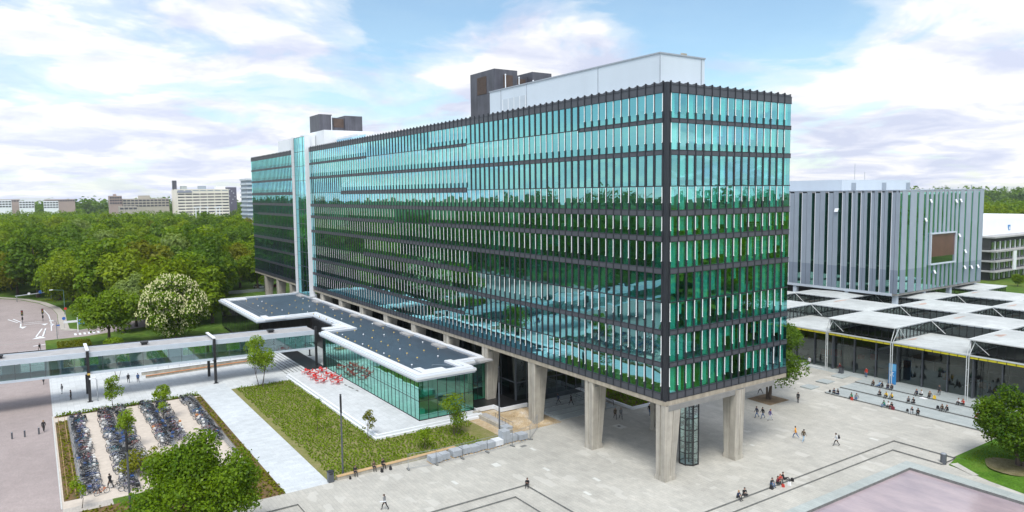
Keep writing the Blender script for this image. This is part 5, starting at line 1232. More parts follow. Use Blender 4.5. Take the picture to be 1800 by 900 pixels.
# ================================================================== BICYCLES
BCOL = {'black': (0.022, 0.022, 0.026), 'grey': (0.26, 0.27, 0.30), 'blue': (0.05, 0.14, 0.42), 'white': (0.66, 0.68, 0.68), 'red': (0.42, 0.03, 0.025), 'turquoise': (0.05, 0.36, 0.42), 'silver': (0.48, 0.52, 0.58), 'orange': (0.62, 0.16, 0.02), 'purple': (0.17, 0.11, 0.38)}
BM = {k: solid(k + '_bicycle_paint', v, 0.35, 0.08, 4.0, metal=0.2) for k, v in BCOL.items()}
M['tyre'] = solid('tyre_rubber', (0.035, 0.035, 0.038), 0.75, 0.1, 4.0); M['bag_white'] = solid('pale_crate', (0.55, 0.55, 0.53), 0.6, 0.1, 3.0)
def bike_meshes(color, extra):
    fr = MB(); P = lambda a, b, r=0.021, mi=0: fr.cyl(a, b, r, n=5, mi=mi)
    rear, frontw, bb, seat, head, bar = (0, -0.53, 0.34), (0, 0.55, 0.34), (0, -0.08, 0.29), (0, -0.23, 0.86), (0, 0.37, 0.80), (0, 0.33, 1.02)
    P(rear, bb, 0.014); P(rear, (0, -0.21, 0.78), 0.014); P(bb, seat); P((0, 0.385, 0.72), bb, 0.023); P((0, -0.19, 0.72), head, 0.019); P(frontw, head, 0.018); P(head, bar, 0.016, 1)
    for s in (-0.05, 0.05): P((s, -0.53, 0.34), (s, -0.50, 0.74), 0.008, 1)
    fr.box(-0.06, 0.06, -0.78, -0.26, 0.735, 0.755, 1)                       # carrier
    fr.cyl((-0.03, -0.08, 0.29), (0.03, -0.08, 0.29), 0.09, n=8, mi=1); fr.box(-0.15, 0.15, -0.11, -0.05, 0.27, 0.29, 1)
    for cy in (-0.53, 0.55):                                                   # mudguards
        for k in range(5):
            a0, a1 = PI * (0.15 + 0.14 * k), PI * (0.15 + 0.14 * (k + 1)); q = lambda a, w: (w, cy + 0.375 * math.cos(a), 0.34 + 0.375 * math.sin(a)); fr.quad(q(a0, -0.03), q(a0, 0.03), q(a1, 0.03), q(a1, -0.03), 0)
    if extra == 1: fr.box(-0.17, 0.17, 0.46, 0.76, 0.82, 1.04, 2)              # front crate
    if extra == 2: fr.box(-0.20, -0.07, -0.76, -0.36, 0.42, 0.74, 2); fr.box(0.07, 0.20, -0.76, -0.36, 0.42, 0.74, 2)   # panniers
    wh = MB(); wh.torus((0, 0, 0), 0.325, 0.024, 16, 5, 'x', 0)
    for k in range(6): a = PI * k / 6; wh.cyl((0, -0.31 * math.cos(a), -0.31 * math.sin(a)), (0, 0.31 * math.cos(a), 0.31 * math.sin(a)), 0.005, n=3, mi=1)
    wh.torus((0, 0, 0), 0.292, 0.016, 14, 4, 'x', 1)
    hb = MB(); hb.cyl((-0.06, 0.34, 1.03), (0.06, 0.34, 1.03), 0.014, n=5)
    for s in (-1, 1): hb.cyl((s * 0.06, 0.34, 1.03), (s * 0.27, 0.30, 1.06), 0.014, n=5); hb.cyl((s * 0.27, 0.30, 1.06), (s * 0.29, 0.12, 1.03), 0.02, n=5, mi=1)
    hb.ball((0, 0.46, 0.90), 0.05, 6)
    sd = MB(); sd.prism([(-0.09, -0.34), (0.09, -0.34), (0.07, -0.22), (0.025, -0.04), (-0.025, -0.04), (-0.07, -0.22)], 0.88, 0.94)
    return fr, wh, hb, sd
protob = {}
def proto_bike(color, extra):
    key = (color, extra)
    if key in protob: return protob[key]
    fr, wh, hb, sd = bike_meshes(color, extra)
    T = thing('bicycle', 'bicycle', 'bicycle')
    COLS = [BM[color], M['black'], {0: M['black'], 1: M['bag_white'] if color != 'orange' else M['orange_wood'], 2: BM['blue'] if color in ('grey', 'silver') else M['black']}[extra]]
    part('frame', fr, COLS, T, local=True)
    for y in (-0.53, 0.55):
        w = part('wheel', wh, [M['tyre'], M['galv']], T, local=True); w.location = (0, y, 0.34)
    part('handlebar', hb, [M['galv'], M['rubber']], T, local=True); part('saddle', sd, M['rubber'], T, local=True)
    protob[key] = T; T['_fresh'] = 1; return T
brng = random.Random(31); nb = 0; overflow = []
def place_bike(x, y, rz, color, label, group):
    global nb
    if nb >= 298: overflow.append((x, y, rz, color)); return
    nb += 1; T = proto_bike(color, brng.choice((0, 0, 1, 2)))
    tilt = brng.uniform(-0.09, 0.09)
    if T.get('_fresh'): del T['_fresh']; o = T; o.location = (x, y, 0); o.rotation_euler = (0, tilt, rz)
    else: o = dup(T, (x, y, 0), rz); o.rotation_euler = (0, tilt, rz)
    o['label'] = label; o['group'] = group
rows = [  # centre y, x range, heading, description
    (-55.7, -69.8, -35.6, PI / 2 - PI / 2, 'the rack beside the planting strip along the road'),
    (-52.1, -71.0, -34.0, PI, 'the road-side half of the second double rank'),
    (-50.0, -71.0, -35.0, 0.0, 'the far half of the second double rank'),
    (-46.1, -71.2, -36.0, PI, 'the near half of the third double rank'),
    (-44.1, -71.0, -37.0, 0.0, 'the far half of the third double rank'),
    (-39.9, -71.0, -40.0, PI, 'the rack next to the pale footpath')]
cw = [('black', 22), ('grey', 12), ('blue', 17), ('white', 15), ('red', 8), ('turquoise', 6), ('silver', 17), ('orange', 3), ('purple', 5)]
cand = []
for (yc, xa, xb, rz, desc) in rows:
    x = xa
    while x < xb:
        if brng.random() < 0.95 and not any(abs(x - tx) < 0.7 and abs(yc - ty) < 1.0 for tx, ty in ((-71.9, -50.6), (-61.2, -44.8), (-49.9, -50.7), (-38.5, -50.2))):
            cand.append((x, yc + brng.uniform(-0.34, 0.34), rz + brng.uniform(-0.26, 0.26), brng.choices([c for c, _ in cw], [w for _, w in cw])[0], desc))
        x += brng.uniform(0.36, 0.52)
def hidden(c):  # behind the big foreground tree's crown
    px, py = camview(c[0], c[1], 0.5); return ((px - 352) / 105) ** 2 + ((py - 850) / 85) ** 2 < 1
cand = [c for c in cand if not hidden(c)]
cand.sort(key=lambda c: (Vector((c[0], c[1], 0)) - CAM).length)
for (x, y, rz, col, desc) in cand: place_bike(x, y, rz, col, f'{col} bicycle parked in {desc}', f'{col} bicycles in {desc}')
if overflow:
    mb = MB()
    for (x, y, rz, col) in overflow:
        fr, wh, hb, sd = bike_meshes(col, brng.choice((0, 1, 2))); c, s = math.cos(rz), math.sin(rz); ci = list(BM).index(col)
        for src, dy, dz, mp in ((fr, 0, 0, {0: ci, 1: 9, 2: 9}), (wh, -0.53, 0.34, {0: 10, 1: 11}), (wh, 0.55, 0.34, {0: 10, 1: 11}), (hb, 0, 0, {0: 11, 1: 10}), (sd, 0, 0, {0: 10})):
            i = len(mb.v); mb.v += [(x + (vx * c - (vy + dy) * s), y + (vx * s + (vy + dy) * c), vz + dz) for vx, vy, vz in src.v]; mb.f += [tuple(i + t for t in f) for f in src.f]; mb.m += [mp[t] for t in src.m]
    struct('parked_bicycles', mb, list(BM.values()) + [M['black'], M['tyre'], M['galv']], 'stuff')
# the loose bicycles: an orange one on its stand, and the one being pushed
place = lambda x, y, rz, color, lab: (lambda o: (o.__setitem__('label', lab), o.__delitem__('group') if 'group' in o else None))(dup(proto_bike(color, 0), (x, y, 0), rz))
place(-35.0, -54.9, 0.35, 'orange', 'orange bicycle standing askew at the near end of the leftmost rank')
place(-36.1, -53.55, -0.9, 'black', 'black bicycle wheeled along the aisle by the person in dark clothes')
for T in protob.values():
    if T.get('_fresh'): del T['_fresh']; T.location = (-36.2, -54.6, 0); T['label'] = 'bicycle leaning at the near end of the leftmost rank'
# racks: a rail with hoops for each rank
for (y, xa, xb, lab) in ((-56.75, -70, -35.5, 'long galvanised cycle rack with close hoops beside the planting strip'), (-51.25, -71, -34, 'cycle rack down the middle of the second rank'), (-45.4, -71, -36, 'cycle rack down the middle of the third rank'), (-39.1, -71, -39, 'cycle rack along the edge next to the pale footpath')):
    T = thing('cycle_rack', lab, 'bicycle rack', ((xa + xb) / 2, y, 0)); mb = MB(); mb.box(xa, xb, y - 0.03, y + 0.03, 0.02, 0.08); mb.box(xa, xb, y - 0.025, y + 0.025, 0.55, 0.60); part('rail', mb, M['galv'], T)
    mb = MB(); x = xa
    while x < xb:
        mb.box(x - 0.02, x + 0.02, y - 0.24, y - 0.20, 0.02, 0.62); mb.box(x - 0.02, x + 0.02, y + 0.20, y + 0.24, 0.02, 0.62); mb.box(x - 0.02, x + 0.02, y - 0.24, y + 0.24, 0.62, 0.66); x += 0.55
    part('hoop', mb, M['galv'], T, kind='stuff')
mb = MB(); mb.box(-70, -35.3, -57.0, -56.9, 0, 0.12); mb.box(-73.35, -33.0, -58.95, -58.8, -0.05, 0.06); struct('kerb_edge', mb, M['kerb_light'])
mb = MB()
prng = random.Random(9)
for k in range(26):
    x = -69 + 1.3 * k
    for y in (-58.2, -57.4):
        if prng.random() < 0.7: mb.cyl((x, y, 0), (x, y, 1.0), 0.03, n=5)
single('tree_stakes', mb, M['wood'], 'two rows of pale timber stakes in the planting strip by the road', 'stakes', (-52, -57.8, 0))

# ================================================================== STREET FURNITURE
def lamp_column(x, y, h, label):
    T = thing('lamp_post', label, 'lamp post', (x, y, 0)); mb = MB(); mb.cyl((x, y, 0), (x, y, h), 0.12, 0.09, n=10); part('pole', mb, M['grey_metal'], T)
    mb = MB(); mb.cyl((x, y, h - 2.2), (x, y, h - 0.1), 0.125, n=10); mb.cyl((x, y, h), (x, y, h + 0.08), 0.13, n=10); part('lamp_head', mb, M['black'], T)
    mb = MB(); mb.cyl((x, y, 0), (x, y, 0.12), 0.26, n=10); part('base_plate', mb, M['grey_metal'], T)
lamp_column(-24.2, -30.1, 10.0, 'slim dark lamp post at the near corner of the planted lawn')
lamp_column(-24.0, -7.5, 10.2, 'slim dark lamp post beside the grey stone blocks')
lamp_column(-28.0, -52.7, 8.9, 'slim dark lamp post in front of the bicycle ranks')
def bin_(x, y, z, h, label):
    T = thing('litter_bin', label, 'litter bin', (x, y, z)); mb = MB(); mb.box(x - 0.32, x + 0.32, y - 0.32, y + 0.32, z, z + h); part('body', mb, M['grey_metal'], T); mb = MB(); mb.box(x - 0.36, x + 0.36, y - 0.36, y + 0.36, z + h, z + h + 0.08); part('lid', mb, M['black'], T)
    mb = MB(); mb.box(x + 0.321, x + 0.33, y - 0.2, y + 0.2, z + h - 0.3, z + h - 0.12); part('slot', mb, M['black'], T)
bin_(-23.2, -32.0, 0, 1.25, 'dark grey litter bin at the end of the long timber bench')
bin_(-15.5, 61.3, 0.6, 1.1, 'dark litter bin in front of the hall glass')
def bollard(x, y, z, h, r, label, group=None, mat='grey_metal'):
    T = thing('bollard', label, 'bollard', (x, y, z), group); mb = MB(); mb.cyl((x, y, z), (x, y, z + h), r, n=10); part('post', mb, M[mat], T); mb = MB(); mb.ball((x, y, z + h), r, 10, sz=(1, 1, 0.4)); part('cap', mb, M['galv'], T)
bollard(15.3, 33.3, -0.6, 1.5, 0.36, 'stout grey bollard where the pond steps meet the lawn')
for k, (x, y) in enumerate(((-64.7, -63.9), (-64.7, -62.4), (-64.9, -60.7))): bollard(x, y, -0.06, 0.95, 0.11, ['slim grey bollard in the road farthest from the bicycles', 'slim grey bollard in the road, middle of three', 'slim grey bollard in the road nearest the bicycles'][k], 'bollards across the road')
def bench(label, a, b, h, w, mat):
    T = thing('bench', label, 'bench', ((a[0] + b[0]) / 2, (a[1] + b[1]) / 2, 0)); A = Vector((*a, 0)); B = Vector((*b, 0)); d = (B - A); L_ = d.length; d.normalize(); n = Vector((-d.y, d.x, 0)) * w / 2; mb = MB()
    for k in range(4):
        o0 = n * (-1 + 0.5 * k + 0.04); o1 = n * (-1 + 0.5 * (k + 1) - 0.04); mb.hexa([A + o0 + Vector((0, 0, h - 0.08)), B + o0 + Vector((0, 0, h - 0.08)), B + o1 + Vector((0, 0, h - 0.08)), A + o1 + Vector((0, 0, h - 0.08)), A + o0 + Vector((0, 0, h)), B + o0 + Vector((0, 0, h)), B + o1 + Vector((0, 0, h)), A + o1 + Vector((0, 0, h))])
    part('seat', mb, mat, T); mb = MB(); o0, o1 = n * -0.8, n * 0.8; z = Vector((0, 0, h - 0.09)); mb.hexa([A + o0, B + o0, B + o1, A + o1, A + o0 + z, B + o0 + z, B + o1 + z, A + o1 + z]); part('base', mb, M['concrete'], T)
bench('long pale timber bench edging the planted lawn', (-23.3, -31.2), (-23.9, -14.6), 0.46, 0.62, M['wood'])
bench('long orange timber bench along the wall beyond the pale paving', (-91.2, -43.6), (-92.6, -21.6), 0.46, 0.55, M['orange_wood'])
T = thing('ramp_railing', 'thin grey railing on the ramp behind the orange bench', 'railing', (-95.5, -32, 0)); mb = MB(); mb.cyl((-95.2, -41, 1.05), (-96.0, -21.5, 1.25), 0.035, n=6); part('rail', mb, M['galv'], T); mb = MB()
for k in range(11): t = k / 10; mb.cyl((-95.2 - 0.8 * t, -41 + 19.5 * t, 0), (-95.2 - 0.8 * t, -41 + 19.5 * t, 1.05 + 0.2 * t), 0.03, n=5)
part('baluster', mb, M['galv'], T)
T = thing('low_wall', 'low concrete wall behind the orange bench', 'wall', (-94.0, -32, 0)); mb = MB(); mb.box(-94.2, -93.9, -44, -21.5, 0, 0.62); part('wall', mb, M['concrete'], T); mb = MB(); mb.box(-94.26, -93.84, -44.1, -21.4, 0.62, 0.70); part('coping', mb, M['white'], T)
# stone blocks on pallets along the end of the lawn
srng = random.Random(4)
stones = [(-21.6, -18.9, 1.5), (-21.7, -17.5, 1.2), (-21.9, -15.7, 1.4), (-22.0, -14.2, 1.3), (-21.8, -13.0, 1.2), (-22.0, -11.7, 1.2), (-21.8, -10.5, 1.2), (-22.0, -9.2, 1.3), (-22.2, -7.9, 1.2), (-22.3, -6.7, 1.3), (-22.1, -5.2, 1.4), (-25.9, -5.2, 1.4)]
slab_l = ['farthest-left grey stone pallet at the bench end', 'small grey stone pallet touching the leftmost one', 'third grey stone pallet from the bench', 'light grey stone pallet in the left half of the row', 'grey stone pallet midway along the row', 'grey stone pallet just right of the middle of the row', 'grey stone pallet before the white-wrapped one', 'white-wrapped stone pallet in the row', 'tall pallet of grey blocks behind the white-wrapped one', 'large grey block pallet beside the fence panel', 'last grey stone pallet at the right end of the row', 'flat grey stone pallet on the sand by the ramp']
for k, (x, y, w) in enumerate(stones):
    T = thing('stone_pallet', slab_l[k], 'stone blocks', (x, y, 0), 'stone pallets by the lawn'); h = 0.75 if k != 8 else 1.7; a = srng.uniform(-0.15, 0.15); mb = MB()
    for i in range(3):
        for j in range(2):
            for l in range(2):
                s = w / 3; mb.box(x - w / 2 + s * i + 0.01, x - w / 2 + s * (i + 1) - 0.01, y - w / 2 + w / 2 * j + 0.01, y - w / 2 + w / 2 * (j + 1) - 0.01, 0.14 + h / 2 * l + 0.005, 0.14 + h / 2 * (l + 1) - 0.005)
    part('blocks', mb, M['wrap'] if k in (7,) else M['stone'], T); mb = MB()
    for i in range(3): mb.box(x - w / 2, x + w / 2, y - w / 2 + w * 0.4 * i, y - w / 2 + w * 0.4 * i + 0.15, 0.0, 0.13)
    part('pallet', mb, M['wood'], T)
# site fence panels
fp = [(-21.2, -22.8), (-20.6, -19.2), (-20.5, -15.5), (-20.5, -11.7), (-20.5, -7.7), (-21.2, -4.3), (-24.6, -0.6)]
fl = ['between the bench and the first stone pallet', 'in front of the leftmost stone pallets', 'in front of the middle stone pallets', 'in front of the right-hand stone pallets', 'at the right end of the stone pallets', 'turning towards the concrete column']
for k in range(6):
    a, b = Vector((*fp[k], 0)), Vector((*fp[k + 1], 0)); T = thing('site_fence_panel', 'galvanised mesh fence panel ' + fl[k], 'fence panel', tuple(a), 'site fence around the works'); mb = MB()
    for q in (a, b): mb.cyl(q, q + Vector((0, 0, 2.0)), 0.03, n=6)
    for z in (0.15, 2.0): mb.cyl(a + Vector((0, 0, z)), b + Vector((0, 0, z)), 0.022, n=5)
    part('frame', mb, M['galv'], T); mb = MB(); n = 22
    for i in range(1, n): p = a.lerp(b, i / n); mb.cyl(p + Vector((0, 0, 0.15)), p + Vector((0, 0, 2.0)), 0.006, n=3, caps=False)
    for z in (0.6, 1.05, 1.5): mb.cyl(a + Vector((0, 0, z)), b + Vector((0, 0, z)), 0.006, n=3)
    part('mesh', mb, M['galv'], T); mb = MB(); d = (b - a).normalized(); nv = Vector((-d.y, d.x, 0)); mb.hexa([a - nv * .4 - d * .12, a + nv * .4 - d * .12, a + nv * .4 + d * .12, a - nv * .4 + d * .12] + [q + Vector((0, 0, 0.14)) for q in (a - nv * .4 - d * .12, a + nv * .4 - d * .12, a + nv * .4 + d * .12, a - nv * .4 + d * .12)]); part('foot', mb, M['kerb'], T)
mb = MB(); rs_ = random.Random(3); n = 22
for (cx, cy, R, H) in ((-28.2, -1.0, 2.6, 0.55), (-31.2, 1.4, 2.2, 0.8), (-26.6, 2.0, 1.6, 0.35)):
    prev = None
    for l in range(5):
        f = l / 4; ring = [(cx + R * math.cos(t) * (1 - f) * (1 + 0.15 * math.sin(3 * t + cx)), cy + R * 0.8 * math.sin(t) * (1 - f), 0.02 + H * (1 - (1 - f) ** 2) * (1 if l else 0)) for t in [2 * PI * k / n for k in range(n)]]
        if prev:
            for k in range(n): mb.quad(prev[k], prev[(k + 1) % n], ring[(k + 1) % n], ring[k])
        prev = ring
struct('sand_heap', mb, M['sand'])
T = thing('step_rail', 'curved grey handrail by the concrete ramp and sand', 'handrail', (-27.5, -3.8, 0)); mb = MB(); prev = None
for k in range(7):
    q = Vector((-31.5 + 0.8 * k, -3.4 - 0.35 * math.sin(k * 0.5), 1.05 - 0.03 * k)); mb.cyl((q.x, q.y, 0), q, 0.025, n=5)
    if prev: mb.cyl(prev, q, 0.03, n=5)
    prev = q
part('rail', mb, M['grey_metal'], T)
# terrace furniture: red chairs and tables
def chair_mesh():
    s = MB(); s.box(-0.24, 0.24, -0.23, 0.23, 0.43, 0.47); b = MB(); b.hexa([(-0.23, -0.25, 0.47), (0.23, -0.25, 0.47), (0.23, -0.21, 0.47), (-0.23, -0.21, 0.47), (-0.22, -0.34, 0.84), (0.22, -0.34, 0.84), (0.22, -0.30, 0.84), (-0.22, -0.30, 0.84)])
    legs = [MB().cyl((sx * 0.21, sy * 0.20, 0.43), (sx * 0.25, sy * 0.25, 0.0), 0.018, n=5) for sx in (-1, 1) for sy in (-1, 1)]; return s, b, legs
TABLES = [(-73.7, -18.4), (-71.2, -18.2), (-68.6, -18.5), (-73.4, -15.9), (-66.0, -18.4), (-69.0, -15.8), (-66.6, -15.6), (-63.6, -16.4)]
TL = ['at the stair end of the terrace', 'second from the terrace stair', 'in the middle of the front row', 'nearest the dark deck', 'at the near end of the front row', 'by the glass beside the dark deck', 'by the glass in the middle', 'nearest the four floor slots']
c0 = None; t0 = None; crng = random.Random(21)
for k, (x, y) in enumerate(TABLES):
    if t0 is None:
        t0 = T = thing('terrace_table', '', 'table', (x, y, 0.6), 'red tables on the terrace'); mb = MB(); mb.box(-0.42, 0.42, -0.42, 0.42, 0.72, 0.75); part('tabletop', mb, M['red'], T, local=True)
        for sx in (-1, 1):
            for sy in (-1, 1): part('leg', MB().cyl((sx * 0.36, sy * 0.36, 0), (sx * 0.36, sy * 0.36, 0.72), 0.02, n=5), M['red'], T, local=True)
    else: T = dup(t0, (x, y, 0.6), crng.uniform(-.2, .2))
    T['label'] = 'square red table ' + TL[k]
    for j in range(4):
        if j == 3 and k % 3 == 1: continue
        a = j * PI / 2 + crng.uniform(-0.25, 0.25); px, py = x + 0.78 * math.sin(a), y - 0.78 * math.cos(a)
        if c0 is None:
            c0 = C = thing('terrace_chair', '', 'chair', (px, py, 0.6), rz=a); s, b, legs = chair_mesh(); part('seat', s, M['red'], C, local=True); part('backrest', b, M['red'], C, local=True)
            for l in legs: part('leg', l, M['red'], C, local=True)
        else: C = dup(c0, (px, py, 0.6), a)
        C['label'] = 'red chair set around the table ' + TL[k]; C['group'] = 'red chairs around the table ' + TL[k]
mb = MB()
for k, (x, y) in enumerate(((-62.2, -15.6), (-60.6, -15.5), (-59.6, -15.4), (-57.6, -15.3))): mb.box(x, x + 1.0, y, y + 0.3, 0.60, 0.612)
struct('floor_slot', mb, M['kerb'])
# street lamps, lights and signs by the road
def street_lamp(x, y, h, label, dy=-2.2, col='galv'):
    T = thing('street_lamp', label, 'street lamp', (x, y, 0)); mb = MB(); mb.cyl((x, y, 0), (x, y, h), 0.10, 0.06, n=8); part('pole', mb, M[col], T); mb = MB(); mb.cyl((x, y, h), (x, y + dy, h + 0.35), 0.045, n=6); part('arm', mb, M[col], T); mb = MB(); mb.box(x - 0.2, x + 0.2, y + dy - 0.9, y + dy, h + 0.25, h + 0.45); part('lamp_head', mb, M['white'], T)
green_pole = solid('green_grey_paint', (0.10, 0.20, 0.19), 0.5); M['green_pole'] = green_pole
street_lamp(-188, -53.3, 7.2, 'tall grey-green street lamp arching over the road bend', -2.6, 'green_pole')
street_lamp(-146.5, -56.3, 4.2, 'short street lamp beside the clipped hedge', -0.5, 'galv')
street_lamp(-79.0, -52.3, 3.6, 'small pale lamp post right beside the bridge portal', -0.2, 'galv')
def traffic_light(x, y, label):
    T = thing('traffic_light', label, 'traffic light', (x, y, 0), 'traffic lights at the junction'); mb = MB(); mb.cyl((x, y, 0), (x, y, 3.4), 0.07, n=8); part('pole', mb, M['grey_metal'], T); mb = MB(); mb.box(x - 0.2, x + 0.2, y - 0.26, y + 0.26, 2.1, 3.5); mb.box(x - 0.2, x + 0.2, y - 0.2, y + 0.2, 0.9, 1.6); part('signal_head', mb, M['black'], T)
    mb = MB()
    for z, c in ((3.2, 0), (2.8, 1), (2.4, 2)): mb.cyl((x + 0.2, y, z), (x + 0.23, y, z), 0.11, n=10, mi=c)
    part('lens', mb, [M['red'], M['ochre'], M['leaf_dark']], T)
traffic_light(-178.6, -63.5, 'left traffic light on the junction island'); traffic_light(-178.8, -58.8, 'right traffic light on the junction island')
def sign_post(x, y, h, label, shape, col, r=0.35):
    T = thing('road_sign', label, 'road sign', (x, y, 0)); mb = MB(); mb.cyl((x, y, 0), (x, y, h), 0.04, n=6); part('post', mb, M['galv'], T); mb = MB()
    if shape == 'round': mb.cyl((x + 0.05, y, h - r), (x + 0.08, y, h - r), r, n=16)
    else: mb.box(x + 0.05, x + 0.09, y - r * 1.4, y + r * 1.4, h - r, h)
    part('plate', mb, col, T)
blue = solid('sign_blue', (0.03, 0.12, 0.42), 0.4, 0.03)
sign_post(-162.4, -54.3, 3.0, 'round blue road sign on a post beside the bend', 'round', blue, 0.42); sign_post(-184.5, -53.2, 2.6, 'round red and white road sign under the street lamp', 'round', M['red'], 0.38); sign_post(-152.2, -55.9, 2.6, 'small blue plate sign on a thin post by the kerb', 'plate', blue, 0.3)
sign_post(-155.0, -58.6, 1.0, 'low grey marker post at the kerb by the crossing', 'plate', M['galv'], 0.12)
T = thing('direction_sign', 'white finger post with white and blue direction boards', 'signpost', (-153.9, -51.6, 0)); x, y = -153.9, -51.6
mb = MB(); mb.cyl((x, y, 0), (x, y, 4.1), 0.11, n=8); mb.cyl((x, y, 4.1), (x, y, 4.3), 0.14, n=8); part('post', mb, M['white'], T); mb = MB(); mb.box(x + 0.12, x + 0.18, y - 3.0, y - 0.1, 2.55, 3.1); part('white_board', mb, M['white'], T); mb = MB(); mb.hexa([(x + 0.12, y + 0.1, 2.75), (x + 0.18, y + 0.1, 2.75), (x + 0.18, y + 2.6, 3.0), (x + 0.12, y + 2.6, 3.0), (x + 0.12, y + 0.1, 3.25), (x + 0.18, y + 0.1, 3.25), (x + 0.18, y + 2.6, 3.5), (x + 0.12, y + 2.6, 3.5)]); mb.box(x + 0.12, x + 0.18, y + 0.2, y + 1.9, 1.95, 2.55); part('blue_board', mb, solid('direction_blue', (0.04, 0.27, 0.55), 0.4, 0.03), T)
mb = MB()
for a, b, z in ((0.4, 1.3, 3.05), (1.5, 2.3, 3.14), (0.4, 1.5, 2.22)): mb.box(x + 0.182, x + 0.19, y + a, y + b, z, z + 0.09)
part('lettering', mb, M['white'], T)
T = thing('gantry_sign', 'slim grey height barrier with a round blue sign across the road bend', 'barrier', (-229, -61, 0)); mb = MB(); mb.cyl((-229, -65.8, 1.9), (-229, -55.2, 2.6), 0.16, n=8); part('beam', mb, M['galv'], T); mb = MB()
for y, z in ((-65.4, 1.9), (-55.8, 2.6)): mb.cyl((-229, y, 0), (-229, y, z), 0.12, n=8)
part('post', mb, M['galv'], T); mb = MB(); mb.cyl((-228.8, -58.8, 2.75), (-228.7, -58.8, 2.75), 0.55, n=16); part('sign_plate', mb, blue, T); mb = MB(); mb.cyl((-228.8, -62.0, 2.45), (-228.7, -62.0, 2.45), 0.4, n=12); part('lamp', mb, M['white'], T)
for k, (q, d) in enumerate((((345, 385), 640), ((352, 384), 660), ((365, 384), 640), ((381, 386), 620), ((387, 387), 650))):
    v = fw * 1257.6 + r2 * (q[0] - 900) - u2 * (q[1] - 442.9); v = v / v.xy.length * d; x, y = CAM.x + v.x, CAM.y + v.y; mb = MB(); mb.cyl((x, y, 0), (x, y, 25), 0.5, 0.35, n=6); mb.box(x - 0.6, x + 0.6, y - 1.6, y + 1.6, 25, 25.7)
    single('light_mast', mb, M['white'], ['tall pale light mast leftmost below the cream slab', 'tall pale light mast second from left below the cream slab', 'thickest pale light mast below the middle of the cream slab', 'pale light mast below the right part of the cream slab', 'pale light mast rightmost below the cream slab'][k], 'light mast', (x, y, 0), 'light masts below the cream slab')
# parked cars glimpsed beneath the far end of the block
def car(x, y, rz, mat, label):
    T = thing('parked_car', label, 'car', (x, y, 0), rz=rz); b = MB(); pr = [(-2.1, 0.35), (2.1, 0.35), (2.15, 0.7), (1.3, 0.9), (-1.9, 0.95), (-2.15, 0.7)]; tp = [(-1.7, 0.93), (1.15, 0.9), (0.5, 1.42), (-1.25, 1.42)]
    def ext(mb, pr, w0, mi=0):
        i = len(mb.v); n = len(pr); mb.v += [(px, -w0, pz) for px, pz in pr] + [(px, w0, pz) for px, pz in pr]; mb.f.append(tuple(range(i, i + n))); mb.f.append(tuple(reversed(range(i + n, i + 2 * n)))); mb.m += [mi, mi]
        for k in range(n): mb.f.append((i + k, i + n + k, i + n + (k + 1) % n, i + (k + 1) % n)); mb.m.append(mi)
    ext(b, pr, 0.85); part('body', b, mat, T, local=True); g = MB(); ext(g, tp, 0.76); part('windows', g, M['black'], T, local=True)
    r = MB(); r.box(-1.2, 0.45, -0.7, 0.7, 1.40, 1.46); part('roof', r, mat, T, local=True)
    for sx in (-1.3, 1.3):
        for sy in (-0.85, 0.85): w = MB(); w.cyl((sx, sy - 0.1, 0.33), (sx, sy + 0.1, 0.33), 0.33, n=12); part('wheel', w, M['rubber'], T, local=True)
    h = MB(); h.box(2.12, 2.17, -0.7, -0.4, 0.58, 0.72); h.box(2.12, 2.17, 0.4, 0.7, 0.58, 0.72); part('headlight', h, M['white'], T, local=True)
car(-210.5, 15.0, 0.3, solid('maroon_car', (0.20, 0.02, 0.03), 0.25, 0.05), 'dark red car parked beyond the far end of the glass block'); car(-213, 8.5, 0.3, solid('silver_car', (0.45, 0.47, 0.5), 0.25, 0.05), 'silver car parked beside the dark red one'); car(-206, 20.5, 1.7, M['white'], 'white car parked between the far columns')
mb = MB(); mb.cyl((-199, -1, 0), (-196, 22, 0.0), 0.02); mb = MB(); mb.box(-203.2, -203.0, -30, 8, 0, 1.1); single('garden_fence', mb, M['galv'], 'low pale fence at the edge of the wood beyond the pavilion', 'fence', (-203, -10, 0))

# ================================================================== PEOPLE
SK = solid('skin', (0.50, 0.30, 0.22), 0.6, 0.05); HAIRS = {'brown': solid('brown_hair', (0.05, 0.028, 0.015), 0.6), 'black': solid('black_hair', (0.012, 0.010, 0.010), 0.5), 'fair': solid('fair_hair', (0.28, 0.18, 0.08), 0.6), 'red': solid('ginger_hair', (0.26, 0.08, 0.025), 0.6)}
CL = {'black': (0.014, 0.014, 0.016), 'dark': (0.025, 0.026, 0.03), 'navy': (0.018, 0.028, 0.065), 'blue': (0.04, 0.11, 0.30), 'white': (0.68, 0.69, 0.70), 'orange': (0.72, 0.30, 0.015), 'brown': (0.085, 0.062, 0.038), 'grey': (0.17, 0.18, 0.19), 'red': (0.44, 0.045, 0.03), 'yellow': (0.70, 0.46, 0.03), 'green': (0.02, 0.22, 0.11), 'jeans': (0.07, 0.13, 0.25), 'lightjeans': (0.24, 0.37, 0.50), 'pale': (0.50, 0.53, 0.56), 'maroon': (0.15, 0.02, 0.03), 'lilac': (0.14, 0.12, 0.30)}
CM = {k: solid(k + '_cloth', v, 0.85, 0.12, 6.0) for k, v in CL.items()}
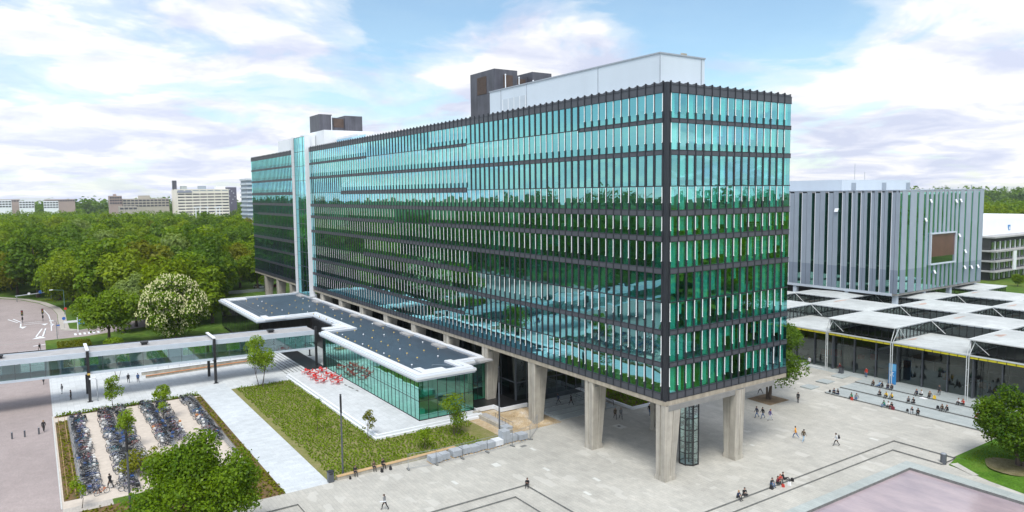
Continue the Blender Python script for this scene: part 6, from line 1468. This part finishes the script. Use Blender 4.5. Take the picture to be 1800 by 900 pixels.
def skeleton(kind, rng):
    """joints in metres, facing +Y"""
    J = {}
    def legs(hz, a, b): pass
    s = rng.uniform(-1, 1)
    if kind in ('walk', 'stand'):
        st = (0.34 + 0.05 * s) if kind == 'walk' else 0.05; hz = 0.93
        lean = 0.04 if kind == 'walk' else 0.0
        J.update(pel=(0, 0, hz), sp=(0, 0.01 + lean * .3, 1.12), ch=(0, 0.015 + lean, 1.32), nk=(0, 0.02 + lean, 1.47), hd=(0, 0.045 + lean, 1.60), tp=(0, 0.04 + lean, 1.70))
        for sd, q in (('l', 1), ('r', -1)):
            x = 0.10 * (-1 if sd == 'l' else 1); f = st * q
            J['hip' + sd] = (x, 0, hz - 0.04); J['kn' + sd] = (x * 1.05, f * 0.62 + 0.05, 0.50 + (0.02 if q > 0 else 0)); J['an' + sd] = (x * 1.05, f - (0.10 if q < 0 and kind == 'walk' else 0), 0.09 + (0.07 if q < 0 and kind == 'walk' else 0)); J['to' + sd] = (x * 1.2, f + 0.16 - (0.10 if q < 0 and kind == 'walk' else 0), 0.04)
            X = 0.19 * (-1 if sd == 'l' else 1); g = -f * 0.7
            J['sh' + sd] = (X, 0.015 + lean, 1.40); J['el' + sd] = (X * 1.22, g * 0.45 - 0.02, 1.13); J['wr' + sd] = (X * 1.18, g * 0.85 + 0.10, 0.90); J['ha' + sd] = (X * 1.14, g * 0.9 + 0.15, 0.81)
        if rng.random() < 0.4: J['elr'] = (0.24, 0.0, 1.15); J['wrr'] = (0.12, 0.24, 1.16); J['har'] = (0.06, 0.30, 1.20)
    else:
        hz = {'step': 0.13, 'bench': 0.52, 'cross': 0.13, 'lean': 0.13}[kind]; ln = {'step': 0.14, 'bench': 0.06, 'cross': 0.10, 'lean': -0.16}[kind]
        J.update(pel=(0, 0, hz), sp=(0, ln * .35, hz + 0.20), ch=(0, ln * .8, hz + 0.39), nk=(0, ln + 0.01, hz + 0.54), hd=(0, ln + 0.05, hz + 0.665), tp=(0, ln + 0.04, hz + 0.765))
        for sd, q in (('l', 1), ('r', -1)):
            x = 0.10 * (-1 if sd == 'l' else 1); X = 0.18 * (-1 if sd == 'l' else 1); J['hip' + sd] = (x, 0.02, hz)
            J['sh' + sd] = (X, ln, hz + 0.46); 
            if kind == 'step': J['kn' + sd] = (x * 1.5, 0.36, hz + 0.27 + 0.03 * s * q); J['an' + sd] = (x * 1.4, 0.52 + 0.05 * s * q, -0.12); J['to' + sd] = (x * 1.6, 0.68 + 0.05 * s * q, -0.165)
            elif kind == 'bench': J['kn' + sd] = (x * 1.3, 0.42, hz + 0.0); J['an' + sd] = (x * 1.3, 0.44 + 0.06 * q, 0.09); J['to' + sd] = (x * 1.4, 0.60 + 0.06 * q, 0.04)
            elif kind == 'cross': J['kn' + sd] = (x * 3.6, 0.30, 0.15); J['an' + sd] = (-x * 0.9, 0.36 + 0.05 * q, 0.08); J['to' + sd] = (-x * 2.1, 0.42 + 0.05 * q, 0.06)
            else: J['kn' + sd] = (x * 1.2, 0.42, 0.22 + 0.12 * (q > 0)); J['an' + sd] = (x * 1.2, 0.80 - 0.12 * (q > 0), 0.07); J['to' + sd] = (x * 1.5, 0.90 - 0.12 * (q > 0), 0.14)
            if kind == 'lean': J['el' + sd] = (X * 1.5, -0.30, hz + 0.22); J['wr' + sd] = (X * 1.6, -0.36, 0.08); J['ha' + sd] = (X * 1.7, -0.28, 0.03)
            else: J['el' + sd] = (X * 1.25, ln + 0.12, hz + 0.21); J['wr' + sd] = (X * 0.75, 0.33, hz + 0.25); J['ha' + sd] = (X * 0.5, 0.40, hz + 0.27)
    return J
BONES = [('pel', 'sp', 'top'), ('sp', 'ch', 'top'), ('ch', 'nk', 'top'), ('nk', 'hd', 'skin'), ('hd', 'tp', 'skin')]
for sd in 'lr': BONES += [('pel', 'hip' + sd, 'leg'), ('hip' + sd, 'kn' + sd, 'leg'), ('kn' + sd, 'an' + sd, 'leg'), ('an' + sd, 'to' + sd, 'shoe'), ('ch', 'sh' + sd, 'top'), ('sh' + sd, 'el' + sd, 'top'), ('el' + sd, 'wr' + sd, 'top'), ('wr' + sd, 'ha' + sd, 'skin')]
RAD = dict(pel=0.145, sp=0.125, ch=0.15, nk=0.058, hd=0.098, tp=0.075, hip=0.105, kn=0.066, an=0.045, to=0.038, sh=0.075, el=0.050, wr=0.036, ha=0.036)
def person_mesh(kind, seed, coat=False):
    rng = random.Random(seed); J = skeleton(kind, rng); names = list(J); me = bpy.data.meshes.new('person')
    me.from_pydata([J[n] for n in names], [(names.index(a), names.index(b)) for a, b, _ in BONES], []); o = bpy.data.objects.new('person', me); COL.objects.link(o)
    o.modifiers.new('skin', 'SKIN'); sv = me.skin_vertices
    if not sv: sv = None
    if sv is None:
        bm = bmesh.new(); bm.from_mesh(me); bm.verts.layers.skin.verify(); bm.to_mesh(me); bm.free()
    lay = me.skin_vertices[0].data
    for i, n in enumerate(names):
        base = n[:2] if n[:2] in ('kn', 'an', 'to', 'sh', 'el', 'wr', 'ha') and n not in ('pel', 'sp', 'ch', 'nk', 'hd', 'tp') else ('hip' if n.startswith('hip') else n)
        r = RAD[base] * (1.12 if coat and base in ('pel', 'sp', 'ch', 'hip', 'kn') else 1.0); lay[i].radius = (r, r * (0.82 if base in ('pel', 'sp', 'ch') else 1.0)); lay[i].use_root = (n == 'pel')
    sub = o.modifiers.new('sub', 'SUBSURF'); sub.levels = 1; sub.render_levels = 1
    dg = bpy.context.evaluated_depsgraph_get(); ev = o.evaluated_get(dg); m2 = bpy.data.meshes.new_from_object(ev); bpy.data.objects.remove(o); bpy.data.meshes.remove(me)
    segs = [(Vector(J[a]), Vector(J[b]), {'skin': 0, 'top': 1, 'leg': 2, 'shoe': 3}[t]) for a, b, t in BONES]; mi = []
    for p in m2.polygons:
        c = p.center; best = None
        for a, b, t in segs:
            d = b - a; u = max(0, min(1, (c - a).dot(d) / max(1e-9, d.length_squared))); q = (c - (a + d * u)).length
            if best is None or q < best[0]: best = (q, t)
        t = best[1]
        if t == 2 and c.z > J['pel'][2] - 0.06 and kind in ('walk', 'stand'): t = 1
        if coat and kind in ('walk', 'stand') and c.z > 0.55 and t == 2: t = 1
        mi.append(t)
    # face and fingers, joined into the same mesh
    ex = MB(); H = Vector(J['hd']); ex.hexa([H + Vector(q) for q in ((-.012, .095, -.03), (.012, .095, -.03), (.012, .085, .012), (-.012, .085, .012), (-.014, .125, -.03), (.014, .125, -.03), (.006, .10, .012), (-.006, .10, .012))], 0)
    for s in (-1, 1): ex.box(H.x + s * .034 - .013, H.x + s * .034 + .013, H.y + .086, H.y + .097, H.z + .004, H.z + .018, 3); ex.ball((H.x + s * .10, H.y + .0, H.z - .005), 0.028, 6, 0, (0.4, 0.8, 1.2))
    ex.box(H.x - .024, H.x + .024, H.y + .083, H.y + .096, H.z - .055, H.z - .046, 3)
    for sd in 'lr':
        w, h = Vector(J['wr' + sd]), Vector(J['ha' + sd]); d = (h - w).normalized(); sx = -1 if sd == 'l' else 1; n = d.orthogonal().normalized(); side = d.cross(n).normalized()
        for k, L_ in enumerate((0.058, 0.066, 0.062, 0.05)):
            p = h + side * (-0.027 + 0.018 * k) + d * 0.02; q = p + d * L_ * 0.6 + n * 0.006; ex.cyl(p, q, 0.010, 0.009, n=5, mi=0); ex.cyl(q, q + d * L_ * 0.5 + n * 0.018, 0.009, 0.007, n=5, mi=0)
        p = h - side * 0.03 - d * 0.01; q = p - side * 0.025 + d * 0.03; ex.cyl(p, q, 0.012, 0.010, n=5, mi=0); ex.cyl(q, q + d * 0.03, 0.010, 0.008, n=5, mi=0)
    v = [tuple(q.co) for q in m2.vertices]; f = [tuple(p.vertices) for p in m2.polygons]; i = len(v); v += [tuple(q) for q in ex.v]; f += [tuple(i + t for t in q) for q in ex.f]; mi += ex.m
    me = bpy.data.meshes.new('person'); me.from_pydata(v, [], f); me.polygons.foreach_set('use_smooth', [True] * len(f)); bpy.data.meshes.remove(m2)
    return me, mi, J
pcache = {}
def person(x, y, z, ang, kind, top, leg, hair, label, seed=0, group=None, long_hair=False, coat=False, h=1.0, shoes='black'):
    """ang: heading in degrees, counter-clockwise from +X"""
    key = (kind, seed % 4, coat)
    if key not in pcache: pcache[key] = person_mesh(kind, seed % 4 + 10, coat)
    me0, mi, J = pcache[key]; me = me0.copy(); me.name = 'person'
    for m in (SK, CM[top], CM[leg], CM[shoes]): me.materials.append(m)
    me.polygons.foreach_set('material_index', mi)
    o = bpy.data.objects.new('person', me); COL.objects.link(o); o.location = (x, y, z); o.rotation_euler = (0, 0, math.radians(ang - 90)); o.scale = (h, h, h); ORG[o.name] = (0, 0, 0)
    tag(o, label, 'person', group); H = Vector(J['hd']); mb = MB()
    mb.ball((H.x, H.y - 0.012, H.z + 0.035), 0.118, 10, 0, (0.93, 1.0, 1.0), keep=lambda c: not (c.y > H.y + 0.035 and c.z < H.z + 0.06) and c.z > H.z - 0.07)
    if long_hair: mb.ball((H.x, H.y - 0.085, H.z - 0.10), 0.10, 8, 0, (0.95, 0.5, 1.6))
    part('hair', mb, HAIRS[hair], o, local=True); return o
def bag(name, x, y, z, mat, label, s=1.0, rz=0.0, kind='bag'):
    T = thing(name, label, kind, (x, y, z), rz=rz); mb = MB(); mb.hexa([(-.16 * s, -.10 * s, 0), (.16 * s, -.10 * s, 0), (.16 * s, .10 * s, 0), (-.16 * s, .10 * s, 0), (-.13 * s, -.06 * s, .40 * s), (.13 * s, -.06 * s, .40 * s), (.13 * s, .07 * s, .40 * s), (-.13 * s, .07 * s, .40 * s)]); mb.box(-.11 * s, .11 * s, .10 * s, .14 * s, .05 * s, .22 * s); part('body', mb, mat, T, local=True)
    mb = MB(); mb.torus((0, 0, .40 * s), .06 * s, .012 * s, 10, 4, 'x'); part('strap', mb, M['black'], T, local=True); return T
# walkers and people standing
person(-9.22, 29.0, 0, 250, 'walk', 'navy', 'jeans', 'brown', 'person in dark navy jacket and blue jeans walking, left of a group of three', 0)
person(-8.45, 29.4, 0, 250, 'walk', 'black', 'jeans', 'black', 'person in black jacket walking in the middle of a group of three', 1)
person(-7.22, 29.4, 0, 60, 'walk', 'lilac', 'pale', 'red', 'person with violet-blue jacket and white trousers at right of a group of three', 2, long_hair=True)
person(-0.30, 25.6, 0, 200, 'walk', 'orange', 'jeans', 'black', 'person in bright orange jacket and blue jeans striding across the plaza', 0, shoes='white')
person(1.09, 25.3, 0, 95, 'walk', 'brown', 'lightjeans', 'black', 'person in brown camouflage jacket and light blue trousers on the plaza', 1, shoes='white')
person(4.51, 27.5, 0, 215, 'walk', 'pale', 'black', 'black', 'person in pale top and black trousers with black backpack striding left', 3)
bag('backpack', 4.73, 27.68, 1.02, CM['black'], 'black backpack on the back of the striding person in pale top', 1.1, math.radians(215 + 90))
person(-10.2, 40.6, 0, 285, 'stand', 'dark', 'black', 'black', 'person in dark suit standing by the bare soil square', 1)
person(-16.9, 40.0, 0, 200, 'walk', 'brown', 'dark', 'brown', 'person in dark clothes walking behind the tree trunk', 2)
person(-11.3, 62.2, 0.6, 270, 'stand', 'red', 'jeans', 'black', 'person in red and white top and jeans outside the hall glass', 0)
person(-22.3, 61.8, 0.6, 290, 'stand', 'pale', 'navy', 'black', 'person in white top standing at the left hall entrance', 2)
person(-15.9, 61.5, 0.6, 250, 'walk', 'maroon', 'dark', 'red', 'person in dark red top walking beside the hall litter bin', 3)
person(1.8, 60.6, 0.6, 300, 'walk', 'dark', 'dark', 'brown', 'person in long dark coat walking past the hall glass', 0, coat=True, shoes='white')
person(-31.0, 8.2, 0.45, 250, 'walk', 'navy', 'dark', 'brown', 'person in navy jacket descending the broad stair under the block, left of two', 1)
person(-29.5, 9.6, 0.35, 200, 'walk', 'black', 'dark', 'black', 'person in black on the broad stair under the block, right of two', 2)
person(-21.2, 11.4, 0, 330, 'walk', 'brown', 'dark', 'black', 'person in brown jacket walking beside one in a grey coat under the block', 3)
person(-20.7, 12.1, 0, 330, 'walk', 'grey', 'dark', 'brown', 'person in long grey coat walking under the block', 0, coat=True)
person(-19.5, 16.9, 0, 300, 'walk', 'black', 'jeans', 'fair', 'fair-haired person in black walking by the corner column', 1)
person(-18.7, 16.8, 0, 300, 'walk', 'white', 'lightjeans', 'brown', 'person in white shirt walking by the corner column', 2)
person(-12.4, -29.8, 0, 215, 'walk', 'grey', 'black', 'brown', 'person in grey and black carrying a white roll across the near plaza', 3)
mb = MB(); mb.cyl((-12.75, -30.2, 0.85), (-11.9, -29.9, 1.15), 0.055, n=8); single('paper_roll', mb, M['white'], 'white paper roll carried by the person on the near plaza', 'paper roll', (-12.4, -30, 0.9))
person(-132.9, -60.0, -0.06, 20, 'walk', 'black', 'dark', 'black', 'person in black crossing the road beyond the footbridge', 0)
person(-65.7, -60.1, -0.06, 170, 'walk', 'black', 'dark', 'fair', 'fair-haired person in black coat walking on the road beside the bicycle lot', 1, coat=True)
person(-88.1, -57.1, 0, 300, 'stand', 'grey', 'pale', 'brown', 'person in light grey jacket standing on the pale paving near the road', 2)
person(-82.5, -56.0, 0, 250, 'stand', 'black', 'black', 'black', 'person all in black standing on the pale paving', 3)
person(-89.3, -46.7, 0, 180, 'walk', 'black', 'black', 'black', 'person in black walking under the bridge by the bench', 0)
person(-88.5, -45.2, 0, 180, 'walk', 'blue', 'navy', 'brown', 'person in blue jacket with dark bag walking by the bench end', 1)
person(-97.8, -59.7, -0.06, 340, 'walk', 'dark', 'dark', 'brown', 'person half hidden below the footbridge at the road edge', 2)
person(-36.6, -53.9, 0, 215, 'walk', 'black', 'dark', 'black', 'person in black pushing a bicycle along the aisle of the lot', 3)
# sitters on the steps, bench and plaza
SIT = [
    # lowest step
    (-0.92, 49.35, 0.2, 'step', 'green', 'jeans', 'black', 'person in dark green seated on the lowest step, left of a trio'), (-0.35, 49.4, 0.2, 'cross', 'white', 'dark', 'brown', 'person in white top amid a trio on the lowest step'), (0.25, 49.35, 0.2, 'step', 'black', 'maroon', 'brown', 'person in black with bag on the lowest step, right of a trio'),
    (3.35, 49.4, 0.2, 'step', 'black', 'pale', 'red', 'person in black and pale trousers, left of the pair farthest right on the lowest step'), (4.1, 49.45, 0.2, 'step', 'black', 'black', 'black', 'person all in black, right of the pair farthest right on the lowest step'),
    (-9.5, 49.55, 0.2, 'step', 'navy', 'dark', 'brown', 'person in navy, left of the pair at the left end of the lowest step'), (-8.85, 49.6, 0.2, 'cross', 'dark', 'navy', 'brown', 'person in charcoal, right of the pair at the left end of the lowest step'),
    (-6.26, 49.3, 0.2, 'cross', 'green', 'black', 'black', 'person in bright green top with red bag on the lowest step'), (-5.6, 49.4, 0.2, 'lean', 'grey', 'jeans', 'brown', 'person in grey leaning back beside the one in green'),
    # middle step
    (-4.2, 53.9, 0.4, 'cross', 'black', 'black', 'red', 'red-haired person in black, left of the trio on the middle step'), (-3.0, 53.75, 0.4, 'step', 'yellow', 'dark', 'fair', 'person in yellow jacket in the middle of the trio on the middle step'), (-2.1, 53.8, 0.4, 'step', 'yellow', 'black', 'brown', 'long-haired person in yellow at right of the trio on the middle step'),
    (0.42, 53.9, 0.4, 'step', 'grey', 'black', 'brown', 'person in grey, left of the central pair on the middle step'), (1.22, 53.85, 0.4, 'cross', 'black', 'dark', 'brown', 'person in black, right of the central pair on the middle step'),
    (5.57, 53.8, 0.4, 'step', 'brown', 'black', 'brown', 'person in brown top, left of the right-hand pair on the middle step'), (6.25, 53.9, 0.4, 'step', 'black', 'dark', 'red', 'red-haired person in black, right of the right-hand pair on the middle step'), (10.9, 54.1, 0.4, 'cross', 'dark', 'pale', 'brown', 'person sitting alone with a red bag on the middle step'),
    # top step
    (-7.75, 58.3, 0.6, 'step', 'brown', 'black', 'red', 'red-haired person at the left end of the top step'), (-6.8, 58.35, 0.6, 'lean', 'lightjeans', 'jeans', 'brown', 'person in pale blue leaning back on the top step'), (-6.2, 58.4, 0.6, 'step', 'dark', 'dark', 'brown', 'person in charcoal beside the one in pale blue on the top step'), (-5.26, 58.3, 0.6, 'step', 'black', 'navy', 'black', 'person in black, left of a pair near the blue banner'), (-4.6, 58.4, 0.6, 'step', 'dark', 'black', 'red', 'red-haired person in dark top, right of a pair near the blue banner'),
    (-0.5, 58.35, 0.6, 'step', 'navy', 'dark', 'red', 'person in navy, left of the trio in the middle of the top step'), (0.15, 58.6, 0.6, 'cross', 'white', 'black', 'fair', 'person in white shirt in the middle of the trio on the top step'), (1.35, 58.5, 0.6, 'lean', 'brown', 'black', 'red', 'person in brown with legs out beside a white cloth on the top step'),
    (5.8, 58.4, 0.6, 'step', 'white', 'black', 'brown', 'person in white top beside one in red on the top step'), (6.45, 58.45, 0.6, 'cross', 'red', 'black', 'red', 'person in red jacket on the top step'), (9.0, 58.4, 0.6, 'step', 'black', 'black', 'brown', 'person in black, left of the last pair on the top step'), (9.75, 58.45, 0.6, 'step', 'navy', 'lightjeans', 'brown', 'person in navy, right of the last pair on the top step')]
for k, (x, y, z, kind, a, b, hr, lab) in enumerate(SIT): person(x, y, z, 270 + (k * 37 % 50) - 25, kind, a, b, hr, lab, k, long_hair=(k % 2 == 0))
person(-8.85, -13.4, 0, 315, 'step', 'black', 'black', 'brown', 'person in black sitting alone on the corner of the near steps', 0)
person(7.55, 3.6, 0, 0, 'step', 'navy', 'black', 'fair', 'fair-haired person seated at left of the pair by the pond steps', 1, long_hair=True); person(7.5, 4.8, 0, 330, 'cross', 'black', 'dark', 'black', 'person in black seated at right of the pair by the pond steps', 2)
person(7.5, 9.6, 0, 350, 'step', 'dark', 'jeans', 'black', 'person in dark jacket at left of the foursome by the pond steps', 3); person(7.6, 10.5, 0, 20, 'cross', 'maroon', 'black', 'brown', 'person in maroon second in the foursome by the pond steps', 0, long_hair=True); person(7.4, 11.3, 0, 340, 'step', 'red', 'dark', 'red', 'person in red third in the foursome by the pond steps', 1, long_hair=True); person(7.45, 12.1, 0, 20, 'lean', 'black', 'black', 'brown', 'person in black reclining at right of the foursome by the pond steps', 2)
person(-23.3, -28.9, 0, 355, 'bench', 'black', 'dark', 'brown', 'person in black sitting alone on the timber bench', 0); person(-23.45, -26.4, 0, 355, 'bench', 'brown', 'dark', 'brown', 'person in brown on the timber bench, left of two neighbours', 1); person(-23.5, -25.2, 0, 5, 'bench', 'black', 'black', 'black', 'person in black on the timber bench, right of two neighbours', 2)
# bags and things lying beside the sitters
bag('shoulder_bag', -22.6, -29.8, 0, CM['black'], 'small black bag on the ground left of the lone bench sitter', 0.9); bag('shoulder_bag', -22.4, -25.8, 0, CM['black'], 'black bag on the ground between the two bench neighbours', 1.2); bag('shoulder_bag', -22.5, -24.6, 0, CM['dark'], 'dark bag at the feet of the right-hand bench sitter', 1.2)
bag('shoulder_bag', 0.6, 49.0, 0, CM['maroon'], 'dark maroon bag at the foot of the trio on the lowest step', 1.3); bag('shoulder_bag', -6.0, 48.8, 0, CM['red'], 'red bag beside the person in bright green', 1.2); bag('shoulder_bag', -10.3, 49.5, 0.2, CM['black'], 'black bag left of the pair at the end of the lowest step', 1.0); bag('shoulder_bag', 10.2, 54.0, 0.4, CM['red'], 'red bag beside the lone sitter on the middle step', 1.3); bag('shoulder_bag', 2.3, 58.1, 0.6, CM['yellow'], 'round yellow bag on the top step', 1.3); bag('shoulder_bag', 2.6, 49.3, 0.2, CM['black'], 'black bag left of the farthest right pair on the lowest step', 1.0); bag('shoulder_bag', 4.9, 53.7, 0.4, CM['black'], 'black bag at the left of the right-hand pair on the middle step', 1.2)
bag('shoulder_bag', 8.0, 9.0, -0.3, CM['black'], 'black bag left of the foursome by the pond steps', 1.3); bag('shoulder_bag', 8.4, 10.6, -0.3, CM['red'], 'red bag in front of the foursome by the pond steps', 1.1); bag('shoulder_bag', 8.5, 11.6, -0.3, CM['white'], 'white carrier bag in front of the foursome by the pond steps', 1.2); bag('shoulder_bag', 8.0, 12.9, -0.3, CM['black'], 'black bag right of the foursome by the pond steps', 1.2)
mb = MB(); mb.prism([(0.4, 57.2), (1.3, 57.1), (1.5, 57.7), (0.5, 57.9)], 0.4, 0.5); single('folded_cloth', mb, CM['white'], 'white cloth lying on the steps before the trio', 'cloth', (0.9, 57.5, 0.4))

# ================================================================== AIR
def haze():
    m = bpy.data.materials.new('haze'); m.use_nodes = True; nt = m.node_tree; nt.nodes.clear(); out = nt.nodes.new('ShaderNodeOutputMaterial')
    v = nt.nodes.new('ShaderNodeVolumePrincipled'); v.inputs['Color'].default_value = (0.86, 0.93, 1.0, 1); v.inputs['Density'].default_value = 0.00007; v.inputs['Anisotropy'].default_value = 0.2
    lk(nt, v.outputs[0], out.inputs['Volume']); mb = MB(); mb.box(-1650, 1250, -1150, 1550, -2.2, 75); o = struct('haze', mb, m, 'stuff')
haze()
